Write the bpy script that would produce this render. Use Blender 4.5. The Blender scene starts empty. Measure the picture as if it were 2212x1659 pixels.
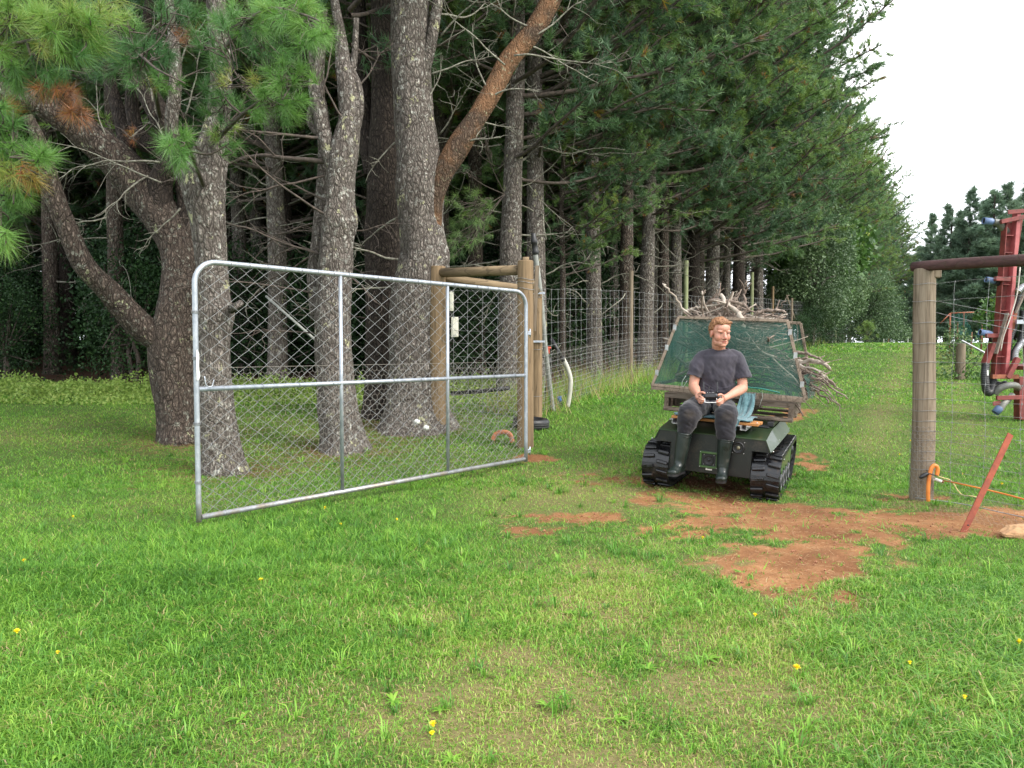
import bpy, math, random
import numpy as np
from mathutils import Matrix, Vector

# ---------------------------------------------------------------- camera, world, sun, exposure
scene = bpy.context.scene
F, CX, CY, CAMH = 1671.0, 1106.0, 829.5, 1.35          # focal length / centre in 2212 px wide view pixels
PITCH = math.atan(74.5 / F)
cam_d = bpy.data.cameras.new('camera')
cam = bpy.data.objects.new('camera', cam_d)
scene.collection.objects.link(cam)
cam.location = (0, 0, CAMH)
cam.rotation_euler = (math.pi / 2 - PITCH, 0, 0)
cam_d.sensor_width = 36.0
cam_d.lens = F / 2212 * 36
cam_d.clip_start = 0.05
cam_d.clip_end = 2000
scene.camera = cam

SUN_EL, SUN_AZ = math.radians(41), math.radians(124)     # azimuth clockwise from +Y: behind the camera, to the right
world = bpy.data.worlds.new('World')
scene.world = world
world.use_nodes = True
wn, wl = world.node_tree.nodes, world.node_tree.links
wn.clear()
wo = wn.new('ShaderNodeOutputWorld')
sky = wn.new('ShaderNodeTexSky')
sky.sky_type = 'NISHITA'
sky.sun_disc = False
sky.sun_elevation = SUN_EL
sky.sun_rotation = SUN_AZ
sky.air_density = 1.0
sky.dust_density = 3.0
b1 = wn.new('ShaderNodeBackground'); b1.inputs['Strength'].default_value = 0.12
wl.new(sky.outputs[0], b1.inputs['Color'])
b2 = wn.new('ShaderNodeBackground'); b2.inputs['Strength'].default_value = 1.55
tc = wn.new('ShaderNodeTexCoord')
nz = wn.new('ShaderNodeTexNoise'); nz.inputs['Scale'].default_value = 1.6; nz.inputs['Detail'].default_value = 5
wl.new(tc.outputs['Generated'], nz.inputs['Vector'])
cr = wn.new('ShaderNodeValToRGB')
cr.color_ramp.elements[0].position = 0.35; cr.color_ramp.elements[0].color = (0.74, 0.80, 0.90, 1)
cr.color_ramp.elements[1].position = 0.62; cr.color_ramp.elements[1].color = (1.0, 1.0, 1.0, 1)
wl.new(nz.outputs['Fac'], cr.inputs['Fac'])
wl.new(cr.outputs['Color'], b2.inputs['Color'])
wm = wn.new('ShaderNodeMixShader'); wm.inputs['Fac'].default_value = 0.88
wl.new(b1.outputs[0], wm.inputs[1]); wl.new(b2.outputs[0], wm.inputs[2])
wl.new(wm.outputs[0], wo.inputs['Surface'])

sun_d = bpy.data.lights.new('sun', 'SUN')
sun_d.energy = 2.1
sun_d.angle = math.radians(24)
sun_d.color = (1.0, 0.95, 0.87)
sun = bpy.data.objects.new('sun', sun_d)
scene.collection.objects.link(sun)
_sd = Vector((math.sin(SUN_AZ) * math.cos(SUN_EL), math.cos(SUN_AZ) * math.cos(SUN_EL), math.sin(SUN_EL)))
sun.rotation_euler = (-_sd).to_track_quat('-Z', 'Y').to_euler()
scene.view_settings.view_transform = 'Standard'
scene.view_settings.look = 'None'
scene.view_settings.exposure = 0.95
scene.view_settings.gamma = 1.0
scene.cycles.max_bounces = 6
scene.cycles.diffuse_bounces = 3
scene.cycles.glossy_bounces = 2
scene.cycles.transmission_bounces = 3
scene.cycles.transparent_max_bounces = 12
scene.cycles.caustics_reflective = False
scene.cycles.caustics_refractive = False
scene.cycles.sample_clamp_indirect = 6
scene.cycles.use_denoising = True

# ---------------------------------------------------------------- helpers: noise, picture geometry, ground height
rng = np.random.default_rng(7)
A = np.array
def _hash(ix, iy, iz):
    h = (ix.astype(np.int64) * 374761393 + iy.astype(np.int64) * 668265263 + iz.astype(np.int64) * 2147483647 + 1013) & 0xffffffff
    h = ((h ^ (h >> 13)) * 1274126177) & 0xffffffff
    h = ((h ^ (h >> 16)) * 2246822519) & 0xffffffff
    return ((h ^ (h >> 15)) & 0xffffff) / float(0xffffff)
def vnoise(x, y, z=0.0):
    x, y, z = np.broadcast_arrays(np.asarray(x, float), np.asarray(y, float), np.asarray(z, float))
    ix, iy, iz = np.floor(x).astype(np.int64), np.floor(y).astype(np.int64), np.floor(z).astype(np.int64)
    fx, fy, fz = x - ix, y - iy, z - iz
    fx, fy, fz = fx*fx*(3-2*fx), fy*fy*(3-2*fy), fz*fz*(3-2*fz)
    r = 0
    for dx in (0, 1):
        for dy in (0, 1):
            for dz in (0, 1):
                w = (fx if dx else 1-fx) * (fy if dy else 1-fy) * (fz if dz else 1-fz)
                r = r + w * _hash(ix+dx, iy+dy, iz+dz)
    return r
def fbm(x, y, z=0.0, o=4):
    r, a, t = 0, 1.0, 0
    for k in range(o):
        r = r + a * vnoise(np.asarray(x) * 2**k + 17*k, np.asarray(y) * 2**k - 9*k, np.asarray(z) * 2**k)
        t += a; a *= 0.5
    return r / t

_GY = [-50, 8.3, 11.7, 13.2, 16.5, 20, 26, 35, 60, 100, 400]
_GZ = [0.0, 0.0, 0.32, 0.45, 0.64, 0.80, 1.15, 1.56, 1.86, 1.90, 1.9]
def gz(x, y):
    x = np.asarray(x, float); y = np.asarray(y, float)
    z = sum(np.interp(y + d, _GY, _GZ) for d in (-.8, -.4, 0, .4, .8)) / 5
    # gentle cross fall where the vehicle stands, and low unevenness
    bump = 0.065 * np.clip((2.25 - x) / 0.9, 0, 1) * np.exp(-((y - 7.8) / 1.5)**2) * np.exp(-((x - 1.2) / 1.4)**2)
    bump = bump - .035 * np.exp(-((y - 7.7) / 1.1)**2 - ((x - 1.9) / 1.1)**2)
    return z + bump + (fbm(x * .45, y * .45, 3.3, 3) - .5) * 0.07 * np.clip((np.hypot(x, y) - 1) / 4, 0, 1)
def at(px, py, Y):
    """point at distance Y in front of the camera that the photo shows at view pixel px, py"""
    dx = (px - CX) / F; dy = -(py - CY) / F
    d = np.array([dx, math.cos(PITCH) + dy * math.sin(PITCH), -math.sin(PITCH) + dy * math.cos(PITCH)])
    return np.array([0, 0, CAMH]) + d * (Y / d[1])
def on_ground(px, py):
    lo, hi = 1.0, 1.0
    while hi < 300:
        p = at(px, py, hi)
        if p[2] <= gz(p[0], p[1]): break
        lo = hi; hi *= 1.05
    for _ in range(25):
        m = (lo + hi) / 2; p = at(px, py, m)
        if p[2] <= gz(p[0], p[1]): hi = m
        else: lo = m
    p = at(px, py, hi); p[2] = gz(p[0], p[1])
    return p
def foot(x, y):
    return np.array([x, y, float(gz(x, y))])

# ---------------------------------------------------------------- helpers: objects
COL = scene.collection
def tag(o, label=None, cat=None, group=None, kind=None):
    if label: o['label'] = label
    if cat: o['category'] = cat
    if group: o['group'] = group
    if kind: o['kind'] = kind
    return o
def thing(name, label, cat, loc=(0, 0, 0), group=None, rot=None):
    o = bpy.data.objects.new(name, None)
    o.empty_display_size = 0.1
    COL.objects.link(o)
    o.location = [float(v) for v in loc]
    if rot is not None: o.rotation_euler = rot
    return tag(o, label, cat, group)
def children_of(o): return list(o.children)
def copy_tree(o, parent=None):
    c = o.copy(); COL.objects.link(c)
    if parent is not None: c.parent = parent
    for ch in list(o.children):
        if ch is not c: copy_tree(ch, c)
    return c

def nrm(v):
    v = np.asarray(v, float); n = np.linalg.norm(v, axis=-1, keepdims=True)
    return v / np.maximum(n, 1e-9)
def frames(P):
    P = np.asarray(P, float); n = len(P)
    T = nrm(np.gradient(P, axis=0)) if n > 2 else nrm(np.repeat((P[1:] - P[:1]), n, 0))
    a = np.array([0, 0, 1.0]) if abs(T[0][2]) < .9 else np.array([1.0, 0, 0])
    U = np.zeros_like(P); u = nrm(np.cross(a, T[0]))
    for i in range(n):
        u = u - T[i] * np.dot(u, T[i]); u = u / max(np.linalg.norm(u), 1e-9); U[i] = u
    return T, U, np.cross(T, U)
def smooth_path(P, n):
    """Catmull-Rom through control points (any columns), n samples"""
    P = np.asarray(P, float)
    if len(P) == 2:
        t = np.linspace(0, 1, n)[:, None]; return P[0] * (1 - t) + P[1] * t
    Q = np.vstack([2*P[0] - P[1], P, 2*P[-1] - P[-2]])
    s = np.linspace(0, len(P) - 1 - 1e-6, n); i = s.astype(int); t = (s - i)[:, None]
    a, b, c, d = Q[i], Q[i+1], Q[i+2], Q[i+3]
    return .5 * (2*b + (c - a)*t + (2*a - 5*b + 4*c - d)*t*t + (3*b - a - 3*c + d)*t**3)

class MB:
    def __init__(s):
        s.V = []; s.n = 0; s.L = []; s.S = []; s.MI = []; s.SM = []; s.T = []
    def raw(s, V, Fc, mi=0, smooth=False, tint=0.5):
        V = np.asarray(V, float).reshape(-1, 3)
        Fc = np.asarray(Fc, np.int64)
        s.V.append(V); s.L.append((Fc + s.n).ravel()); s.S.append(np.full(len(Fc), Fc.shape[1]))
        s.MI.append(np.full(len(Fc), mi)); s.SM.append(np.full(len(Fc), smooth))
        s.T.append(np.broadcast_to(np.asarray(tint, float), (len(V),)))
        s.n += len(V); return s
    def faces(s, V, faces, mi=0, smooth=False, tint=.5):
        """a small mesh whose faces have mixed sizes"""
        V = np.asarray(V, float); s.V.append(V)
        for f in faces:
            s.L.append(np.asarray(f) + s.n)
        s.S.append(np.array([len(f) for f in faces])); s.MI.append(np.full(len(faces), mi)); s.SM.append(np.full(len(faces), smooth))
        s.T.append(np.full(len(V), float(tint))); s.n += len(V); return s
    def box(s, c, size, R=None, mi=0, bev=0.0, tint=.5):
        h = np.asarray(size, float) / 2
        b = min(bev, h.min() * .9)
        R = np.eye(3) if R is None else np.asarray(R, float)
        if b <= 0:
            V = np.array([[x, y, z] for x in (-1, 1) for y in (-1, 1) for z in (-1, 1)]) * h
            Q = [(0, 1, 3, 2), (4, 6, 7, 5), (0, 4, 5, 1), (2, 3, 7, 6), (0, 2, 6, 4), (1, 5, 7, 3)]
            return s.raw(V @ R.T + c, Q, mi, False, tint)
        V = []; idx = {}
        for sx in (-1, 1):
            for sy in (-1, 1):
                for sz in (-1, 1):
                    for a in range(3):
                        p = np.array([sx, sy, sz]) * (h - b); p[a] = (sx, sy, sz)[a] * h[a]
                        idx[(sx, sy, sz, a)] = len(V); V.append(p)
        Fs = []
        for a in range(3):
            o1, o2 = (a+1) % 3, (a+2) % 3
            for sg in (-1, 1):
                f = []
                for (p, q) in ((-1, -1), (1, -1), (1, 1), (-1, 1)):
                    k = [0, 0, 0]; k[a] = sg; k[o1] = p; k[o2] = q; f.append(idx[(k[0], k[1], k[2], a)])
                Fs.append(f if sg > 0 else f[::-1])
        for a in range(3):
            o1, o2 = (a+1) % 3, (a+2) % 3
            for p in (-1, 1):
                for q in (-1, 1):
                    f = []
                    for (sg, w) in ((-1, o1), (1, o1), (1, o2), (-1, o2)):
                        k = [0, 0, 0]; k[a] = sg; k[o1] = p; k[o2] = q; f.append(idx[(k[0], k[1], k[2], w)])
                    Fs.append(f if p * q < 0 else f[::-1])
        for sx in (-1, 1):
            for sy in (-1, 1):
                for sz in (-1, 1):
                    f = [idx[(sx, sy, sz, a)] for a in range(3)]
                    Fs.append(f if sx*sy*sz > 0 else f[::-1])
        return s.faces(np.array(V) @ R.T + c, Fs, mi, False, tint)
    def beam(s, a, b, w, h, up=(0, 0, 1), mi=0, bev=0.0, tint=.5):
        a = np.asarray(a, float); b = np.asarray(b, float)
        x = nrm(b - a); y = nrm(np.cross(up, x)); z = np.cross(x, y)
        return s.box((a + b) / 2, (np.linalg.norm(b - a), w, h), np.array([x, y, z]).T, mi, bev, tint)
    def tube(s, P, r, k=8, cap=True, mi=0, smooth=True, fn=None, tint=.5):
        P = np.asarray(P, float); n = len(P); r = np.broadcast_to(np.asarray(r, float), (n,))
        T, U, W = frames(P)
        a = np.arange(k) * 2 * math.pi / k
        rr = np.repeat(r[:, None], k, 1)
        if fn is not None: rr = rr * fn(np.repeat(np.arange(n)[:, None], k, 1), np.repeat(a[None], n, 0), P)
        V = P[:, None] + rr[..., None] * (np.cos(a)[None, :, None] * U[:, None] + np.sin(a)[None, :, None] * W[:, None])
        i = np.arange(n - 1)[:, None] * k; j = np.arange(k)[None]; j2 = (j + 1) % k
        Q = np.stack([i + j, i + j2, i + k + j2, i + k + j], -1).reshape(-1, 4)
        tt = np.repeat(np.broadcast_to(np.asarray(tint, float), (n,)), k) if np.ndim(tint) else tint
        base = s.n
        s.raw(V.reshape(-1, 3), Q, mi, smooth, tt)
        if cap:
            s.L.append(base + np.arange(k)[::-1]); s.L.append(base + (n-1)*k + np.arange(k))
            s.S.append(np.array([k, k])); s.MI.append(np.array([mi, mi])); s.SM.append(np.array([False, False]))
        return s
    def segs(s, P, Q, r, k=3, mi=0, tint=.5):
        """many straight wires at once"""
        P = np.asarray(P, float); Q = np.asarray(Q, float); n = len(P)
        T = nrm(Q - P); a0 = np.where(np.abs(T[:, 2:3]) < .9, np.array([[0, 0, 1.0]]), np.array([[1.0, 0, 0]]))
        U = nrm(np.cross(a0, T)); W = np.cross(T, U)
        a = np.arange(k) * 2 * math.pi / k
        O = (np.cos(a)[None, :, None] * U[:, None] + np.sin(a)[None, :, None] * W[:, None]) * np.reshape(np.broadcast_to(r, (n,)), (n, 1, 1))
        V = np.concatenate([P[:, None] + O, Q[:, None] + O], 1).reshape(-1, 3)
        b = np.arange(n)[:, None] * 2 * k; j = np.arange(k)[None]; j2 = (j + 1) % k
        Fq = np.stack([b + j, b + j2, b + k + j2, b + k + j], -1).reshape(-1, 4)
        tt = np.repeat(np.asarray(tint), 2*k) if np.ndim(tint) else tint
        return s.raw(V, Fq, mi, True, tt)
    def ball(s, c, r, nu=16, nv=10, R=None, mi=0, tint=.5, smooth=True):
        r = np.broadcast_to(np.asarray(r, float), (3,))
        th = np.linspace(0.02, math.pi - .02, nv); ph = np.arange(nu) * 2 * math.pi / nu
        V = np.stack([np.sin(th)[:, None] * np.cos(ph)[None], np.sin(th)[:, None] * np.sin(ph)[None], np.cos(th)[:, None] + 0 * ph[None]], -1) * r
        V = V.reshape(-1, 3)
        if R is not None: V = V @ np.asarray(R, float).T
        i = np.arange(nv - 1)[:, None] * nu; j = np.arange(nu)[None]; j2 = (j + 1) % nu
        Q = np.stack([i + j, i + nu + j, i + nu + j2, i + j2], -1).reshape(-1, 4)
        base = s.n
        s.raw(V + np.asarray(c, float), Q, mi, smooth, tint)
        s.L.append(base + np.arange(nu)); s.L.append(base + (nv-1)*nu + np.arange(nu)[::-1])
        s.S.append(np.array([nu, nu])); s.MI.append(np.array([mi, mi])); s.SM.append(np.array([smooth, smooth]))
        return s
    def lathe(s, prof, c=(0, 0, 0), axis=(0, 0, 1), k=24, mi=0, smooth=True, closed=False, tint=.5):
        """prof: (radius, height) pairs turned round axis"""
        prof = np.asarray(prof, float); n = len(prof)
        z = nrm(np.asarray(axis, float)); a0 = np.array([1.0, 0, 0]) if abs(z[0]) < .9 else np.array([0, 1.0, 0])
        x = nrm(np.cross(a0, z)); y = np.cross(z, x)
        a = np.arange(k) * 2 * math.pi / k
        V = prof[:, 0][:, None, None] * (np.cos(a)[None, :, None] * x + np.sin(a)[None, :, None] * y) + prof[:, 1][:, None, None] * z
        m = n if closed else n - 1
        i = np.arange(m)[:, None] * k; i2 = ((np.arange(m) + 1) % n)[:, None] * k
        j = np.arange(k)[None]; j2 = (j + 1) % k
        Q = np.stack([i + j, i + j2, i2 + j2, i2 + j], -1).reshape(-1, 4)
        return s.raw(V.reshape(-1, 3) + np.asarray(c, float), Q, mi, smooth, tint)
    def prism(s, poly, o, ex, ey, ez, t, mi=0, tint=.5):
        """2-D polygon (in axes ex, ey from o) given thickness t along ez"""
        poly = np.asarray(poly, float); n = len(poly)
        P = np.asarray(o, float) + poly[:, :1] * np.asarray(ex, float) + poly[:, 1:] * np.asarray(ey, float)
        V = np.vstack([P, P + np.asarray(ez, float) * t])
        fs = [list(range(n))[::-1], list(range(n, 2*n))] + [[i, (i+1) % n, n + (i+1) % n, n + i] for i in range(n)]
        return s.faces(V, fs, mi, False, tint)
    def build(s, name, mats, parent=None, world=True, pos=None):
        me = bpy.data.meshes.new(name)
        V = np.vstack(s.V)
        off = np.zeros(3)
        if parent is not None and world: off = np.array(parent.location)
        V = V - off
        L = np.concatenate([np.asarray(l).ravel() for l in s.L]); S = np.concatenate(s.S)
        me.vertices.add(len(V)); me.vertices.foreach_set('co', V.astype(np.float32).ravel())
        me.loops.add(len(L)); me.loops.foreach_set('vertex_index', L.astype(np.int32))
        me.polygons.add(len(S))
        st = np.concatenate([[0], np.cumsum(S)[:-1]])
        me.polygons.foreach_set('loop_start', st.astype(np.int32))
        me.polygons.foreach_set('loop_total', S.astype(np.int32))
        me.polygons.foreach_set('material_index', np.concatenate(s.MI).astype(np.int32))
        me.polygons.foreach_set('use_smooth', np.concatenate(s.SM).astype(bool))
        at_ = me.attributes.new('tint', 'FLOAT', 'POINT')
        at_.data.foreach_set('value', np.concatenate(s.T).astype(np.float32))
        me.update(calc_edges=True)
        for m in (mats if isinstance(mats, (list, tuple)) else [mats]): me.materials.append(m)
        o = bpy.data.objects.new(name, me)
        COL.objects.link(o)
        if parent is not None: o.parent = parent
        return o

# ---------------------------------------------------------------- helpers: materials
def node_mat(name):
    m = bpy.data.materials.new(name); m.use_nodes = True
    nt = m.node_tree; bs = nt.nodes['Principled BSDF']
    return m, nt, bs
def ramp(nt, stops, src):
    r = nt.nodes.new('ShaderNodeValToRGB'); e = r.color_ramp.elements
    while len(e) < len(stops): e.new(0.5)
    for el, (p, c) in zip(e, stops):
        el.position = p; el.color = (c[0], c[1], c[2], 1)
    nt.links.new(src, r.inputs['Fac']); return r.outputs['Color']
def noise_node(nt, scale, detail=4, rough=.55, stretch=None, coord='Object', dist=0):
    t = nt.nodes.new('ShaderNodeTexCoord'); v = t.outputs[coord]
    if stretch:
        mp = nt.nodes.new('ShaderNodeMapping'); mp.inputs['Scale'].default_value = stretch
        nt.links.new(v, mp.inputs['Vector']); v = mp.outputs[0]
    n = nt.nodes.new('ShaderNodeTexNoise'); n.inputs['Scale'].default_value = scale
    n.inputs['Detail'].default_value = detail; n.inputs['Roughness'].default_value = rough
    n.inputs['Distortion'].default_value = dist
    nt.links.new(v, n.inputs['Vector']); return n.outputs['Fac']
def mixc(nt, fac, a, b, mode='MIX'):
    m = nt.nodes.new('ShaderNodeMix'); m.data_type = 'RGBA'; m.blend_type = mode
    for s_, v in ((m.inputs['Factor'], fac), (m.inputs[6], a), (m.inputs[7], b)):
        if hasattr(v, 'links'): nt.links.new(v, s_)
        elif isinstance(v, (int, float)): s_.default_value = v
        else: s_.default_value = (v[0], v[1], v[2], 1)
    return m.outputs[2]
def math_node(nt, op, a, b=0.0):
    m = nt.nodes.new('ShaderNodeMath'); m.operation = op
    for s_, v in ((m.inputs[0], a), (m.inputs[1], b)):
        if hasattr(v, 'links'): nt.links.new(v, s_)
        else: s_.default_value = v
    return m.outputs[0]
def bump_to(nt, bs, h, strength=.5, dist=.01):
    b = nt.nodes.new('ShaderNodeBump'); b.inputs['Strength'].default_value = strength; b.inputs['Distance'].default_value = dist
    nt.links.new(h, b.inputs['Height']); nt.links.new(b.outputs[0], bs.inputs['Normal']); return b
def simple(name, c1, c2=None, scale=8, rough=.6, metal=0, bump=0, bscale=None, stretch=None, spec=None, lo=.35, hi=.65, bdist=.01, coat=0, rvar=0):
    m, nt, bs = node_mat(name)
    c2 = c2 or [c * .7 for c in c1]
    f = noise_node(nt, scale, 5, .6, stretch)
    nt.links.new(ramp(nt, [(lo, c2), (hi, c1)], f), bs.inputs['Base Color'])
    bs.inputs['Roughness'].default_value = rough; bs.inputs['Metallic'].default_value = metal
    if rvar:
        g = noise_node(nt, scale * 2.3, 4, .6, stretch)
        nt.links.new(math_node(nt, 'ADD', math_node(nt, 'MULTIPLY', g, rvar), rough - rvar/2), bs.inputs['Roughness'])
    if spec is not None: bs.inputs['Specular IOR Level'].default_value = spec
    if coat: bs.inputs['Coat Weight'].default_value = coat
    if bump:
        bump_to(nt, bs, noise_node(nt, bscale or scale * 3, 5, .6, stretch), bump, bdist)
    return m
def attr(nt, name='tint'):
    a = nt.nodes.new('ShaderNodeAttribute'); a.attribute_name = name; return a.outputs['Fac']

def bark_mat(name, plate, crack, lichen, lichen2, amount=.5, orange=0.0, scale=18):
    m, nt, bs = node_mat(name)
    t = nt.nodes.new('ShaderNodeTexCoord')
    mp = nt.nodes.new('ShaderNodeMapping'); mp.inputs['Scale'].default_value = (1, 1, .38)
    nt.links.new(t.outputs['Object'], mp.inputs['Vector'])
    dn = nt.nodes.new('ShaderNodeTexNoise'); dn.inputs['Scale'].default_value = 9; dn.inputs['Detail'].default_value = 4
    nt.links.new(mp.outputs[0], dn.inputs['Vector'])
    vm = nt.nodes.new('ShaderNodeVectorMath'); vm.operation = 'MULTIPLY_ADD'
    nt.links.new(dn.outputs['Color'], vm.inputs[0]); vm.inputs[1].default_value = (.11, .11, .11)
    nt.links.new(mp.outputs[0], vm.inputs[2])
    def cracks(sc, w):
        vo = nt.nodes.new('ShaderNodeTexVoronoi'); vo.feature = 'DISTANCE_TO_EDGE'; vo.inputs['Scale'].default_value = sc
        nt.links.new(vm.outputs[0], vo.inputs['Vector'])
        return ramp(nt, [(0.0, (0, 0, 0)), (w, (1, 1, 1))], vo.outputs['Distance'])
    big = noise_node(nt, 2.2, 4, .6)
    e1 = cracks(scale, .30); e2 = cracks(scale * 2.1, .34)
    vary = ramp(nt, [(.38, (0, 0, 0)), (.62, (1, 1, 1))], noise_node(nt, 5, 4, .6))
    edge = math_node(nt, 'MINIMUM', math_node(nt, 'ADD', e1, math_node(nt, 'MULTIPLY', vary, .12)), math_node(nt, 'ADD', e2, .25))
    edge = math_node(nt, 'MINIMUM', edge, 1.0)
    fine = noise_node(nt, 60, 5, .65, (1, 1, .6))
    col = mixc(nt, fine, [c * .62 for c in plate], [min(1, c * 1.35) for c in plate])
    col = mixc(nt, edge, crack, col)
    if orange > 0:
        o = ramp(nt, [(1 - orange - .1, (0, 0, 0)), (1 - orange + .05, (1, 1, 1))], big)
        col = mixc(nt, math_node(nt, 'MULTIPLY', o, .65), col, (.27, .14, .07))
    l1 = noise_node(nt, 13, 6, .72)
    lm = ramp(nt, [(.70 - .22 * amount, (0, 0, 0)), (.74 - .22 * amount, (1, 1, 1))], l1)
    pm = ramp(nt, [(.36, (.12, .12, .12)), (.60, (1, 1, 1))], noise_node(nt, 1.9, 3, .6, (1, 1, .55)))
    col = mixc(nt, math_node(nt, 'MULTIPLY', math_node(nt, 'MULTIPLY', lm, pm), math_node(nt, 'ADD', edge, .25)), col, lichen)
    l2 = noise_node(nt, 4.3, 7, .75, (1.3, 1.3, 1))
    lm2 = ramp(nt, [(.74 - .2 * amount, (0, 0, 0)), (.76 - .2 * amount, (1, 1, 1))], l2)
    col = mixc(nt, lm2, col, lichen2)
    nt.links.new(col, bs.inputs['Base Color'])
    bs.inputs['Roughness'].default_value = .9
    bs.inputs['Specular IOR Level'].default_value = .2
    h = math_node(nt, 'ADD', edge, math_node(nt, 'MULTIPLY', fine, .5))
    bump_to(nt, bs, h, 1.0, .028)
    return m
def foliage_mat(name, stops, rough=.5, trans=.32, spec=.35, rnd=.12):
    m, nt, bs = node_mat(name)
    col = ramp(nt, stops, attr(nt))
    oi = nt.nodes.new('ShaderNodeObjectInfo')
    hv = nt.nodes.new('ShaderNodeHueSaturation')
    nt.links.new(math_node(nt, 'ADD', math_node(nt, 'MULTIPLY', oi.outputs['Random'], rnd * 2), 1 - rnd), hv.inputs['Value'])
    nt.links.new(col, hv.inputs['Color']); col = hv.outputs[0]
    nt.links.new(col, bs.inputs['Base Color']); bs.inputs['Roughness'].default_value = rough
    bs.inputs['Specular IOR Level'].default_value = spec
    if trans:
        tr = nt.nodes.new('ShaderNodeBsdfTranslucent'); nt.links.new(col, tr.inputs['Color'])
        ms = nt.nodes.new('ShaderNodeMixShader'); ms.inputs['Fac'].default_value = trans
        nt.links.new(bs.outputs[0], ms.inputs[1]); nt.links.new(tr.outputs[0], ms.inputs[2])
        nt.links.new(ms.outputs[0], nt.nodes['Material Output'].inputs['Surface'])
    return m
BARK_GREY = bark_mat('bark_grey', (.32, .28, .245), (.042, .033, .028), (.55, .55, .49), (.46, .45, .27), .66)
BARK_BROWN = bark_mat('bark_brown', (.205, .16, .13), (.018, .013, .011), (.34, .35, .29), (.36, .37, .22), .62)
BARK_DARK = bark_mat('bark_dark', (.11, .086, .07), (.014, .011, .010), (.25, .27, .2), (.2, .22, .14), .25)
BARK_ORANGE = bark_mat('bark_orange', (.17, .12, .085), (.05, .03, .02), (.40, .38, .25), (.42, .40, .26), .5, .5)
TWIG = simple('twig_bark', (.12, .092, .075), (.045, .036, .03), 18, .9, bump=.4, bdist=.004)
TWIG_LICHEN = simple('twig_lichen', (.30, .30, .24), (.12, .10, .08), 25, .9, bump=.4, bdist=.004)
NEEDLE_STOPS = [(0, (.08, .15, .085)), (.35, (.13, .235, .10)), (.62, (.22, .34, .09)), (.80, (.14, .20, .045)), (.9, (.36, .30, .04)), (.955, (.36, .13, .045)), (1.0, (.20, .115, .07))]
NEEDLES = foliage_mat('pine_needles', NEEDLE_STOPS)
NEAR_STOPS = [(0, (.045, .11, .052)), (.3, (.09, .22, .055)), (.55, (.17, .34, .065)), (.72, (.30, .34, .08)), (.84, (.38, .27, .05)), (.92, (.40, .14, .05)), (1.0, (.22, .13, .085))]
NEEDLES_NEAR = foliage_mat('near_pine_needles', NEAR_STOPS, .4, .3, .5, .03)
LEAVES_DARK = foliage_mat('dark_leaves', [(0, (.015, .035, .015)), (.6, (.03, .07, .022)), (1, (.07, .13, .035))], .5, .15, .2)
LEAVES_LIGHT = foliage_mat('light_leaves', [(0, (.05, .11, .03)), (.6, (.12, .24, .05)), (1, (.38, .42, .06))], .45, .3, .4)
NEEDLES_HAZE_TINT = foliage_mat('haze_tinted_needles', [(0, (.10, .16, .11)), (.4, (.15, .23, .15)), (1, (.20, .28, .16))], .6, .35, .2)  # paler greens: distance haze put into the needle colour of the far conifers
WEEDS = foliage_mat('weed_leaves', [(0, (.12, .22, .04)), (.6, (.26, .38, .08)), (1, (.40, .48, .14))], .5, .35, .3)
LEAVES_GREY = foliage_mat('grey_leaves', [(0, (.055, .10, .045)), (.6, (.11, .18, .075)), (1, (.18, .26, .10))], .5, .2, .4)

# ================================================================ GROUND
PATHDIR = np.array([math.sin(math.radians(28)), math.cos(math.radians(28))])
def blob(x, y, cx, cy, rx, ry, ang=0):
    c, s = math.cos(ang), math.sin(ang)
    u = (x - cx) * c + (y - cy) * s; v = -(x - cx) * s + (y - cy) * c
    return 1 - np.sqrt((u / rx)**2 + (v / ry)**2)
def dirt_mask(x, y):
    """>0.5 where the red soil lies bare"""
    x = np.asarray(x, float); y = np.asarray(y, float)
    n = fbm(x * 1.3, y * 1.3, 9.1, 4) - .5
    n2 = fbm(x * 6, y * 6, 2.2, 3) - .5
    m = np.full(np.broadcast(x, y).shape, -2.0)
    B = [(1.85, 5.05, .66, .72, 0, .9), (2.2, 5.78, 1.05, .8, .1, 1.15), (3.75, 5.85, 1.2, .62, -.25, 1.0), (1.62, 4.5, .42, .45, .3, .85),
         (2.1, 6.6, .9, .5, -.3, .95), (2.6, 6.35, .7, .25, -.1, .7), (1.15, 7.7, .75, .3, 0, .7), (2.95, 8.4, .2, .8, -.5, .6), (.6, 7.9, .7, .16, .1, .4),
         (.05, 4.8, .25, .12, 0, .42),  (.5, 6.15, .6, .22, 0, .38), (.1, 5.7, .5, .3, 0, .25), (2.9, 6.0, 1.3, .55, -.1, 1.1),
         (.35, 8.9, .35, .25, 0, .4), (1.9, 7.6, .9, .9, 0, .5),
         (3.5, 10.3, .22, .9, -.45, .9), (4.35, 11.9, .25, .9, -.45, .95), (5.6, 14.5, .2, 1.2, -.5, .8), (3.45, 8.9, .2, .6, -.45, .5), (3.7, 7.05, .45, .3, 0, 1.0), (4.1, 6.3, .35, .55, 0, 1.0)]
    for cx, cy, rx, ry, a, w in B:
        m = np.maximum(m, np.clip(blob(x, y, cx, cy, rx, ry, a), -2, .62) * 1.1 + .55 * (w - 1) + .18)
    n3 = fbm(x * 17, y * 17, 7.2, 2) - .5
    return np.clip(m * .8 + n * 1.35 + n2 * 1.35 + n3 * 1.1 + .17, 0, 1)
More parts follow.
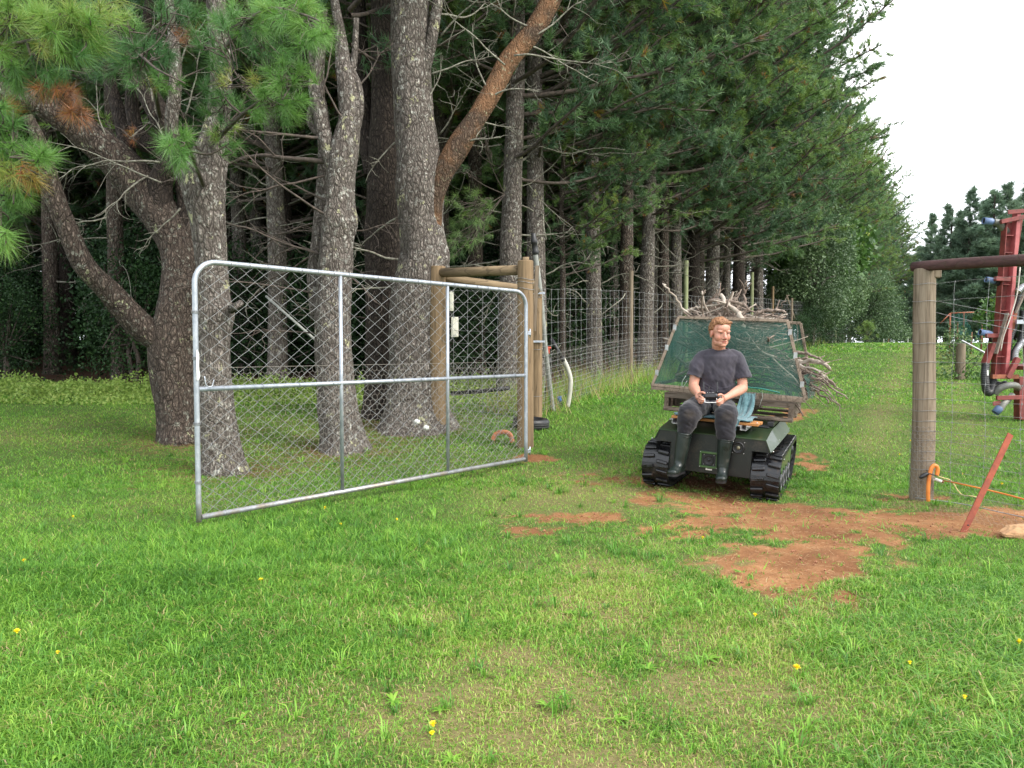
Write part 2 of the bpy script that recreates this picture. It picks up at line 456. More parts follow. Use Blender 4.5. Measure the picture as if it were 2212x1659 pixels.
def dry_mask(x, y):
    """yellowish worn turf along the wheel tracks"""
    x = np.asarray(x, float); y = np.asarray(y, float)
    px = x - (2.4 + (y - 7) * math.tan(math.radians(28)))
    t = (np.exp(-((px - .7) / .35)**2) + np.exp(-((px - 2.0) / .35)**2)) * np.clip((y - 8) / 3, 0, 1) * .45
    t = np.maximum(t, np.exp(-((x - .3 - .2 * (y - 3)) / 1.3)**2) * np.exp(-((y - 3.4) / 2.2)**2) * (.55 + 1.1 * np.clip((fbm(x * 2.1, y * 2.1, 7.7, 3) - .42) * 4, 0, 1)))
    t = np.maximum(t, np.exp(-((x - .8) / 1.2)**2) * np.exp(-((y - 7.4) / 1.6)**2) * .8)
    t = np.maximum(t, np.exp(-((x + 5.5) / 3)**2) * np.exp(-((y - 10) / 2.0)**2) * .2)
    return np.clip(t + (fbm(x * .9, y * .9, 5.5, 4) - .5) * 1.1, 0, 1)
def lush_mask(x, y):
    x = np.asarray(x, float); y = np.asarray(y, float)
    t = np.exp(-((x - 2.6) / 1.35)**2) * np.exp(-((y - 3.0) / 1.1)**2)
    t = np.maximum(t, np.exp(-((x + 1.9) / 1.3)**2) * np.exp(-((y - 4.6) / 1.6)**2) * .9)
    t = np.maximum(t, np.exp(-((x + .6) / .9)**2) * np.exp(-((y - 5.0) / 1.0)**2) * .7)
    t = np.maximum(t, np.exp(-((x - 1.6) / 1.0)**2) * np.exp(-((y - 11) / 2.5)**2) * .6)
    return np.clip(t + (fbm(x * 1.1, y * 1.1, 8.8, 4) - .5) * 1.2, 0, 1)
def forest_floor(x, y):
    """1 inside the wood"""
    x = np.asarray(x, float); y = np.asarray(y, float)
    line = np.where(y < 13, -2.2 - (13 - y) * .0 , 0.4 + (y - 13) * .575) - .3
    e = np.clip((line - x) / 1.2, 0, 1) * np.clip((y - 15.0 + .12 * (x + 3) + 1.2 * (fbm(x * .5, y * .5, 1.1, 2) - .5)) / 1.5, 0, 1)
    return e

def axis_pts(lims):
    out = []
    for a, b, s in lims: out.append(np.arange(a, b, s))
    return np.concatenate(out + [[lims[-1][1]]])
gx = axis_pts([(-220, -60, 12), (-60, -16, 2.2), (-16, -6, .5), (-6, 6, .07), (6, 16, .35), (16, 60, 1.5), (60, 260, 12)])
gy = axis_pts([(-30, 1.2, 2.0), (1.2, 9, .06), (9, 16, .15), (16, 40, .5), (40, 110, 2.5), (110, 420, 15)])
GX, GY = np.meshgrid(gx, gy)
D = dirt_mask(GX, GY)
GZ = gz(GX, GY) - .018 * D * (GY < 9) + ((fbm(GX * 9, GY * 9, 4.4, 3) - .5) * .035 + (fbm(GX * 3, GY * 3, 2.4, 3) - .5) * .05 + (vnoise(GX * 28, GY * 28, 1.2) - .5) * .012) * D
nx, ny = len(gx), len(gy)
ii = (np.arange(ny - 1)[:, None] * nx + np.arange(nx - 1)[None])
Q = np.stack([ii, ii + 1, ii + nx + 1, ii + nx], -1).reshape(-1, 4)
mb = MB(); mb.raw(np.stack([GX, GY, GZ], -1).reshape(-1, 3), Q, 0, True, D.ravel())

m, nt, bs = node_mat('soil_and_turf')
fine = noise_node(nt, 45, 6, .7)
mid = noise_node(nt, 6, 5, .6)
damp = noise_node(nt, 1.1, 5, .6)
soil = ramp(nt, [(.2, (.12, .05, .020)), (.5, (.30, .145, .062)), (.8, (.47, .28, .145))], math_node(nt, 'ADD', math_node(nt, 'MULTIPLY', fine, .5), math_node(nt, 'MULTIPLY', mid, .5)))
speck = ramp(nt, [(.62, (0, 0, 0)), (.68, (1, 1, 1))], noise_node(nt, 120, 3, .6))
soil = mixc(nt, ramp(nt, [(.42, (0, 0, 0)), (.62, (.75, .75, .75))], damp), soil, (.14, .058, .026))
soil = mixc(nt, math_node(nt, 'MULTIPLY', speck, .35), soil, (.50, .34, .20))
turf = ramp(nt, [(.25, (.035, .06, .015)), (.5, (.07, .115, .025)), (.75, (.13, .15, .045))], math_node(nt, 'ADD', math_node(nt, 'MULTIPLY', fine, .6), math_node(nt, 'MULTIPLY', mid, .4)))
dry = ramp(nt, [(.3, (.16, .12, .055)), (.7, (.30, .22, .11))], fine)
dryf = nt.nodes.new('ShaderNodeAttribute'); dryf.attribute_name = 'dry'
ff = nt.nodes.new('ShaderNodeAttribute'); ff.attribute_name = 'floor'
turf = mixc(nt, math_node(nt, 'MULTIPLY', dryf.outputs['Fac'], .7), turf, dry)
litter = ramp(nt, [(.3, (.045, .025, .018)), (.7, (.12, .065, .04))], fine)
turf = mixc(nt, ff.outputs['Fac'], turf, litter)
dm = ramp(nt, [(.36, (0, 0, 0)), (.64, (1, 1, 1))], math_node(nt, 'ADD', attr(nt), math_node(nt, 'MULTIPLY', math_node(nt, 'SUBTRACT', fine, .5), .7)))
nt.links.new(mixc(nt, dm, turf, soil), bs.inputs['Base Color'])
bs.inputs['Roughness'].default_value = .95; bs.inputs['Specular IOR Level'].default_value = .15
bump_to(nt, bs, math_node(nt, 'ADD', fine, math_node(nt, 'MULTIPLY', mid, 1.5)), .7, .02)
ground = mb.build('ground', m)
tag(ground, kind='structure')
for nm, arr in (('dry', dry_mask(GX, GY)), ('floor', forest_floor(GX, GY))):
    a_ = ground.data.attributes.new(nm, 'FLOAT', 'POINT'); a_.data.foreach_set('value', arr.astype(np.float32).ravel())

# ================================================================ GRASS (stuff)
GRASS_STOPS = [(0, (.06, .17, .025)), (.28, (.135, .32, .04)), (.55, (.26, .47, .06)), (.75, (.40, .50, .11)), (.9, (.40, .32, .13)), (1, (.50, .38, .22))]
GRASS = foliage_mat('grass_blades', GRASS_STOPS, .45, .35, .35, 0)
TRUNK_SPOTS = []      # (x, y, r) kept free of grass, filled by the tree builder later
def grass_zone(n, y0, y1, hmin, hmax, w, seg, half=.80, seed=1, thin=1.0):
    r = np.random.default_rng(seed)
    # denser towards the camera inside the zone
    y = y0 + (y1 - y0) * r.random(n)**1.25
    x = (r.random(n) * 2 - 1) * (y * half + 1.7)
    d = dirt_mask(x, y); dr = dry_mask(x, y); lu = lush_mask(x, y); fl = forest_floor(x, y)
    clump = fbm(x * 5, y * 5, 6.6, 3)
    keep = (r.random(n) > np.clip((d - .24) * 2.1, 0, .985)) & (r.random(n) > fl * 1.1) & (r.random(n) < .45 + clump * .8 + lu * .3 - dr * .25)
    x, y, d, dr, lu, clump = (a[keep] for a in (x, y, d, dr, lu, clump))
    n = len(x)
    z = gz(x, y) - .012 * d * (y < 9) - .004
    u = r.random(n)
    h = (hmin + (hmax - hmin) * (.25 * u + .75 * lu) * (.5 + u)) * (.55 + .8 * clump)
    h *= 1 - .45 * dr; h *= 1 - .5 * np.clip(d * 1.6, 0, 1)
    ww = w * (.6 + .8 * r.random(n)) * (1 + .5 * (r.random(n) < .04))
    az = r.random(n) * 2 * math.pi + 3 * fbm(x * 2, y * 2, 1.5, 2)
    lean = (.35 + 1.35 * r.random(n)) * (1 + .35 * lu)
    dx, dy = np.cos(az), np.sin(az)
    fa = r.random(n) * math.pi
    sx, sy = np.cos(fa), np.sin(fa)
    tint = .30 + .34 * (fbm(x * 1.7, y * 1.7, 3.1, 4) - .5) * 2 * .6 + .26 * (r.random(n) - .5) * 2 + .20 * dr - .06 * lu + .10 * (clump - .5)
    tint = np.where(r.random(n) < .035 + .22 * dr + .25 * np.clip(d * 1.5 - .1, 0, .5), .78 + .22 * r.random(n), np.clip(tint, 0, .74))
    B = np.stack([x, y, z], -1); S = np.stack([sx, sy, 0 * sx], -1) * ww[:, None] / 2
    Ld = np.stack([dx, dy, 0 * dx], -1)
    up = np.array([0, 0, 1.0])
    if seg == 2:
        M_ = B + up * (h * .62)[:, None] + Ld * (h * .25 * lean)[:, None]
        T_ = B + up * (h * np.maximum(.12, 1.0 - .42 * lean))[:, None] + Ld * (h * .95 * lean)[:, None]
        V = np.stack([B - S, B + S, M_ + S * .8, M_ - S * .8, T_], 1).reshape(-1, 3)
        b = np.arange(n)[:, None] * 5
        G.raw(V, np.concatenate([b + [0, 1, 2], ], 0), 0, True, np.repeat(tint, 5))
        off = G.n - len(V)
        G.L.append((b + [0, 2, 3] + off).ravel()); G.S.append(np.full(n, 3)); G.MI.append(np.zeros(n)); G.SM.append(np.ones(n, bool))
        G.L.append((b + [3, 2, 4] + off).ravel()); G.S.append(np.full(n, 3)); G.MI.append(np.zeros(n)); G.SM.append(np.ones(n, bool))
    else:
        T_ = B + up * (h * (1 - .2 * lean))[:, None] + Ld * (h * .7 * lean)[:, None]
        V = np.stack([B - S, B + S, T_], 1).reshape(-1, 3)
        G.raw(V, np.arange(n)[:, None] * 3 + [0, 1, 2], 0, False, np.repeat(tint, 3))
G = MB()
grass_zone(520000, 1.7, 4.6, .014, .135, .0040, 2, seed=11)
grass_zone(360000, 4.2, 8.0, .018, .10, .0060, 1, seed=12)
grass_zone(240000, 7.5, 14, .022, .11, .0100, 1, seed=13)
grass_zone(200000, 13, 30, .035, .12, .024, 1, half=1.0, seed=14)
grass_zone(120000, 28, 75, .06, .16, .07, 1, half=1.1, seed=15)
# long-bladed clumps that stand up out of the turf
_r = np.random.default_rng(16); _n = 17000
_y = 1.9 + 7.5 * _r.random(_n)**1.1; _x = (_r.random(_n) * 2 - 1) * (.85 * _y + 1.2)
_k = _r.random(_n) < np.clip(lush_mask(_x, _y) * 1.3 - .35, .05, 1) * (dirt_mask(_x, _y) < .35); _x, _y = _x[_k], _y[_k]; _m = 17
_S = (.45 + .75 * _r.random(len(_x))); _tc = .02 + .50 * _r.random(len(_x))
_x0 = np.repeat(_x, _m); _y0 = np.repeat(_y, _m); _s = np.repeat(_S, _m); _N = len(_x0); _az = _r.random(_N) * 6.283; _az = np.repeat(_r.random(len(_x)) * 6.283, _m) + _r.normal(size=_N) * 1.3
_rad = .035 * _s * _r.random(_N); _bx = _x0 + _rad * np.cos(_az); _by = _y0 + _rad * np.sin(_az)
_L = _s * (.035 + .085 * _r.random(_N)); _ln = .5 + .7 * _r.random(_N); _w = (.0024 + .0018 * _r.random(_N)) * (1 + .10 * _y0)
_B = np.stack([_bx, _by, gz(_bx, _by) - .004], -1); _D = np.stack([np.cos(_az), np.sin(_az), 0 * _az], -1); _Sd = np.stack([-np.sin(_az), np.cos(_az), 0 * _az], -1) * _w[:, None] / 2; _U = np.array([0, 0, 1.0])
_M1 = _B + _U * (_L * .55)[:, None] + _D * (_L * .22 * _ln)[:, None]; _M2 = _B + _U * (_L * (.80 - .15 * _ln))[:, None] + _D * (_L * .62 * _ln)[:, None]; _T = _B + _U * (_L * np.maximum(.15, .85 - .55 * _ln))[:, None] + _D * (_L * 1.05 * _ln)[:, None]
_V = np.stack([_B - _Sd, _B + _Sd, _M1 + _Sd, _M1 - _Sd, _M2 + _Sd * .7, _M2 - _Sd * .7, _T], 1).reshape(-1, 3); _b = np.arange(_N)[:, None] * 7
_ti = np.clip(np.repeat(np.repeat(_tc, _m) + .08 * _r.normal(size=_N), 7), 0, .72)
G.raw(_V, np.concatenate([_b + [0, 1, 2], _b + [0, 2, 3], _b + [3, 2, 4], _b + [3, 4, 5], _b + [5, 4, 6]]), 0, True, _ti)
tag(G.build('grass', GRASS), 'green and yellowing pasture grass covering the ground', None, kind='stuff')

# ================================================================ TREES
def rough_fn(seed, amp=.07, flare=0, big=.10):
    def fn(i, a, P):
        z = P[i, 2]; x = np.cos(a); y = np.sin(a)
        k = 1 + big * (fbm(x * 1.2 + seed, y * 1.2, z * 1.1, 2) - .5) * 2
        k = k + amp * (fbm(x * 5 + seed, y * 5, z * 5, 3) - .5) * 2
        if flare:
            z0 = P[0, 2]
            k = k + flare * np.exp(-(z - z0) / .28) * (.6 + .8 * vnoise(x * 1.8 + seed, y * 1.8, 0))
        return k
    return fn
def limb(mb, ctrl, n=24, k=14, seed=0, amp=.07, flare=0, mi=0):
    """ctrl rows: x, y, z, radius"""
    C = smooth_path(np.asarray(ctrl, float), n)
    mb.tube(C[:, :3], np.maximum(C[:, 3], .003), k, True, mi, True, rough_fn(seed, amp, flare))
def px_limb(pts):
    """rows: view px x, y, depth Y, width in view px -> x, y, z, radius"""
    out = []
    for (x, y, Y, w) in pts:
        p = at(x, y, Y); out.append([p[0], p[1], p[2], w / 2 / F * Y])
    return out
def tufts(mb, C, D, L, k, w, r, mi, tint, tvar=.10, spread=(12, 72), shoot=.5, tipdroop=.0):
    """needle stars: C centres, D shoot directions, L needle length, k needles each"""
    C = np.asarray(C, float); D = nrm(np.asarray(D, float)); n = len(C)
    L = np.broadcast_to(L, (n,)); tint = np.broadcast_to(tint, (n,))
    th = np.radians(spread[0] + (spread[1] - spread[0]) * r.random((n, k))); ph = r.random((n, k)) * 2 * math.pi
    a0 = np.where(np.abs(D[:, 2:3]) < .9, np.array([[0, 0, 1.0]]), np.array([[1.0, 0, 0]]))
    U = nrm(np.cross(a0, D)); W = np.cross(D, U)
    Nd = np.cos(th)[..., None] * D[:, None] + np.sin(th)[..., None] * (np.cos(ph)[..., None] * U[:, None] + np.sin(ph)[..., None] * W[:, None])
    st = C[:, None] - D[:, None] * (L[:, None, None] * shoot * r.random((n, k, 1)))
    ln = (L[:, None] * (.7 + .45 * r.random((n, k))))[..., None]
    tip = st + Nd * ln; tip[..., 2] -= tipdroop * ln[..., 0] * r.random((n, k))
    side = nrm(np.cross(Nd, r.normal(size=(n, k, 3)))) * w / 2
    V = np.stack([st - side, st + side, tip], 2).reshape(-1, 3)
    m = n * k
    t = np.clip(tint[:, None] + tvar * r.normal(size=(n, k)), 0, 1)
    mb.raw(V, np.arange(m)[:, None] * 3 + [0, 1, 2], mi, False, np.repeat(t.ravel(), 3))
def leafmass(mb, C, L, r, mi, tint, tvar=.15):
    """single leaves (two triangles) at centres C"""
    n = len(C); D = nrm(r.normal(size=(n, 3)) + [0, 0, .15]); S = nrm(np.cross(D, r.normal(size=(n, 3))))
    L = (np.broadcast_to(L, (n,)) * (.6 + .8 * r.random(n)))[:, None]
    V = np.stack([C - D * L * .5, C + S * L * .28, C + D * L * .5, C - S * L * .28], 1).reshape(-1, 3)
    t = np.clip(np.broadcast_to(tint, (n,)) + tvar * r.normal(size=n), 0, 1)
    mb.raw(V, np.arange(n)[:, None] * 4 + [0, 1, 2, 3], mi, False, np.repeat(t, 4))

def dead_twigs(mb, r, x, y, z, rad, az=None, length=1.5, mi=0, thick=.02, sub=4, up=.1, droop=.2):
    """one bare, crooked dead branch with side twigs"""
    az = r.random() * 2 * math.pi if az is None else az
    d = np.array([math.cos(az), math.sin(az), up + .35 * r.normal() * .5])
    p = np.array([x, y, z]) + d * rad * .6
    pts = [p.copy()]; n = 6
    for i in range(n):
        d = nrm(d + r.normal(size=3) * .22 - [0, 0, droop * .25]); p = p + d * length / n; pts.append(p.copy())
    P = smooth_path(pts, 12)
    mb.tube(P, np.linspace(thick, thick * .25, 12), 5, True, mi)
    for j in range(sub):
        i = r.integers(3, 10); t = nrm(P[i] - P[i-1] + r.normal(size=3) * .7)
        q = [P[i]]
        L2 = length * .35 * (.5 + r.random())
        for k in range(3): t = nrm(t + r.normal(size=3) * .3); q.append(q[-1] + t * L2 / 3)
        mb.tube(smooth_path(q, 6), np.linspace(thick * .4, thick * .12, 6), 4, True, mi)

def pine_crown(seed, H, z0, R, nb=90, mat_=None, tl=.17, nw=.012, k=12, prof='round', density=1.0, up=.22, base_tint=.3, tint_var=.14, side_bias=None, dead=.03, r0=.16):
    """crown with whorled rising boughs; local coordinates, trunk along z"""
    r = np.random.default_rng(seed); mb = MB()
    Cs, Ds, Ts = [], [], []
    for b in range(nb):
        f = (b + r.random()) / nb
        z = z0 + (H - z0) * f**.92
        pr = (1 - f)**.75 * (.8 + .75 * min(1, f * 3.0)) if prof == 'round' else (1 - f)**.95 * (.85 + .25 * min(1, f * 5))
        L = R * max(.08, pr) * (.65 + .55 * r.random())
        az = r.random() * 2 * math.pi
        if side_bias is not None and r.random() < .5: az = side_bias + r.normal() * .7
        if side_bias is not None: L *= 1 + .25 * math.cos(az - side_bias)
        d = np.array([math.cos(az), math.sin(az), up * (.2 + .5 * r.random()) + (.5 * f)])
        p = np.array([0, 0, z]); pts = [p]; ns = 5
        for i in range(ns):
            d = nrm(d + r.normal(size=3) * .10 + [0, 0, .10]); p = p + d * L / ns; pts.append(p)
        P = smooth_path(pts, 9)
        rb = .008 + .010 * L
        mb.tube(P, np.linspace(rb, rb * .3, 9), 5, False, 1)
        nt_ = int(max(4, L * 5.0 * density)); tb = base_tint + tint_var * r.normal()
        for j in range(nt_):
            s = .10 + .90 * r.random()**.6; q = P[0] * 0
            fi = s * 8; i0 = min(7, int(fi)); q = P[i0] * (1 - (fi - i0)) + P[i0+1] * (fi - i0)
            td = nrm(nrm(P[i0+1] - P[i0]) * .7 + r.normal(size=3) * [.75, .75, .35] + [0, 0, .18])
            tlen = (.25 + .55 * r.random()) * min(1.0, .35 + L * .3)
            e = q + td * tlen
            mb.tube(np.array([q, (q + e) / 2 + r.normal(size=3) * .03, e]), [rb * .3, rb * .2, rb * .15], 3, False, 1)
            m = max(3, int(tlen / .12)); tw_ = .05 * r.normal()
            for w_ in range(m):
                g = .35 + .65 * (w_ + 1) / m
                Cs.append(q + td * tlen * g + r.normal(size=3) * .045); Ds.append(td + r.normal(size=3) * .3 + [0, 0, .25])
                Ts.append(tb + tw_ + .03 * r.normal() + .14 * (s > .8) + (.0 if r.random() > dead else .62 + .1 * r.random()))
    tufts(mb, Cs, Ds, tl, k, nw, r, 0, np.clip(Ts, .02, .98), .05, (10, 68), .7, .25)
    return mb

# ---- one straight plantation pine, built once per variant and copied with its parts
def trunk_mesh(seed, H, r0, lean=.0, k=20, n=60, bend=.12, flare=.35):
    r = np.random.default_rng(seed); mb = MB()
    nz_ = 7; zs = np.linspace(-.15, H, nz_)
    ox = np.cumsum(r.normal(size=nz_) * bend); oy = np.cumsum(r.normal(size=nz_) * bend); ox -= ox[0]; oy -= oy[0]
    ctrl = [[ox[i] * zs[i] / H * 1.2, oy[i] * zs[i] / H * 1.2, zs[i], r0 * (1 - .78 * max(0, zs[i]) / H)] for i in range(nz_)]
    limb(mb, ctrl, n, k, seed, .06, flare)
    return mb
def dead_set(seed, zlo, zhi, n, r0, length=1.4, sub=4, thick=.017):
    r = np.random.default_rng(seed); mb = MB()
    for i in range(n):
        z = zlo + (zhi - zlo) * r.random()
        dead_twigs(mb, r, 0, 0, z, r0, None, length * (.5 + r.random()), 0, thick * (.6 + .7 * r.random()), sub)
    return mb
def make_pine(seed, H, z0, R, r0, bark, label, group, **kw):
    t = thing('pine_tree', label, 'tree', (0, 0, 0), group)
    trunk_mesh(seed, H, r0).build('trunk', bark, t)
    pine_crown(seed + 50, H + .4, z0, R, **kw).build('crown', [kw.get('mat_') or NEEDLES, TWIG], t)
    if r0 > .1: dead_set(seed + 90, 1.6, z0 + 2.0, 16, r0).build('dead_branches', TWIG_LICHEN, t)
    return t
G_ROW = 'pines planted along the fence'
G_WOOD = 'shaded pines deep in the wood'
G_FAR = 'pines beyond the far end of the field'
# fence-row geometry: the deer fence runs from (0.57, 13.2) towards 30 degrees right of the view
FD = np.array([1.91, 3.3]); FD = FD / np.linalg.norm(FD); FN = np.array([-FD[1], FD[0]])   # FN points into the wood
def fence_pt(t, off=0.0):
    p = np.array([.57, 13.2]) + FD * t + FN * off
    return p
SB = math.radians(-20)
protos = [
    make_pine(101, 17.5, 4.3, 3.6, .19, BARK_GREY, 'x', G_ROW, nb=95, tl=.17, nw=.017, k=24, side_bias=SB, base_tint=.22),
    make_pine(102, 19.0, 3.9, 3.9, .21, BARK_GREY, 'x', G_ROW, nb=105, tl=.17, nw=.017, k=24, side_bias=SB, base_tint=.30),
    make_pine(103, 16.5, 4.8, 3.5, .17, BARK_BROWN, 'x', G_ROW, nb=90, tl=.17, nw=.017, k=24, side_bias=SB, base_tint=.38),
    make_pine(104, 20.0, 3.4, 4.3, .23, BARK_DARK, 'x', G_ROW, nb=110, tl=.18, nw=.018, k=24, side_bias=SB, base_tint=.28, prof='cone'),
]
used = set()
def place_tree(proto, x, y, rz=0, s=1.0, label=None, group=None, sz=None, tiltx=0, tilty=0):
    o = proto if id(proto) not in used else copy_tree(proto)
    used.add(id(proto))
    o.location = (x, y, float(gz(x, y)) - .03); o.rotation_euler = (tiltx, tilty, rz)
    o.scale = (s, s, sz or s)
    if label: o['label'] = label
    if group: o['group'] = group
    return o
def tree_at_px(px, Y): return (px - CX) / F * Y
R_ = random.Random(5)
# individually seen trunks of the row: (px, depth, proto, scale, label)
ROW = [
    (1098, 14.0, 1, 1.0, 'tall grey pine behind the timber brace, first trunk of the fenced row'),
    (1163, 14.6, 0, 1.0, 'grey pine trunk directly behind the long leaning hose'),
    (1285, 17.4, 0, .97, 'pale lichen-covered pine trunk standing left of the first brown fence post'),
    (1352, 17.9, 2, 1.0, 'brown pine trunk just behind the first brown fence post'),
    (1392, 19.2, 1, .92, 'thick grey pine trunk just right of the first brown fence post'),
    (1432, 20.5, 2, .9, 'slim brown pine trunk midway between the first and second fence posts'),
    (1497, 23.5, 3, .85, 'blackish pine trunk directly behind the tall green fence post'),
    (1533, 24.0, 1, 1.05, 'broad grey pine trunk rising above the brushwood heap'),
    (1592, 27.0, 3, .95, 'dark pine trunk left of the third fence post'),
    (1216, 15.6, 2, .45, 'thinnest grey pine stem just right of the long leaning hose'),
    (1327, 22.0, 0, .85, 'shaded pine trunk between the pale lichened one and the first fence post'),
    (1412, 24.0, 0, .8, 'narrow shaded pine trunk behind the gap after the first fence post'),
    (1462, 21.5, 0, .9, 'grey pine trunk just left of the tall green fence post'),
    (1513, 26.0, 2, .8, 'thin brown pine trunk right of the tall green fence post'),
    (1563, 30.0, 1, .8, 'shaded grey pine trunk behind the brushwood heap, right of the broad one'),
    (1755, 44.0, 2, .9, 'pine trunk near the forked pale tree, leaning slightly'),
    (1640, 31.0, 0, .9, 'slim pine trunk behind the third fence post'),
]
for i, (px, Y, pi, s, lab) in enumerate(ROW):
    place_tree(protos[pi], tree_at_px(px, Y), Y, (R_.random() - .5) * .9, s, lab, G_ROW)
far_row = []
for i in range(15):
    t = 24 + i * 4.6 + R_.random() * 1.5
    p = fence_pt(t, 2.1 + R_.random() * 2.2)
    far_row.append(place_tree(protos[(i * 3 + 1) % 4], p[0], p[1], (R_.random() - .5) * 1.2, .88 + .2 * R_.random(), None, G_ROW))
for o in far_row:
    o['label'] = 'green pine in the dense row further along the track'
# second and third rows deeper in the wood: trunks and crowns that shut out the sky
wood = []
for i in range(13):
    t = 1 + i * 3.6 + R_.random() * 1.8
    p = fence_pt(t, 3.6 + R_.random() * 1.6)
    wood.append(place_tree(protos[(i + 2) % 4], p[0], p[1], R_.random() * 6.28, .85 + .25 * R_.random()))
for i in range(9):
    t = 0 + i * 5.5 + R_.random() * 2
    p = fence_pt(t, 8.0 + R_.random() * 2.5)
    wood.append(place_tree(protos[i % 4], p[0], p[1], R_.random() * 6.28, .9 + .25 * R_.random()))
for (x, y) in [(-11.5, 19), (-9.0, 22.5), (-6.3, 19.5), (-3.6, 22), (-1.2, 17.6), (-14.5, 22), (-12, 27), (-7, 27), (-3, 27.5), (.5, 25), (-17.5, 18), (-18, 27),
               (-2.6, 15.2), (-5.4, 16.4), (-9.2, 17.2), (1.5, 31), (-5, 33), (-12, 34), (-20, 33), (-23, 24)]:
    wood.append(place_tree(protos[R_.randrange(4)], x + R_.random() * .6, y, R_.random() * 6.28, .9 + .3 * R_.random()))
for o in wood:
    o['label'] = 'pine in deep shade inside the wood, behind the front trunks'; o['group'] = G_WOOD

# ---- far conifers past the end of the field, and behind the machine
fp = [make_pine(201, 17, .6, 4.6, .22, BARK_DARK, 'x', G_FAR, nb=120, tl=.5, nw=.07, k=8, prof='cone', density=1.0, mat_=NEEDLES_HAZE_TINT, base_tint=.3),
      make_pine(202, 15, .6, 4.2, .22, BARK_DARK, 'x', G_FAR, nb=115, tl=.5, nw=.07, k=8, prof='cone', density=1.0, mat_=NEEDLES_HAZE_TINT, base_tint=.45)]
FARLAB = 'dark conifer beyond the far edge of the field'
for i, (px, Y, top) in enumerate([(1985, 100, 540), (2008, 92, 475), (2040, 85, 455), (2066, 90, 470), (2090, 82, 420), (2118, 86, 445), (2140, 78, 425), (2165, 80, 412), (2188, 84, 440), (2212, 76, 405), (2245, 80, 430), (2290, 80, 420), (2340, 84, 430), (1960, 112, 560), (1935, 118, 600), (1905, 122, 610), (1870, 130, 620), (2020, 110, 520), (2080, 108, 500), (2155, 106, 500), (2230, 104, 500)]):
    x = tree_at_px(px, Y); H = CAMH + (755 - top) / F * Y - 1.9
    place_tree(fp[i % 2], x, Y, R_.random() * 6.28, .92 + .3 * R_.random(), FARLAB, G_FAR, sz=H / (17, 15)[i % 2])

# ---- rounded broadleaf trees and shrubs along the edge
def leafy(seed, H, R, n, L, mat_, name, label, cat, group=None, trunk=True, tint=.4, squash=1.0, nblob=14, zb=.35, bark=BARK_GREY, forks=3):
    r = np.random.default_rng(seed)
    t = thing(name, label, cat, (0, 0, 0), group)
    cents = []
    for i in range(nblob):
        a = r.random() * 2 * math.pi; f = r.random()
        rr = R * .75 * math.sqrt(r.random()) * (1 - .45 * f)
        cents.append([rr * math.cos(a), rr * math.sin(a), H * (zb + (1 - zb) * .92 * f)])
    cents = np.array(cents)
    mb = MB()
    if trunk:
        for i in range(forks):
            a = r.random() * 6.28; e = cents[r.integers(nblob)]
            limb(mb, [[0, 0, -.1, .05 * H / 4 + .03], [.12 * math.cos(a), .12 * math.sin(a), H * .18, .045 * H / 4 + .02], [e[0] * .4, e[1] * .4, H * .45, .03 * H / 4 + .01], [e[0], e[1], e[2], .012]], 14, 8, seed + i)
    for c in cents:
        mb.tube(np.array([[0, 0, H * .3], [c[0] * .5, c[1] * .5, (c[2] + H * .3) * .5], c]), [.02, .015, .006], 4, False)
    mb.build('trunk', bark, t)
    mb = MB(); C = []; T = []
    for c in cents:
        m = n // nblob; rb = R * (.30 + .25 * r.random())
        d = nrm(r.normal(size=(m, 3))); rad = rb * (.55 + .5 * r.random(m))[:, None] * (1 + .5 * (fbm(d[:, 0] * 3 + c[0], d[:, 1] * 3, d[:, 2] * 3, 2) - .5))[:, None]
        C.append(c + d * rad * [1, 1, squash]); T.append(np.full(m, tint + .14 * r.normal()))
    leafmass(mb, np.vstack(C), L, r, 0, np.concatenate(T))
    mb.build('crown', mat_, t)
    return t
used2 = {}
def put(proto, x, y, rz=0, s=1.0, label=None, cat=None, group=None):
    o = copy_tree(proto) if proto.name in used2 else proto
    used2[proto.name] = 1
    o.location = (x, y, float(gz(x, y)) - .02); o.rotation_euler = (0, 0, rz); o.scale = (s, s, s)
    if label: o['label'] = label
    if group: o['group'] = group
    if cat: o['category'] = cat
    return o
b_grey = leafy(301, 6.2, 2.1, 30000, .11, LEAVES_GREY, 'broadleaf_tree', 'tall grey-green broadleaf tree with a pale forked trunk beside the track, right of the cage', 'tree', nblob=30, zb=.22, tint=.45)
b_cyp = leafy(302, 5.6, 3.0, 30000, .12, LEAVES_GREY, 'broadleaf_tree', 'rounded billowing olive-grey tree at the far end of the wood', 'tree', nblob=60, zb=.08, tint=.3, squash=.7)
b_light = leafy(303, 4.6, 2.3, 9000, .22, LEAVES_LIGHT, 'broadleaf_tree', 'bright yellow-green broadleaf crown among the dark pines at the row end', 'tree', nblob=16, zb=.4, tint=.35)
g1 = fence_pt(25.5, -.3)
put(b_grey, g1[0], g1[1], 0, 1.0)
g2 = fence_pt(31, .2); put(b_grey, g2[0], g2[1], 2, 1.0, 'grey-green broadleaf tree just beyond the pale forked trunk', group='grey-green broadleaf trees at the wood edge')
g2 = fence_pt(37, .5); put(b_grey, g2[0], g2[1], 4, 1.1, 'tall grey-green broadleaf tree halfway to the far end of the wood', group='grey-green broadleaf trees at the wood edge')
put(b_cyp, tree_at_px(1868, 62), 62, 0, 1.1)
g3 = fence_pt(33, 1.0); put(b_light, g3[0] , g3[1], 0, 1.55)
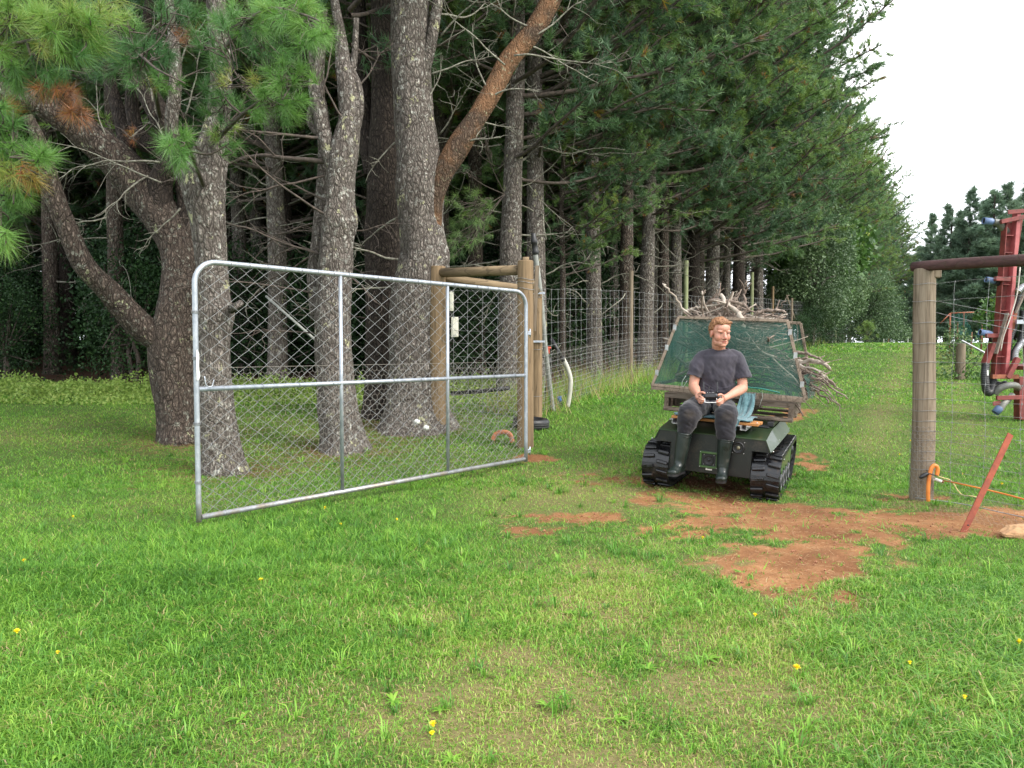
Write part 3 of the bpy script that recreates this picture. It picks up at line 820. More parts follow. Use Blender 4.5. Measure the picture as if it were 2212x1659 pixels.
# sapling at the verge
sp = thing('pine_sapling', 'small light green pine sapling on the verge at the wood edge', 'sapling', (tree_at_px(1872, 52), 52, float(gz(24, 52))))
mb = pine_crown(77, 1.25, .1, .75, nb=22, tl=.16, nw=.02, k=10, up=1.2, base_tint=.58, tint_var=.03, dead=0); mb.build('crown', [NEEDLES, TWIG], sp, world=False)

# understory shrubs: a few prototypes copied through the wood
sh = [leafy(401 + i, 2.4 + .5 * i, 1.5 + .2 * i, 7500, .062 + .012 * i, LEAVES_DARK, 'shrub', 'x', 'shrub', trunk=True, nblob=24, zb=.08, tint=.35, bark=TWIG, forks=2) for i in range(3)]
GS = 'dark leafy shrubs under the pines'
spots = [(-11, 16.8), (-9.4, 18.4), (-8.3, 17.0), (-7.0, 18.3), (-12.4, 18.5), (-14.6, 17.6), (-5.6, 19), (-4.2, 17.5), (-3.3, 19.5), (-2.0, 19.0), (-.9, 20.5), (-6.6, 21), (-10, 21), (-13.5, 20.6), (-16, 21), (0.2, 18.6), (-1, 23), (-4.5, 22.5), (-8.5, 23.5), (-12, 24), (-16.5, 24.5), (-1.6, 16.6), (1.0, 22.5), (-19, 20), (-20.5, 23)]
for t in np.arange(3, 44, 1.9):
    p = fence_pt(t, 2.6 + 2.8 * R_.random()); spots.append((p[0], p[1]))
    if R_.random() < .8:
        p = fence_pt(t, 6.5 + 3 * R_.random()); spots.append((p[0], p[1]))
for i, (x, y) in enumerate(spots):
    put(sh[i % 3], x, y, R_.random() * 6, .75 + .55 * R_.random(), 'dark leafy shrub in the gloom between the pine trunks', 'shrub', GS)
for i, (t, o, s) in enumerate([(22.5, -.4, .55), (24.3, -.5, .6), (27.5, -.4, .6), (29.5, -.3, .5), (33.5, 0, .7)]):
    p = fence_pt(t, o); put(sh[i % 3], p[0], p[1], R_.random() * 6, s, 'low bush at the foot of the wood edge, right of the cage', 'shrub', 'low bushes at the verge')

# weedy ground cover at the wood's edge
r = np.random.default_rng(3)
n = 52000; x = -16 + 16.5 * r.random(n); y = 12.9 + 2.6 * r.random(n) + .1 * x * 0
e = y - 15.2 - .8 * (fbm(x * .8, y * 0, 1.0, 3) - .5)
keep = (r.random(n) < .35 + .65 * (e > -1.3)) & (e < .5); x, y = x[keep], y[keep]
hh = .03 + .42 * r.random(len(x))**1.5 * np.clip((y - 12.9) / 1.7, 0, 1) * np.clip(fbm(x * 2.2, y * 2.2, 3.3, 3) * 2.6 - .7, .1, 1.3)
mb = MB(); leafmass(mb, np.stack([x, y, gz(x, y) + hh * (.3 + fbm(x, y, 2.2, 2))], -1), .06, r, 0, .55, .18)
tag(mb.build('undergrowth', WEEDS), 'low light green weeds edging the dark wood', None, kind='stuff')

# the far inside of the wood, seen only as one dark mass
r = np.random.default_rng(91); n = 70000
x = -30 + 44 * r.random(n); y = 25 + 16 * r.random(n) + np.clip(x + 4, 0, 20) * 1.5
y = np.where(x > 0, y + 3, y)
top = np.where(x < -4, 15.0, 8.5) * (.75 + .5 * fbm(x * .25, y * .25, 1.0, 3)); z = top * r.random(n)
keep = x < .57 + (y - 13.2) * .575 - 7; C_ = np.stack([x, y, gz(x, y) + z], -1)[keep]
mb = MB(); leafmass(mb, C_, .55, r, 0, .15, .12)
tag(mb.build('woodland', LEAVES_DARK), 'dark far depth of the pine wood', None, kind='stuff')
for i in range(26):
    x = -20 + 24 * R_.random(); y = 21 + 8 * R_.random()
    if x > .57 + (y - 13.2) * .575 - 5: continue
    o = place_tree(protos[R_.randrange(4)], x, y, R_.random() * 6.28, .8 + .3 * R_.random()); o['label'] = 'pine in deep shade inside the wood, behind the front trunks'; o['group'] = G_WOOD

# ---------------------------------------------------------------- the four big old pines near the gate
def tuft_cluster(mb, px0, py0, px1, py1, Y0, Y1, n, tint, r, tl=.15, k=70, nw=.0032, droop=.25, rnd=.05, hub=None, twig=True):
    """pine shoots hanging in the box of view px, each a star of long needles; hub: where their twigs come from"""
    C = []; D = []; cen = at((px0 + px1) / 2, (py0 + py1) / 2, (Y0 + Y1) / 2)
    hub = at((px0 + px1) / 2, py0 - 30, (Y0 + Y1) / 2) if hub is None else np.asarray(hub, float)
    if twig: mb.tube(smooth_path([hub, (hub + cen) / 2 - [0, 0, .06], cen], 8), np.linspace(.011, .006, 8), 5, False, 1)
    for i in range(n):
        a = r.random() * 2 * math.pi; q = math.sqrt(r.random())
        c = at((px0 + px1) / 2 + q * math.cos(a) * (px1 - px0) / 2, (py0 + py1) / 2 + q * math.sin(a) * (py1 - py0) / 2, Y0 + (Y1 - Y0) * r.random())
        d = nrm(c - hub) + r.normal(size=3) * .35 + [0, 0, .25]
        C.append(c); D.append(d)
        if twig:
            st_ = hub + (cen - hub) * (.35 + .6 * r.random()) + r.normal(size=3) * .02
            mb.tube(smooth_path([st_, (st_ + c) / 2 + r.normal(size=3) * .04 - [0, 0, .03], c - nrm(d) * .06, c], 8), np.linspace(.006, .003, 8), 4, False, 1)
    tufts(mb, C, D, tl, k, nw, r, 0, np.clip(tint + rnd * r.normal(size=n), 0, 1), .035, (8, 78), .55, droop)
r = np.random.default_rng(21)

# T1: leaning, forked, mossy
b = on_ground(392, 952)
T1 = thing('pine_tree', 'dark multi-stemmed old pine leaning left, leftmost of the big trunks', 'tree', b)
mb = MB()
Y1 = b[1]
limb(mb, px_limb([(398, 962, Y1, 86), (388, 900, Y1, 82), (375, 820, Y1, 92), (372, 740, Y1, 100), (385, 680, Y1, 88), (392, 610, Y1 + .05, 80), (385, 540, Y1 + .1, 74), (350, 470, Y1 + .15, 80), (300, 400, Y1 + .2, 84), (235, 330, Y1 + .1, 72), (150, 262, Y1 - .1, 60), (60, 215, Y1 - .3, 50), (-60, 190, Y1 - .5, 42)]), 60, 22, 3, .07, .42)
mb.build('trunk', BARK_BROWN, T1)
mb = MB()
limb(mb, px_limb([(360, 745, Y1 - .05, 56), (300, 700, Y1 - .2, 58), (235, 628, Y1 - .4, 50), (180, 570, Y1 - .6, 44), (140, 480, Y1 - .7, 40), (110, 400, Y1 - .8, 38), (95, 330, Y1 - .9, 30), (60, 250, Y1 - 1, 22)]), 40, 14, 5)
mb.build('limb', BARK_BROWN, T1)
mb = MB()
limb(mb, px_limb([(352, 480, Y1 + .1, 60), (345, 400, Y1 + .1, 52), (372, 330, Y1, 46), (345, 250, Y1 - .1, 44), (300, 170, Y1, 44), (240, 90, Y1, 40), (215, 0, Y1, 36), (190, -120, Y1, 28), (180, -260, Y1, 14)]), 40, 14, 6)
limb(mb, px_limb([(390, 560, Y1 + .1, 46), (402, 470, Y1 + .2, 40), (395, 400, Y1 + .2, 34), (350, 330, Y1 + .3, 32), (300, 290, Y1 + .3, 30), (285, 200, Y1 + .3, 26), (310, 100, Y1 + .4, 22), (330, -60, Y1 + .4, 16)]), 36, 12, 7)
limb(mb, px_limb([(300, 400, Y1 + .3, 44), (278, 340, Y1 + .4, 36), (262, 260, Y1 + .5, 30), (235, 150, Y1 + .6, 26), (262, 30, Y1 + .6, 22), (280, -120, Y1 + .6, 14)]), 30, 12, 8)
mb.build('limb', BARK_DARK, T1)

# T2: pale straight trunk behind the gate's left edge, with a fork at its top
b = on_ground(482, 1022)
T2 = thing('pine_tree', 'pale lichen-patched pine trunk right behind the gate\'s near end', 'tree', b)
Y2 = b[1]
mb = MB()
limb(mb, px_limb([(484, 1032, Y2, 82), (474, 930, Y2, 72), (466, 850, Y2, 68), (462, 740, Y2, 66), (465, 680, Y2, 78), (462, 640, Y2, 66), (455, 540, Y2, 66), (448, 470, Y2, 72), (440, 400, Y2, 88), (450, 350, Y2, 80), (466, 280, Y2, 54), (478, 180, Y2, 44), (470, 60, Y2, 40), (460, -100, Y2, 34), (450, -300, Y2, 20)]), 70, 24, 13, .06, .40)
limb(mb, px_limb([(500, 668, Y2 - .12, 20), (520, 655, Y2 - .3, 14), (506, 668, Y2 - .42, 5)]), 8, 8, 2)
limb(mb, px_limb([(430, 440, Y2, 46), (408, 395, Y2, 42), (385, 350, Y2 - .05, 34), (370, 270, Y2 - .1, 28), (380, 170, Y2 - .1, 26), (372, 60, Y2, 22), (350, -120, Y2, 14)]), 26, 12, 14)
mb.build('trunk', BARK_GREY, T2)

# T3: pale twin-forked trunk
b = on_ground(735, 972)
T3 = thing('pine_tree', 'pale pine with a Y-shaped fork and many bare snags, mid gate', 'tree', b)
Y3 = b[1]
mb = MB()
limb(mb, px_limb([(744, 985, Y3, 92), (738, 940, Y3, 84), (728, 870, Y3, 84), (722, 790, Y3, 80), (718, 700, Y3, 76), (722, 600, Y3, 74), (728, 520, Y3, 68), (733, 478, Y3, 76), (735, 440, Y3, 62), (736, 380, Y3, 60), (742, 330, Y3, 62), (755, 260, Y3, 46), (752, 200, Y3, 44), (742, 140, Y3, 34), (735, 70, Y3, 22), (722, 0, Y3, 18), (712, -80, Y3, 12)]), 70, 22, 23, .06, .38)
limb(mb, px_limb([(735, 400, Y3, 46), (718, 350, Y3, 38), (700, 290, Y3, 32), (690, 230, Y3, 34), (680, 180, Y3, 26), (690, 120, Y3, 16), (672, 60, Y3, 12)]), 26, 12, 24)
limb(mb, px_limb([(762, 300, Y3, 24), (775, 235, Y3, 22), (772, 180, Y3, 16), (748, 130, Y3, 12), (725, 96, Y3, 9)]), 18, 10, 25)
limb(mb, px_limb([(700, 300, Y3 + .1, 18), (672, 262, Y3 + .1, 20), (680, 200, Y3 + .1, 16), (672, 110, Y3 + .1, 12)]), 18, 10, 26)
limb(mb, px_limb([(770, 40, Y3, 12), (766, 120, Y3, 14), (756, 180, Y3 - .02, 16)]), 10, 8, 27)
limb(mb, px_limb([(690, 690, Y3 + .2, 40), (680, 600, Y3 + .3, 36), (690, 520, Y3 + .3, 34), (694, 440, Y3 + .35, 30), (700, 330, Y3 + .4, 26), (690, 200, Y3 + .4, 20), (700, 20, Y3 + .4, 14)]), 26, 12, 28)
mb.build('trunk', BARK_GREY, T3)

# T4: the massive one with the orange right limb
b = on_ground(905, 925)
T4 = thing('pine_tree', 'massive pine with a thick orange-barked limb rising to the right', 'tree', b)
Y4 = b[1]
mb = MB()
limb(mb, px_limb([(905, 940, Y4, 150), (902, 880, Y4, 126), (900, 800, Y4, 118), (898, 700, Y4, 118), (905, 640, Y4, 122), (912, 590, Y4, 116), (915, 545, Y4, 104), (908, 480, Y4, 96), (906, 410, Y4, 104), (905, 350, Y4, 96), (895, 250, Y4, 84), (888, 120, Y4, 82), (886, 0, Y4, 78), (885, -150, Y4, 66), (880, -400, Y4, 44)]), 90, 30, 33, .05, .36)
limb(mb, px_limb([(942, 590, Y4 - .1, 40), (950, 555, Y4 - .12, 46), (945, 520, Y4 - .1, 30)]), 10, 14, 35, .15)
limb(mb, px_limb([(905, 180, Y4 - .05, 30), (925, 120, Y4 - .1, 26), (940, 40, Y4 - .1, 24), (955, -60, Y4, 20), (960, -200, Y4, 12)]), 20, 10, 36)
mb.build('trunk', BARK_GREY, T4)
mb = MB()
limb(mb, px_limb([(930, 560, Y4 - .02, 18), (938, 500, Y4 - .1, 30), (940, 440, Y4 - .12, 34), (955, 380, Y4 - .1, 44), (985, 325, Y4 - .05, 52), (1020, 270, Y4, 46), (1060, 205, Y4 + .1, 44), (1100, 130, Y4 + .2, 42), (1150, 70, Y4 + .3, 42), (1190, 0, Y4 + .4, 40), (1230, -90, Y4 + .5, 34), (1270, -220, Y4 + .6, 22)]), 60, 18, 37, .06)
mb.build('limb', BARK_ORANGE, T4)
# T5: its dark neighbour behind
b = on_ground(840, 905)
T5 = thing('pine_tree', 'dark rough-barked old pine close behind the massive one\'s left side', 'tree', b)
Y5 = b[1] + .3
mb = MB()
limb(mb, px_limb([(838, 915, Y5, 110), (836, 800, Y5, 96), (834, 650, Y5, 88), (830, 500, Y5, 84), (832, 350, Y5, 76), (838, 200, Y5, 72), (835, 50, Y5, 68), (830, -150, Y5, 56), (825, -400, Y5, 40)]), 60, 22, 43, .07, .2)
limb(mb, px_limb([(805, 380, Y5 + .1, 40), (790, 280, Y5 + .2, 36), (782, 150, Y5 + .2, 32), (775, 0, Y5 + .2, 28), (770, -200, Y5 + .2, 18)]), 26, 12, 44)
mb.build('trunk', BARK_DARK, T5)

# bare dead branches on these trees: (tree, px, py, depth, angle in picture plane deg (0 right, 90 up), length, thickness, pale)
def px_dead(T_, mt_, px, py, Y, ang, length, th, r, sub=5, droop=.2, depthdir=0.0):
    p = at(px, py, Y); a = math.radians(ang)
    d = nrm(np.array([math.cos(a), depthdir + .25 * r.normal(), math.sin(a)]))
    pts = [p]; n = 7
    for i in range(n):
        d = nrm(d + r.normal(size=3) * .17 - [0, 0, droop * .12]); pts.append(pts[-1] + d * length / n)
    P = smooth_path(pts, 16)
    mb = MB(); mb.tube(P, np.linspace(th, th * .25, 16), 6, True)
    for j in range(sub):
        i = r.integers(4, 15); t = nrm(nrm(P[i] - P[i-1]) + r.normal(size=3) * .55)
        q = [P[i]]; L2 = length * (.2 + .3 * r.random())
        for k in range(4): t = nrm(t + r.normal(size=3) * .28 - [0, 0, .03]); q.append(q[-1] + t * L2 / 4)
        Q_ = smooth_path(q, 9); mb.tube(Q_, np.linspace(th * .42, th * .12, 9), 4, True)
        if r.random() < .6:
            i2 = r.integers(3, 8); t2 = nrm(t + r.normal(size=3) * .7)
            q2 = [Q_[i2], Q_[i2] + t2 * L2 * .25, Q_[i2] + nrm(t2 + r.normal(size=3) * .4) * L2 * .5]
            mb.tube(smooth_path(q2, 5), np.linspace(th * .22, th * .1, 5), 3, True)
    mb.build('dead_branch', mt_, T_)
for a_ in [(345, 350, Y1 - .2, 195, 1.4, .014), (350, 395, Y1 - .3, 175, 1.5, .012), (400, 415, Y1 - .3, -15, .7, .01), (330, 220, Y1 - .2, 100, 1.2, .013), (372, 330, Y1 - .3, 120, 1.0, .012),
           (280, 300, Y1 - .2, 60, 1.0, .012), (300, 200, Y1 - .1, 150, 1.3, .013), (240, 330, Y1, 100, .9, .012), (390, 450, Y1 - .2, 230, .7, .012), (345, 300, Y1 - .4, 20, .9, .012),
           (180, 560, Y1 - .5, 80, .7, .008), (230, 470, Y1, 200, 1.1, .012), (380, 160, Y1, 75, 1.3, .013), (260, 120, Y1, 40, 1.4, .013), (400, 250, Y1, 60, 1.2, .012), (90, 400, Y1 - .8, 120, .9, .01), (350, 90, Y1, 20, 1.4, .013), (300, 60, Y1, 130, 1.4, .013), (420, 330, Y1 + .2, 30, 1.3, .014), (320, 380, Y1, 240, 1.0, .013)]:
    px_dead(T1, TWIG_LICHEN, *a_, r, 6)
mb = MB()
for a_ in [(480, 200, Y2, 30, 1.2, .013), (470, 120, Y2, 140, 1.3, .013), (440, 350, Y2 - .1, 100, .7, .012), (480, 300, Y2, 60, .9, .012), (400, 380, Y2, 150, .8, .01), (372, 180, Y2, 50, 1.1, .012)]:
    px_dead(T2, TWIG, *a_, r, 5)
mb = MB()
for a_ in [(708, 350, Y3, 178, 2.0, .035), (712, 300, Y3, 176, 1.6, .022), (715, 470, Y3 - .1, 150, 1.6, .016), (712, 440, Y3, 140, 1.4, .016), (720, 560, Y3 + .1, 160, 1.9, .018), (700, 640, Y3 + .2, 165, 1.8, .016), (755, 500, Y3 + .2, 10, .7, .012),
           (745, 260, Y3 - .1, 120, .9, .014), (770, 200, Y3, 70, .8, .013), (690, 230, Y3, 110, .8, .013), (700, 210, Y3 - .1, 80, .9, .013), (700, 380, Y3, 200, 1.3, .016), (730, 150, Y3, 60, .7, .012), (760, 600, Y3 + .1, -20, .6, .012), (690, 540, Y3 + .3, 210, 1.2, .015), (686, 480, Y3 + .3, 195, 1.5, .015), (690, 720, Y3 + .3, 160, 1.3, .013)]:
    px_dead(T3, TWIG, *a_, r, 6)
mb = MB()
for a_ in [(1000, 305, Y4 - .1, 10, .6, .016), (1060, 210, Y4, 20, .7, .014), (1040, 260, Y4, -30, .5, .013), (1090, 140, Y4, 160, 1.2, .014), (1110, 120, Y4, 10, 1.4, .014), (1150, 60, Y4 + .2, 150, 1.3, .014), (1120, 90, Y4 + .2, -20, 1.3, .015), (1060, 200, Y4, 120, 1.0, .014), (950, 80, Y4, 40, 1.4, .014), (930, 160, Y4, 20, 1.0, .014), (940, 30, Y4, 15, 1.5, .016), (1150, 80, Y4 + .2, 30, 1.3, .015),
           (860, 470, Y4, 190, .9, .016), (860, 560, Y4 - .1, 175, 1.3, .018), (850, 620, Y4, 170, 1.1, .015), (865, 300, Y4, 200, .8, .014), (920, 220, Y4 - .1, 60, .7, .013), (950, 290, Y4 + .1, 50, .9, .013)]:
    px_dead(T4, TWIG_LICHEN, *a_, r, 6)
mb = MB()
for a_ in [(800, 540, Y5, 160, 1.6, .02), (800, 600, Y5, 150, 1.5, .02), (795, 430, Y5, 165, 1.0, .018), (800, 300, Y5, 140, 1.0, .018), (790, 240, Y5, 150, 1.2, .02), (800, 170, Y5, 130, 1.0, .018), (850, 60, Y5, 40, 1.6, .018), (800, 60, Y5, 150, 1.5, .018), (780, 370, Y5, 200, 1.2, .018), (800, 690, Y5, 170, 1.2, .016)]:
    px_dead(T5, TWIG, *a_, r, 6)

# living shoots of T1/T2 hanging towards the camera (tufts of long needles)
def bough(parent, ctrl, boxes, mat_=NEEDLES_NEAR):
    mb = MB()
    C = np.array(px_limb(ctrl)); C[:, 3] *= .6; P = smooth_path(C, 24)
    mb.tube(P[:, :3], P[:, 3], 7, True, 1)
    for (x0, y0, x1, y1, n, tint, tl, k) in boxes:
        c = at((x0 + x1) / 2, (y0 + y1) / 2, 6); pp = P[:, :3]
        # nearest point of the bough in the picture
        sx = CX + pp[:, 0] / pp[:, 1] * F; sy = 755 - (pp[:, 2] - CAMH) / pp[:, 1] * F
        i = int(np.argmin((sx - (x0 + x1) / 2)**2 + (sy - (y0 + y1) / 2)**2)); Yh = pp[i, 1]
        tuft_cluster(mb, x0, y0, x1, y1, Yh - .3, Yh + .3, int(n * 1.7), tint, r, tl, k, hub=pp[i])
    mb.build('bough', [mat_, TWIG], parent)
bough(T2, [(478, 120, 8.2, 20), (520, 60, 7.4, 16), (580, 20, 6.6, 13), (650, 30, 6.2, 9), (700, 50, 6.0, 6)],
      [(455, 0, 600, 80, 12, .42, .19, 110), (560, -20, 690, 70, 12, .5, .19, 110), (620, 20, 715, 100, 9, .48, .18, 110), (510, 50, 640, 140, 7, .22, .18, 90)])
bough(T2, [(470, 300, 8.2, 18), (520, 250, 7.2, 14), (590, 200, 6.5, 10), (650, 180, 6.2, 6)],
      [(530, 180, 660, 270, 10, .46, .16, 110), (560, 130, 680, 200, 7, .5, .15, 100), (420, 190, 540, 260, 6, .36, .16, 80), (430, 240, 520, 310, 5, .62, .14, 60), (470, 130, 560, 190, 5, .70, .14, 40), (415, 20, 500, 110, 6, .25, .17, 90), (410, 110, 500, 200, 6, .30, .17, 90), (440, 200, 520, 280, 4, .28, .16, 90)])
bough(T2, [(440, 400, 8.2, 20), (420, 350, 7.2, 14), (400, 300, 6.6, 10), (375, 290, 6.3, 6)],
      [(350, 270, 420, 340, 5, .42, .17, 110), (345, 300, 400, 365, 3, .40, .17, 110), (470, 290, 520, 330, 2, .38, .15, 90)])
bough(T1, [(345, 250, Y1 - .2, 20), (330, 180, 8.0, 16), (300, 120, 7.0, 12), (340, 150, 6.5, 8), (400, 180, 6.4, 5)],
      [(225, 75, 345, 140, 9, .20, .18, 100), (270, 155, 400, 195, 6, .42, .16, 90), (240, 20, 310, 70, 4, .46, .16, 90), (300, 90, 380, 140, 6, .15, .17, 90), (380, 50, 412, 92, 3, .985, .12, 60), (272, 275, 310, 310, 3, .99, .12, 60), (300, 170, 345, 200, 2, .75, .10, 30), (150, -10, 300, 60, 7, .15, .18, 90), (330, -10, 430, 60, 6, .18, .18, 90), (210, 130, 300, 190, 4, .22, .16, 80), (130, 120, 230, 180, 4, .12, .16, 80)])

# the pine just off the left edge whose boughs hang into view
x6, y6 = -5.6, 6.2
T6 = thing('pine_tree', 'pine whose boughs with green and rusty needles hang in at the top left corner', 'tree', foot(x6, y6))
mb = MB(); limb(mb, [[x6, y6, -.1, .26], [x6, y6, 2, .22], [x6 - .1, y6, 4, .19], [x6, y6, 7, .12], [x6, y6, 10, .05]], 30, 18, 53, .06, .3)
mb.build('trunk', BARK_BROWN, T6)
bough(T6, [(-320, 60, 6.1, 34), (-120, 90, 5.8, 24), (0, 96, 5.6, 13), (60, 88, 5.5, 11), (110, 70, 5.4, 8)],
      [(-60, -10, 100, 60, 12, .60, .19, 110), (60, -10, 215, 70, 12, .62, .19, 110), (100, 40, 225, 125, 10, .52, .19, 110), (150, 70, 225, 130, 5, .33, .17, 100), (-20, 70, 100, 150, 8, .56, .18, 90), (60, 110, 120, 200, 5, .30, .16, 90), (-20, 130, 60, 205, 6, .38, .16, 90), (190, -10, 290, 40, 5, .66, .15, 70), (40, 60, 160, 110, 6, .70, .15, 50)])
bough(T6, [(-320, 130, 6.0, 26), (-100, 150, 5.7, 16), (20, 150, 5.6, 9), (90, 170, 5.5, 6), (150, 225, 5.5, 4)],
      [(80, 160, 130, 215, 4, .93, .11, 80), (125, 190, 170, 240, 5, .94, .12, 90), (145, 225, 190, 270, 5, .935, .12, 90), (100, 175, 160, 215, 3, .95, .12, 60)])
bough(T6, [(-320, 330, 6.0, 26), (-120, 320, 5.6, 18), (-20, 340, 5.4, 11), (50, 340, 5.3, 7)],
      [(-30, 215, 40, 290, 5, .40, .17, 110), (15, 215, 42, 255, 2, .84, .12, 80), (-10, 290, 50, 350, 5, .44, .17, 110), (70, 285, 130, 345, 4, .46, .16, 110), (20, 300, 80, 340, 3, .38, .15, 100), (40, 350, 95, 400, 4, .86, .15, 80), (-20, 350, 60, 410, 5, .66, .16, 80), (10, 380, 60, 440, 3, .50, .15, 90)])
bough(T6, [(-320, 430, 6.0, 26), (-120, 440, 5.5, 16), (-30, 450, 5.3, 9), (10, 460, 5.3, 5)],
      [(-30, 410, 36, 480, 5, .42, .17, 110), (-30, 470, 24, 545, 4, .58, .17, 100)])
# crowns above and behind, mostly out of view but shading the wood's edge
def crown_over(T, seed, top, z0, R, nb, off=(0, 0), **kw):
    mb = pine_crown(seed, top, z0, R, nb=nb, tl=.22, nw=.02, k=10, **kw)
    for v in mb.V: v += np.array([T.location[0] + off[0], T.location[1] + off[1], T.location[2]])
    mb.build('crown', [NEEDLES, TWIG], T)
crown_over(T1, 501, 13, 5.4, 2.8, 40, (-.3, 1.6), base_tint=.2)
crown_over(T2, 502, 13, 5.2, 3.2, 55, (0, 1.0), base_tint=.3)
crown_over(T3, 503, 12, 5.0, 2.6, 40, (0, .8), base_tint=.2)
crown_over(T4, 504, 19, 6.2, 4.2, 85, (0.2, .5), base_tint=.2)
crown_over(T5, 505, 17, 5.4, 3.4, 60, (-.3, 1.0), base_tint=.15)
crown_over(T6, 506, 12, 5.6, 2.4, 36, (-1.2, 0), base_tint=.3)
# low living boughs in mid-distance: right of the massive trunk
mb = MB()
def mid_bough(mb, boxes, hub, Y0, Y1, k=40, nw=.006, tl=.17):
    for (x0, y0, x1, y1, n, tint) in boxes: tuft_cluster(mb, x0, y0, x1, y1, Y0, Y1, n, tint, r, tl, k, nw=nw, hub=hub)
MT = [o for o in COL.objects if o.get('label', '').startswith('tall grey pine behind')][0]
mb = MB(); mid_bough(mb, [(950, 400, 1080, 490, 34, .50), (960, 470, 1060, 550, 22, .46), (1000, 220, 1060, 330, 14, .35), (960, 330, 1010, 380, 6, .3), (930, 520, 1000, 560, 8, .42)], at(1090, 420, 13.6), 12.3, 13.4)
o = mb.build('bough', [NEEDLES, TWIG]); o.parent = MT
o.matrix_parent_inverse = Matrix.LocRotScale(MT.location, MT.rotation_euler, MT.scale).inverted()

# ================================================================ MATERIALS for built things
GALV = simple('galvanised_pipe', (.52, .55, .60), (.36, .39, .43), 14, .42, .75, .15, 60, rvar=.25)
m, nt, bs = node_mat('gate_pipe')
f = noise_node(nt, 22, 6, .7, (1, 1, .5)); col = ramp(nt, [(.3, (.26, .29, .33)), (.55, (.40, .43, .47)), (.7, (.55, .57, .60))], f)
tcx = nt.nodes.new('ShaderNodeTexCoord'); sx_ = nt.nodes.new('ShaderNodeSeparateXYZ'); nt.links.new(tcx.outputs['Object'], sx_.inputs[0])
low = ramp(nt, [(.0, (1, 1, 1)), (.45, (0, 0, 0))], math_node(nt, 'ADD', sx_.outputs['Z'], math_node(nt, 'MULTIPLY', noise_node(nt, 7, 5, .7), .35)))
st = ramp(nt, [(.42, (0, 0, 0)), (.6, (1, 1, 1))], noise_node(nt, 9, 6, .7))
col = mixc(nt, math_node(nt, 'MULTIPLY', low, math_node(nt, 'ADD', st, .35)), col, (.30, .22, .13))
nt.links.new(col, bs.inputs['Base Color']); bs.inputs['Metallic'].default_value = .55; bs.inputs['Roughness'].default_value = .45
bump_to(nt, bs, f, .2, .004)
GATE_PIPE = m
WIRE = simple('chain_wire', (.33, .34, .35), (.20, .20, .19), 30, .5, .5)
NETW = simple('netting_wire', (.34, .33, .30), (.24, .20, .16), 20, .6, .4)
FWIRE = simple('fence_wire', (.36, .37, .38), (.22, .21, .20), 20, .5, .5)
def wood_mat(name, c1, c2, stretch=(14, 14, 1), rough=.85, cr=(.06, .045, .03), scale=3, cw=.06):
    m, nt, bs = node_mat(name)
    g = noise_node(nt, scale, 6, .7, stretch, dist=.6); g2 = noise_node(nt, 1.6, 4, .6)
    col = ramp(nt, [(.3, c2), (.62, c1)], g)
    col = mixc(nt, math_node(nt, 'MULTIPLY', g2, .55), col, [c * .75 for c in c2])
    ck = ramp(nt, [(.5 - cw, (0, 0, 0)), (.5, (1, 1, 1)), (.5 + cw * .3, (0, 0, 0))], noise_node(nt, scale * 1.1, 2, .4, (stretch[0] * .55, stretch[1] * .55, stretch[2] * .25)))
    col = mixc(nt, math_node(nt, 'MULTIPLY', ck, .6), col, cr)
    nt.links.new(col, bs.inputs['Base Color']); bs.inputs['Roughness'].default_value = rough; bs.inputs['Specular IOR Level'].default_value = .25
    bump_to(nt, bs, math_node(nt, 'SUBTRACT', g, math_node(nt, 'MULTIPLY', ck, .8)), .5, .006)
    return m
POST = wood_mat('treated_pine_post', (.30, .21, .12), (.17, .115, .065))
POST_GREY = wood_mat('weathered_post', (.30, .245, .18), (.17, .13, .09))
POST_GREEN = wood_mat('green_treated_post', (.33, .36, .20), (.20, .23, .12))
RAIL_H = wood_mat('rail_timber', (.30, .22, .13), (.16, .115, .07), (1.2, 1.2, 14))
RAIL_DARK = wood_mat('dark_rail_timber', (.115, .060, .055), (.045, .026, .026), (3, 3, 14))

def hexnet(P0, u, v, W, H, cell, r, jit=.004, seed=1, slot=None, fade=None):
    """hexagonal wire netting in the plane P0 + a*u + b*v -> segment ends"""
    rr = np.random.default_rng(seed)
    s = cell / math.sqrt(3); dy = 1.5 * s
    n = int(W / cell) + 1; m_ = int(H / dy) + 1
    A_, B_ = [], []
    i, j = np.meshgrid(np.arange(n + 1), np.arange(m_ + 1))
    x = (i + .5 * (j % 2)) * cell; y = j * dy
    def J(a, b): return a + jit * (fbm(a * 40 + 3, b * 40, seed, 2) - .5) * 4, b + jit * (fbm(a * 40, b * 40 + 9, seed, 2) - .5) * 4
    # vertex of each cell: bottom point (x, y), vertical edge above it, two slanted edges
    pts = []
    def seg(ax, ay, bx, by):
        ok = (np.minimum(ax, bx) >= 0) & (np.maximum(ax, bx) <= W) & (np.minimum(ay, by) >= 0) & (np.maximum(ay, by) <= H)
        a, b = J(ax[ok], ay[ok]); c, d = J(bx[ok], by[ok])
        A_.append(P0 + a[:, None] * u + b[:, None] * v); B_.append(P0 + c[:, None] * u + d[:, None] * v)
    seg(x, y, x, y + s); seg(x, y, x + cell / 2, y - s / 2); seg(x, y, x - cell / 2, y - s / 2)
    return np.vstack(A_), np.vstack(B_)

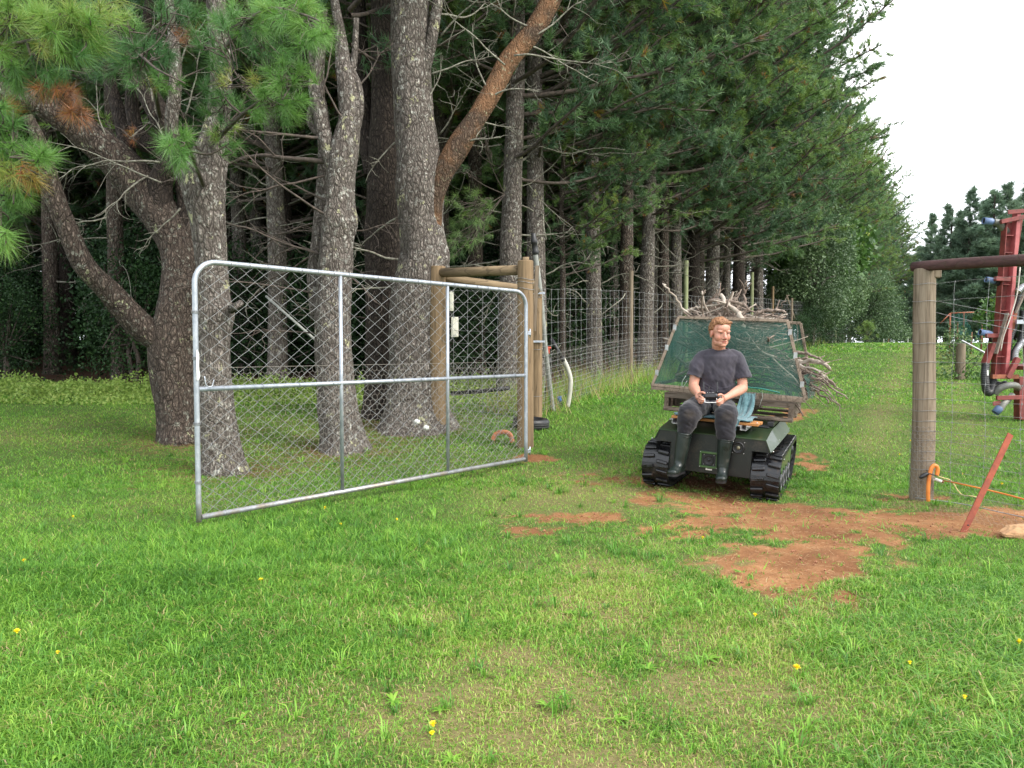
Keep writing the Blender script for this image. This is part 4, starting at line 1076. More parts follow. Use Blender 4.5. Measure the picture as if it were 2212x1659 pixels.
# ================================================================ THE GATE
gA = on_ground(430, 1139); gB = on_ground(1136, 1003)
gA[2] += .04; gB[2] = max(gB[2] + .03, gA[2])
gu = gB - gA; GL = float(np.linalg.norm(gu[:2])); gu = nrm(np.array([gu[0], gu[1], 0]));
gate = thing('farm_gate', 'open galvanised pipe gate filled with chain link mesh', 'gate', gA)
gn = np.array([-gu[1], gu[0], 0])          # away from the camera side is +gn
up = np.array([0, 0, 1.0])
tiltg = (gB[2] - gA[2]) / GL
GR = 1.0
def GP(s, h, d=0): return gA + gu * s + up * (h * (1 + (GR - 1) * s / GL) + tiltg * s) + gn * d
GH = (1139 - 572) / F * gA[1]              # top rail height at the near end
GHB = (1000 - 633) / F * gB[1]
GR = GHB / GH
mb = MB()
rc = .17
pts = [GP(0, 0)] + [GP(0, h) for h in np.linspace(.15, GH - rc, 8)]
for a in np.linspace(0, math.pi / 2, 9)[1:]: pts.append(GP(rc - rc * math.cos(a), GH - rc + rc * math.sin(a)))
pts += [GP(s, GH) for s in np.linspace(rc + .1, GL - rc, 10)]
for a in np.linspace(0, math.pi / 2, 9)[1:]: pts.append(GP(GL - rc + rc * math.sin(a), GH - rc + rc * math.cos(a)))
pts += [GP(GL, h) for h in np.linspace(GH - rc - .1, 0, 8)]
mb.tube(pts, .0205, 14)
mb.tube([GP(.02, .035), GP(GL - .02, .035)], .021, 14)
mb.build('gate_frame', GATE_PIPE, gate)
hm = (1139 - 849) / F * gA[1]
s1 = None
for px in (737, 967):
    # where the ray through px meets the gate plane
    k = (px - CX) / F; s = (k * gA[1] - gA[0]) / (gu[0] - k * gu[1]); s1 = s1 or s
    mb = MB(); mb.tube([GP(s, .05), GP(s, GH - .015)], .0165, 12); mb.build('upright_bar', GATE_PIPE, gate)
mb = MB(); mb.tube([GP(.015, hm), GP(GL - .015, hm)], .0185, 12); mb.build('cross_bar', GATE_PIPE, gate)
# chain link: zigzag wires interlinked
cw, ch = .156, .122
mb = MB(); P1, P2 = [], []
n = int(GL / cw) + 1; rr = np.random.default_rng(4)
for c in range(-1, n + 1):
    x0 = .03 + c * cw; pr = None; q = 0
    h = .04
    while h < GH + .02:
        xx = x0 + (cw / 2 if q % 2 else 0) + .003 * rr.normal() + .008 * math.sin(h * 4 + c)
        d = .004 if q % 2 == 0 else -.004
        # each wire sweeps one full cell, its neighbours hook it at the turns
        X = x0 + (cw if q % 2 else 0) * .5
        ok = .0 <= xx <= GL - .0
        cr_ = 0
        if xx < rc and h > GH - rc: ok = ok and math.hypot(rc - xx, h - GH + rc) < rc
        if xx > GL - rc and h > GH - rc: ok = ok and math.hypot(xx - GL + rc, h - GH + rc) < rc
        p = GP(xx, min(h, GH - .01), d)
        if ok and pr is not None: P1.append(pr); P2.append(p)
        pr = p if ok else None
        h += ch / 2; q += 1
# mirrored family completes the diamonds
P1b, P2b = [], []
for c in range(-1, n + 1):
    x0 = .03 + c * cw; pr = None; q = 0; h = .04
    while h < GH + .02:
        xx = x0 + (-cw / 2 if q % 2 else 0) + .008 * math.sin(h * 4 + c) + (0 if q % 2 == 0 else 0)
        ok = .0 <= xx <= GL
        if xx < rc and h > GH - rc: ok = ok and math.hypot(rc - xx, h - GH + rc) < rc
        if xx > GL - rc and h > GH - rc: ok = ok and math.hypot(xx - GL + rc, h - GH + rc) < rc
        p = GP(xx, min(h, GH - .01), .003 if q % 2 else -.003)
        if ok and pr is not None: P1b.append(pr); P2b.append(p)
        pr = p if ok else None
        h += ch / 2; q += 1
mb.segs(P1 + P1b, P2 + P2b, .0017, 5)
# the fine hooks binding the mesh to the pipe
for s in np.arange(.12, GL - .1, cw):
    for hh in (GH,) :
        a = np.linspace(0, 2 * math.pi, 9)
        if rc < s < GL - rc: mb.tube([GP(s + .02 * q / 8, hh - .005, 0) + up * .026 * math.sin(t) + gn * .026 * math.cos(t) for q, t in enumerate(a)], .0022, 4)
for s in np.arange(.2, GL - .1, .33):
    for hh in (.035, hm):
        a = np.linspace(0, 2 * math.pi, 9); mb.tube([GP(s + .025 * q / 8, hh, 0) + up * .024 * math.sin(t) + gn * .024 * math.cos(t) for q, t in enumerate(a)], .0022, 4)
for hh in (.3, .75, 1.25, 1.6):
    for k in range(3):
        a = np.linspace(0, 2 * math.pi, 11); mb.tube([GP(0, hh + .008 * k, 0) + gu * .027 * math.sin(t) + gn * .027 * math.cos(t) for t in a], .0024, 4)
mb.build('chain_link_mesh', WIRE, gate)
mb = MB(); a, b = hexnet(GP(.03, .06, .02), gu, up, GL - .06, hm + .10, .052, .0011, .003, 3)
mb.segs(a, b, .00125, 3); mb.segs([GP(.02, hm + .16, .02)], [GP(GL - .02, hm + .16, .02)], .0018, 4)
mb.build('wire_netting', NETW, gate)
mb = MB(); e = [(0, 0), (.0, .22), (.008, .235), (.022, .20), (.018, .1), (.026, .03), (.015, .0)]
WHITE = simple('white_plastic', (.80, .80, .76), (.68, .68, .64), 10, .5)
mb.prism(e, GP(-.012, hm + .07, -.032), gu, up, -gn, .003); mb.build('plastic_strip', WHITE, gate)
mb = MB(); mb.tube(smooth_path([GP(.05, hm + .10, -.03), GP(.06, hm + .03, -.035), GP(.10, hm + .02, -.04), GP(.12, hm + .07, -.04)], 14), .004, 6)
mb.build('latch_wire', GALV, gate)
for hh in (.12, GH - .48):
    mb = MB(); mb.box(GP(GL + .045, hh), (.05, .03, .045), np.array([gu, gn, up]).T, bev=.004)
    mb.tube([GP(GL + .065, hh - .05), GP(GL + .065, hh + .05)], .009, 8); mb.build('hinge', GALV, gate)
# the bare wire tails on the far side
# ================================================================ TIMBER BRACE AT THE HINGE SIDE
pA = on_ground(946, 932); pB = np.array([.165, 9.55, 0]); pB[2] = gz(pB[0], pB[1]); pC = on_ground(1159, 903)
br = thing('fence_brace', 'three stout timber posts joined by round rails behind the gate hinge', 'fence', foot(pB[0], pB[1]))
def post(p, H, r, name, mt, parent, top='flat', k=20, lean=(0, 0), seed=0, notch=False):
    mb = MB(); P = np.array([[p[0] + lean[0] * t, p[1] + lean[1] * t, p[2] - .1 + (H + .1) * t] for t in np.linspace(0, 1, 14)])
    R = np.linspace(r * 1.03, r * .97, 14)
    mb.tube(P, R, k, False, 0, True, lambda i, a, P_: 1 + .05 * (fbm(np.cos(a) * 1.5 + seed, np.sin(a) * 1.5, P_[i, 2] * .8, 2) - .5))
    # slightly domed sawn top
    c = P[-1]; mb.lathe([(r * .97, 0), (r * .93, .008), (r * .5, .011), (0.001, .012)], c, k=k)
    return mb.build(name, mt, parent)
hA = 1.35 - (578 - 755) / F * pA[1] - pA[2]; hB = 1.35 + (755 - 566) / F * pB[1] - pB[2]; hC = 1.35 + (755 - 632) / F * pC[1] - pC[2]
post(pA, hA, .115, 'post', POST, br, seed=1); post(pB, hB, .10, 'post', POST, br, seed=2); post(pC, hC, .085, 'post', POST, br, seed=3)
tA = np.array([pA[0], pA[1], pA[2] + hA]); tB = np.array([pB[0], pB[1], pB[2] + hB]); tC = np.array([pC[0], pC[1], pC[2] + hC])
mb = MB(); d = nrm(tB - tA); mb.tube([tA + d * .10 - up * .08, tB - d * .09 - up * .10], .062, 16, fn=lambda i, a, P: 1 + .03 * np.sin(3 * a)); mb.build('rail', RAIL_H, br)
mb = MB(); d = nrm(tC - tA); mb.tube([tA + d * .11 - up * .13, tC - d * .02 + up * .02], .062, 16); mb.build('rail', RAIL_H, br)
mb = MB(); d = nrm(tC - tB); mb.tube([tB + d * .09 - up * .16, tC + up * .02], .055, 16); mb.build('rail', RAIL_H, br)
mb = MB()                                            # domed offcut on top of the hinge post
mb.tube([tB + [-.035, .0, .006], tB + [.045, 0, .006]], .05, 16, fn=lambda i, a, P: 1 + 0 * a); mb.build('cap_block', RAIL_H, br)
mb = MB(); mb.beam(tB + [.11, .1, -.85], tB + [.15, .1, -.04], .05, .02, (0, 1, 0)); mb.build('batten', POST_GREY, br)
mb = MB()
for hh in (hB - .22, hB - .26, hB - .34):
    a = np.linspace(0, 2 * math.pi, 17); mb.tube([pB + up * (hh + .012 * math.sin(2 * t)) + np.array([math.cos(t), math.sin(t), 0]) * .105 for t in a], .0028, 4)
for hh in (hC - .06, 1.05, .35):
    a = np.linspace(0, 2 * math.pi, 17); mb.tube([pC + up * (hh + .02 * math.sin(t)) + np.array([math.cos(t), math.sin(t), 0]) * .09 for t in a], .003, 4)
a = np.linspace(0, 2 * math.pi, 17); mb.tube([pA + up * (hA - .22 + .012 * math.sin(t)) + np.array([math.cos(t), math.sin(t), 0]) * .119 for t in a], .004, 5)
mb.build('tie_wire', FWIRE, br)
for hh in (hC - .02, .82 + .33):
    mb = MB(); mb.beam(pC + [-.08, -.1, hh], pC + [.12, -.1, hh], .02, .03); mb.build('metal_strap', GALV, br)

# graduated deer mesh
WH = [.1, .2, .28, .36, .44, .54, .623, .713, .805, .91, 1.059, 1.237, 1.404, 1.587, 1.776, 1.93]
def deer_mesh(p0, p1, parent, name='wire_mesh', H=WH, st=.30, r=.0016, hexh=.95, cell=.06, mat_=FWIRE, wob=.006, seed=0, hexr=.0011, hexspan=1.0):
    p0 = np.asarray(p0, float); p1 = np.asarray(p1, float); L = np.linalg.norm((p1 - p0)[:2]); u = (p1 - p0)[:2] / L; n = int(max(2, L / st * 3))
    A_, B_ = [], []
    def pt(s, h):
        x = p0[0] + u[0] * s; y = p0[1] + u[1] * s; w = (fbm(np.asarray(s) * 3.1 + seed, np.asarray(h) * 2.7, 1.0, 2) - .5)
        return np.stack([x + w * wob * 3, y + 0 * x, gz(x, y) + h + w * wob * 4], -1)
    s = np.linspace(0, L, n + 1)
    for h in H:
        q = pt(s, h + 0 * s); A_.append(q[:-1]); B_.append(q[1:])
    hs = np.linspace(H[0], H[-1], 16)
    for sv in np.arange(st * .66, L, st):
        q = pt(sv + .008 * np.sin(hs * 9 + sv * 5), hs); A_.append(q[:-1]); B_.append(q[1:])
    A_ = np.vstack(A_); B_ = np.vstack(B_)
    mb = MB(); mb.segs(A_, B_, r, 4)
    # knots
    kn = np.array([pt(sv, h) for sv in np.arange(st * .66, L, st) for h in H])
    if L < 6: mb.segs(kn - [0, 0, .008], kn + [0, 0, .008], r * 2.3, 5)
    o = mb.build(name, mat_, parent)
    if hexh:
        a, b = hexnet(np.array([0, 0, 0.0]), np.array([1.0, 0, 0]), np.array([0, 0, 1.0]), L * hexspan, hexh, cell, .001, .004, seed + 3)
        a = pt(a[:, 0], a[:, 2] + .02); b = pt(b[:, 0], b[:, 2] + .02)
        mb = MB(); mb.segs(a, b, hexr, 3); mb.build('wire_netting', NETW, parent)
    return o
deer_mesh(pA + [.1, 0, 0], pB + [-.1, 0, 0], br, seed=5, hexr=.0016, r=.0022)

# ================================================================ DEER FENCE ALONG THE WOOD
df = thing('deer_fence', 'tall wire mesh fence with thin posts running along the wood edge', 'fence', foot(pC[0], pC[1]))
def fl(px):   # point of the fence line seen at px
    k = (px - CX) / F; t = (k * 13.2 - .57) / (1.91 - k * 3.3); return np.array([.57 + 1.91 * t, 13.2 + 3.3 * t])
fps = [pC[:2] + [.05, .05]] + [fl(px) for px in (1362, 1480, 1622, 1667, 1708, 1803)]
for i in range(len(fps) - 1):
    a, b = fps[i], fps[i + 1]
    deer_mesh([a[0], a[1], 0], [b[0], b[1], 0], df, r=.0022 + .0004 * i, hexh=(.95 if i < 2 else 0), cell=.07, seed=i, hexr=.0014, hexspan=1.0 if i == 0 else .5, st=.3)
for px, top, r_, mt in ((1362, 587, .05, POST_GREY), (1480, 565, .062, POST_GREEN), (1622, 590, .06, POST_GREEN), (1667, 620, .05, POST), (1708, 645, .055, POST_GREY), (1803, 645, .06, POST_GREEN)):
    p = fl(px); z = float(gz(p[0], p[1])); Hh = CAMH + (755 - top) / F * p[1] - z
    post([p[0], p[1], z], Hh, r_, 'post', mt, df, k=12, seed=px)
mb = MB(); q = fl(1712); mb.beam([q[0] + .5, q[1], gz(*q)], [q[0] - .3, q[1], gz(*q) + 2.2], .05, .05); mb.build('stay', POST_GREY, df)

# ================================================================ RIGHT-HAND FENCE
pR = on_ground(1996, 1078); pR[0] = (1996 - CX) / F * pR[1]
fdir = nrm(np.array([.36, -.8]))
rf = thing('deer_fence', 'wire mesh fence with a thick round post and dark top rail, right edge', 'fence', pR)
hR = CAMH + (755 - 583) / F * pR[1] - pR[2]
mb = MB(); P = np.array([[pR[0] + .012 * math.sin(t * 5), pR[1], pR[2] - .1 + (hR + .1) * t] for t in np.linspace(0, 1, 26)])
mb.tube(P, np.linspace(.098, .090, 26), 28, False, 0, True, lambda i, a, P_: 1 + .05 * (fbm(np.cos(a) * 1.6, np.sin(a) * 1.6, P_[i, 2] * 1.2, 3) - .5) * 2)
mb.lathe([(.090, 0), (.085, .006), (.04, .009), (.001, .01)], P[-1], k=28)
mb.box(P[-1] + [.06, -.05, -.045], (.10, .06, .075), bev=.01)
POST_R = bark_mat('old_post', (.26, .205, .15), (.16, .12, .085), (.34, .30, .24), (.13, .10, .075), .55, scale=3)
mb.build('post', POST_GREY, rf)
rend = pR + np.array([fdir[0], fdir[1], 0]) * 4.2; rend[2] = gz(rend[0], rend[1])
mb = MB(); a = np.array([pR[0] - .085, pR[1] + .06, pR[2] + hR + .03]); b = np.array([rend[0], rend[1], rend[2] + hR - .20])
ts = np.linspace(0, 1, 30)[:, None]; P = a * (1 - ts) + b * ts + np.hstack([0 * ts, 0 * ts, .008 * np.sin(ts * 9)])
mb.tube(P, np.linspace(.045, .062, 30), 18, True, 0, True, lambda i, a_, P_: 1 + .09 * (fbm(np.cos(a_) * 1.6, np.sin(a_) * 1.6, P_[i, 1] * 3, 3) - .5) * 2)
mb.build('rail', RAIL_DARK, rf)
post(rend, hR - .27, .09, 'post', POST_GREY, rf, seed=9)
deer_mesh(pR + [.04, -.06, 0], rend, rf, hexh=.62, cell=.045, seed=21, r=.0015, wob=.004, hexr=.001)
for h in WH[2:]:
    a = np.linspace(0, 2 * math.pi, 21); mb = MB()
    mb.tube([pR + up * (h + .004 * math.sin(3 * t)) + np.array([math.cos(t), math.sin(t), 0]) * (.1005) + [.012 * math.sin((h + .1) / (hR + .1) * 5), 0, 0] for t in a], .0018, 4)
    mb.build('tie_wire', FWIRE, rf)
mb = MB()
pp = lambda t, h: pR + up * h + np.array([math.cos(t), math.sin(t), 0]) * .1012
for h0 in np.arange(.02, .66, .034):
    for q in range(int(2 * math.pi * .1 / .045)):
        t0 = (q + .5 * (int(round((h0 - .02) / .034)) % 2)) * .045 / .1
        mb.segs([pp(t0, h0), pp(t0, h0 + .02), pp(t0, h0 + .02)], [pp(t0, h0 + .02), pp(t0 + .225, h0 + .034), pp(t0 - .225, h0 + .034)], .001, 3)
mb.build('wire_netting', FWIRE, rf)
mb = MB()          # diagonal strainer wires and the ground wire
top = pR + up * (hR - .28)
e1 = rend + up * .9
mb.tube(smooth_path([top + [.09, 0, 0], top * .6 + e1 * .4 + [0, 0, -.01], e1], 10), .0025, 5)
mb.tube(smooth_path([top + [-.08, -.06, -.02], top + [.1, -.08, -.12], top * .7 + e1 * .3 - [0, 0, .12], e1 - [0, 0, .2]], 14), .0025, 5)
mb.tube(smooth_path([pR + [-.1, -.09, .03], pR + [.2, -.35, .02], pR + [fdir[0] * 1.2, fdir[1] * 1.2, .015], rend + up * .02], 16), .004, 5)
mb.build('strainer_wire', FWIRE, rf)
# netting apron lying on the soil
a, b = hexnet(np.zeros(3), np.array([1.0, 0, 0]), np.array([0, 1.0, 0]), 2.2, .52, .05, .001, .006, 8)
def apron(q):
    s, w = q[:, 0], q[:, 1]; x = pR[0] - .1 + fdir[0] * s - .9 * w * .8; y = pR[1] - .08 + fdir[1] * s - .5 * w * .9
    return np.stack([x, y, gz(x, y) + .012 + .02 * fbm(x * 9, y * 9, 1.0, 2) - .006], -1)
a, b = apron(a), apron(b)
mb = MB(); mb.segs(a, b, .0012, 3); mb.build('netting_apron', simple('rusty_netting', (.36, .24, .14), (.25, .14, .08), 9, .7, .2), rf)

ORANGE = simple('orange_conduit', (.75, .24, .045), (.62, .17, .03), 9, .4, bump=.05)
BLACKP = simple('black_rubber', (.022, .022, .024), (.012, .012, .013), 20, .45)
def Zr(x, y, Y): return at((3500 + x / 3.318) / 1.8228, (1750 + y / 3.318) / 1.8228, Y)
mb = MB(); Yo = pR[1] - .16
mb.tube(smooth_path([Zr(515, 745, Yo), Zr(512, 640, Yo), Zr(520, 480, Yo), Zr(545, 340, Yo), Zr(575, 285, Yo), Zr(605, 276, Yo), Zr(632, 300, Yo), Zr(636, 345, Yo), Zr(628, 402, Yo)], 40), .0165, 14, cap=False)
oc = mb.build('conduit_pipe', ORANGE); tag(oc, 'bright orange pipe bent into a crook beside the thick post', 'pipe')
mb = MB(); mb.tube(smooth_path([Zr(420, 440, Yo + .02), Zr(520, 385, Yo - .03), Zr(570, 395, Yo - .04), Zr(628, 405, Yo), Zr(670, 380, Yo)], 14), .005, 6)
mb.ball(Zr(460, 405, Yo), (.05, .02, .02), 10, 6, Matrix.Rotation(-.5, 3, 'Y')); tag(mb.build('insulator', BLACKP), 'black rubber clamp strapped to the orange crook pipe', 'clamp')
mb = MB(); pts = smooth_path([Zr(690, 465, Yo + .2), Zr(1000, 530, Yo - .35), Zr(1400, 620, Yo - .6), Zr(1765, 715, Yo - .85), Zr(2300, 860, Yo - 1.2)], 20)
mb.tube(pts, .0065, 6); tag(mb.build('rope', ORANGE), 'orange rope stretched low along the right fence', 'rope')
YEL = simple('yellow_cable', (.62, .48, .20), None, 8, .5)
mb = MB(); mb.tube(smooth_path([Zr(625, 410, Yo), Zr(720, 440, Yo), Zr(800, 465, Yo), Zr(850, 520, Yo - .05), Zr(900, 600, Yo - .1), Zr(965, 662, Yo - .15), Zr(1060, 672, Yo - .25), Zr(1150, 690, Yo - .3)], 24), .005, 6)
tag(mb.build('cable', YEL), 'thin yellow cable running from the orange crook to the rusty bar', 'cable')
mb = MB(); c = Zr(640, 465, Yo + .05); mb.tube([c - [.03, 0, -.01], c + [.03, 0, -.012]], .014, 10, mi=0); mb.tube([c + [.035, 0, -.012], c + [.05, 0, -.02]], .01, 8, mi=1)
tag(mb.build('insulator', [WHITE, simple('brown_insulator', (.25, .08, .03))]), 'white and brown insulator at the rope\'s post end', 'insulator')
RUST = simple('rusty_steel', (.34, .085, .045), (.20, .055, .035), 14, .7, .1, .3, 40, spec=.3)
mb = MB(); Yb = on_ground(2083, 1143)[1]
a = at(2083, 1146, Yb); b = at(2183, 938, Yb + .18); d = nrm(b - a)
mb.beam(a - d * .03, b, .040 * 1.15, .008, nrm(np.cross(d, nrm(np.cross(d, [0, -1.0, .1]))))); 
rb = mb.build('steel_bar', RUST); tag(rb, 'flat rusty steel bar leaning against the right fence', 'bar')
mb = MB(); hw = at(2090, 1134, Yb) ; mb.lathe([(.0065, 0), (.0065, .003), (.001, .003)], hw + [0, -.006, 0], (0, -1, 0), 12); o = mb.build('hole', BLACKP, rb, world=False); 
# sandstone lump
mb = MB(); c = on_ground(2200, 1158); r = np.random.default_rng(2)
mb.ball([0, 0, 0], (.24, .13, .060), 26, 14, smooth=False); V = mb.V[0]
V *= (1 + .95 * (fbm(V[:, 0] * 9 + 3, V[:, 1] * 9, V[:, 2] * 12, 4) - .5))[:, None]; V[:, 2] = np.minimum(V[:, 2], .045 + .02 * fbm(V[:, 0] * 20, V[:, 1] * 20, 0, 2)); V[:, 2] += .02
V += c + [.1, 0, 0]
tag(mb.build('rock', simple('sandstone', (.50, .30, .15), (.33, .17, .08), 6, .9, bump=.8, bscale=25, bdist=.02)), 'rough orange sandstone lump on bare soil at the right edge', 'rock')

# ================================================================ THINGS BY THE BRACE: hoses, valves, tyre, boxes
GREYP = simple('grey_hose', (.34, .35, .32), (.22, .23, .21), 8, .55, bump=.1)
hs = thing('hose_pole', 'long grey hose with black nozzle leaning upright against the brace', 'hose', on_ground(1195, 888))
Yh = on_ground(1195, 888)[1]
mb = MB(); mb.tube(smooth_path([at(1195, 890, Yh), at(1187, 830, Yh - .1), at(1177, 740, Yh - .25), at(1170, 660, Yh - .35), at(1162, 590, Yh - .5), at(1156, 545, Yh - .55)], 30), .038, 14); mb.build('hose', GREYP, hs)
mb = MB(); a = at(1157, 548, Yh - .55); b = at(1152, 506, Yh - .6); d = nrm(b - a)
prof = [(.0, -.01), (.045, -.01), (.05, .0), (.05, .05), (.042, .06), (.042, .14), (.05, .15), (.05, .2), (.038, .22), (.034, .3), (.02, .31), (.001, .31)]
mb.lathe(prof, a, d, 16); mb.build('nozzle', BLACKP, hs)
mb = MB(); mb.tube(smooth_path([at(1168, 600, Yh - .4), at(1172, 680, Yh - .3), at(1176, 700, Yh - .25)], 8), .012, 8); mb.build('cable', BLACKP, hs)
b2 = on_ground(1226, 879); hb = thing('bent_pipe', 'short bent grey pipe with a black upper end by the mesh fence', 'pipe', b2); Yq = b2[1]
mb = MB(); mb.tube(smooth_path([at(1226, 882, Yq), at(1232, 840, Yq), at(1232, 815, Yq), at(1224, 790, Yq), at(1216, 775, Yq)], 20), .037, 14); mb.build('pipe', simple('pale_pipe', (.50, .49, .42), (.36, .36, .30), 6, .5), hb)
mb = MB(); mb.tube([at(1216, 777, Yq), at(1190, 730, Yq)], .032, 12); mb.tube([at(1218, 781, Yq), at(1213, 770, Yq)], .042, 12); mb.build('pipe_end', BLACKP, hb)
sb = thing('standpipe', 'black standpipe with a red valve handle behind the leaning hose', 'pipe', on_ground(1177, 885)); Ys = Yq
mb = MB(); mb.tube([at(1178, 885, Ys), at(1177, 850, Ys), at(1187, 800, Ys), at(1186, 768, Ys)], .02, 10); mb.tube([at(1186, 790, Ys), at(1186, 772, Ys)], .036, 10); mb.tube(smooth_path([at(1186, 768, Ys), at(1174, 770, Ys), at(1166, 760, Ys), at(1160, 740, Ys)], 10), .028, 10); mb.tube([at(1177, 850, Ys), at(1177, 868, Ys)], .03, 10); mb.build('pipe', BLACKP, sb)
mb = MB(); c = at(1184, 757, Ys - .05); mb.box(c, (.05, .03, .12), bev=.01); mb.tube([c - [.05, 0, -.05], c + [.05, 0, .04]], .018, 8); mb.build('valve_handle', simple('red_plastic', (.55, .09, .05)), sb)
mb = MB(); c = on_ground(1206, 872) + [0, 0, .05]; mb.tube([c, c + [.05, 0, .03]], .035, 10); mb.tube([c + [0, 0, -.05], c], .02, 8); mb.tube([c + [-.03, 0, .05], c + [.06, 0, .07]], .018, 8)
tag(mb.build('tap', simple('blue_plastic', (.03, .16, .48))), 'small blue tap in the grass between the two hoses', 'tap')
mb = MB(); a = on_ground(1183, 880); mb.beam(a, a + [0, 0, .5], .05, .03, (0, 1, 0)); tag(mb.build('stake', POST), 'short wooden stake in the grass behind the leaning hose', 'stake')
# tyre
ty = on_ground(1147, 925); ty = thing('tyre', 'worn black tyre lying flat at the foot of the brace post', 'tyre', ty)
c = np.array(ty.location) + [0, 0, .07]
mb = MB(); prof = [(.155, -.06), (.20, -.075), (.235, -.07), (.255, -.05), (.258, 0), (.255, .05), (.235, .07), (.20, .075), (.155, .06), (.15, .03), (.17, 0), (.15, -.03)]
mb.lathe(prof, c, (0.05, -.03, 1), 48, closed=True); mb.build('tread', BLACKP, ty)
mb = MB()
for z in (-.03, 0, .03): mb.lathe([(.2565, z - .004), (.2625, z - .003), (.2625, z + .003), (.2565, z + .004)], c, (0.05, -.03, 1), 48)
mb.build('tread_rib', simple('tyre_tread', (.06, .06, .062), None, 30, .8), ty)
mb = MB(); mb.lathe([(.15, -.02), (.10, -.03), (.03, -.03), (.03, .0), (.001, .0)], c, (0.05, -.03, 1), 32); mb.build('rim', GALV, ty)
# boxes on the brace
CREAM = simple('cream_plastic', (.72, .70, .58), (.60, .58, .46), 9, .5)
for (x0, y0, x1, y1, lab) in ((971, 630, 980, 672, 'narrow cream plastic strip fixed to the brace post, above the box'), (975, 685, 990, 728, 'small cream plastic box fixed to the brace post')):
    Y = pA[1] - .12; a = at(x0, y1, Y); b = at(x1, y0, Y); mb = MB(); mb.box((a + b) / 2, (b[0] - a[0], .05, b[2] - a[2]), bev=.006)
    mb.box((a + b) / 2 + [.0, -.03, 0], ((b[0] - a[0]) * .6, .012, (b[2] - a[2]) * .8), bev=.004); tag(mb.build('junction_box', CREAM), lab, 'box')
for (px, py, lab) in ((901, 911, 'white porcelain insulator at the foot of the massive trunk, left one'), (921, 924, 'white porcelain insulator at the foot of the massive trunk, right one')):
    c = at(px, py, Y4 - .75); mb = MB(); mb.lathe([(.001, -.035), (.02, -.035), (.034, -.02), (.034, -.005), (.02, 0), (.034, .008), (.034, .02), (.015, .035), (.001, .035)], c, (.8, -.3, -.3), 14)
    tag(mb.build('insulator', WHITE), lab, 'insulator')
Y = 9.85; mb = MB(); mb.tube(smooth_path([at(1100, 985, Y), at(1106, 955, Y), at(1101, 938, Y), at(1086, 933, Y), at(1071, 938, Y), at(1065, 950, Y)], 20), .03, 12, cap=False)
tag(mb.build('conduit_pipe', simple('faded_orange', (.55, .20, .09))), 'faded orange pipe crook low behind the gate\'s hinge end', 'pipe')
# long pale rod lying in the dark behind the gate
mb = MB(); mb.tube([at(575, 640, 11.5), at(682, 735, 10.6)], .018, 8); tag(mb.build('pole', GREYP), 'pale pole slanting down in the gloom behind the gate mesh', 'pole')
mb = MB(); a = on_ground(1060, 895); mb.tube([at(975, 850, 12.2), at(1040, 845, 12.0), at(1100, 838, 11.8)], .035, 10); tag(mb.build('water_pipe', BLACKP), 'dark horizontal pipe behind the mesh between the brace posts', 'pipe')

# ================================================================ TRACKED VEHICLE
VO = np.array([1.80, 7.10, float(gz(1.8, 7.6)) - .003])
VROT = (math.radians(.8), math.radians(3.7), math.radians(-24.6))
def vthing(name, label, cat): return thing(name, label, cat, VO, rot=VROT)
VM = Matrix.Translation(Vector(VO)) @ Matrix.Rotation(VROT[2], 4, 'Z') @ Matrix.Rotation(VROT[1], 4, 'Y') @ Matrix.Rotation(VROT[0], 4, 'X')
def vw(u, v, h): return np.array(VM @ Vector((u, v, h)))
def paint(name, c, rough=.35, coat=.3):
    m, nt, bs = node_mat(name)
    f = noise_node(nt, 5, 6, .7); g = noise_node(nt, 60, 4, .7)
    col = ramp(nt, [(.3, [x * .75 for x in c]), (.6, c)], f)
    dust = ramp(nt, [(.5, (0, 0, 0)), (.75, (1, 1, 1))], math_node(nt, 'ADD', math_node(nt, 'MULTIPLY', f, .6), math_node(nt, 'MULTIPLY', g, .4)))
    col = mixc(nt, math_node(nt, 'MULTIPLY', dust, .35), col, (.16, .12, .08))
    nt.links.new(col, bs.inputs['Base Color'])
    nt.links.new(math_node(nt, 'ADD', math_node(nt, 'MULTIPLY', f, .25), rough - .1), bs.inputs['Roughness'])
    bs.inputs['Coat Weight'].default_value = coat; bs.inputs['Coat Roughness'].default_value = .2
    return m
GREENP = paint('green_paint', (.017, .038, .013), .30, .4)
GREENS = paint('side_green_paint', (.05, .115, .03), .38, .3)
BLACKM = paint('black_paint', (.006, .0075, .008), .40, .12)
m, nt, bs = node_mat('wet_track_rubber')
f = noise_node(nt, 11, 6, .7); g = noise_node(nt, 90, 3, .6)
nt.links.new(ramp(nt, [(.35, (.004, .004, .005)), (.58, (.011, .011, .012)), (.74, (.06, .038, .024))], f), bs.inputs['Base Color'])
nt.links.new(ramp(nt, [(.35, (.16, .16, .16)), (.7, (.6, .6, .6))], f), bs.inputs['Roughness']); bump_to(nt, bs, g, .25, .004)
TRACK = m
STEEL = simple('bright_steel', (.55, .55, .55), (.4, .4, .4), 20, .35, .9)
ALU = simple('aluminium', (.62, .62, .62), (.42, .42, .42), 12, .45, .7)

veh = vthing('tracked_vehicle', 'small green and black tracked vehicle carrying a seated man and a screened crate', 'tracked vehicle')
X3, Y3, Z3 = np.eye(3)
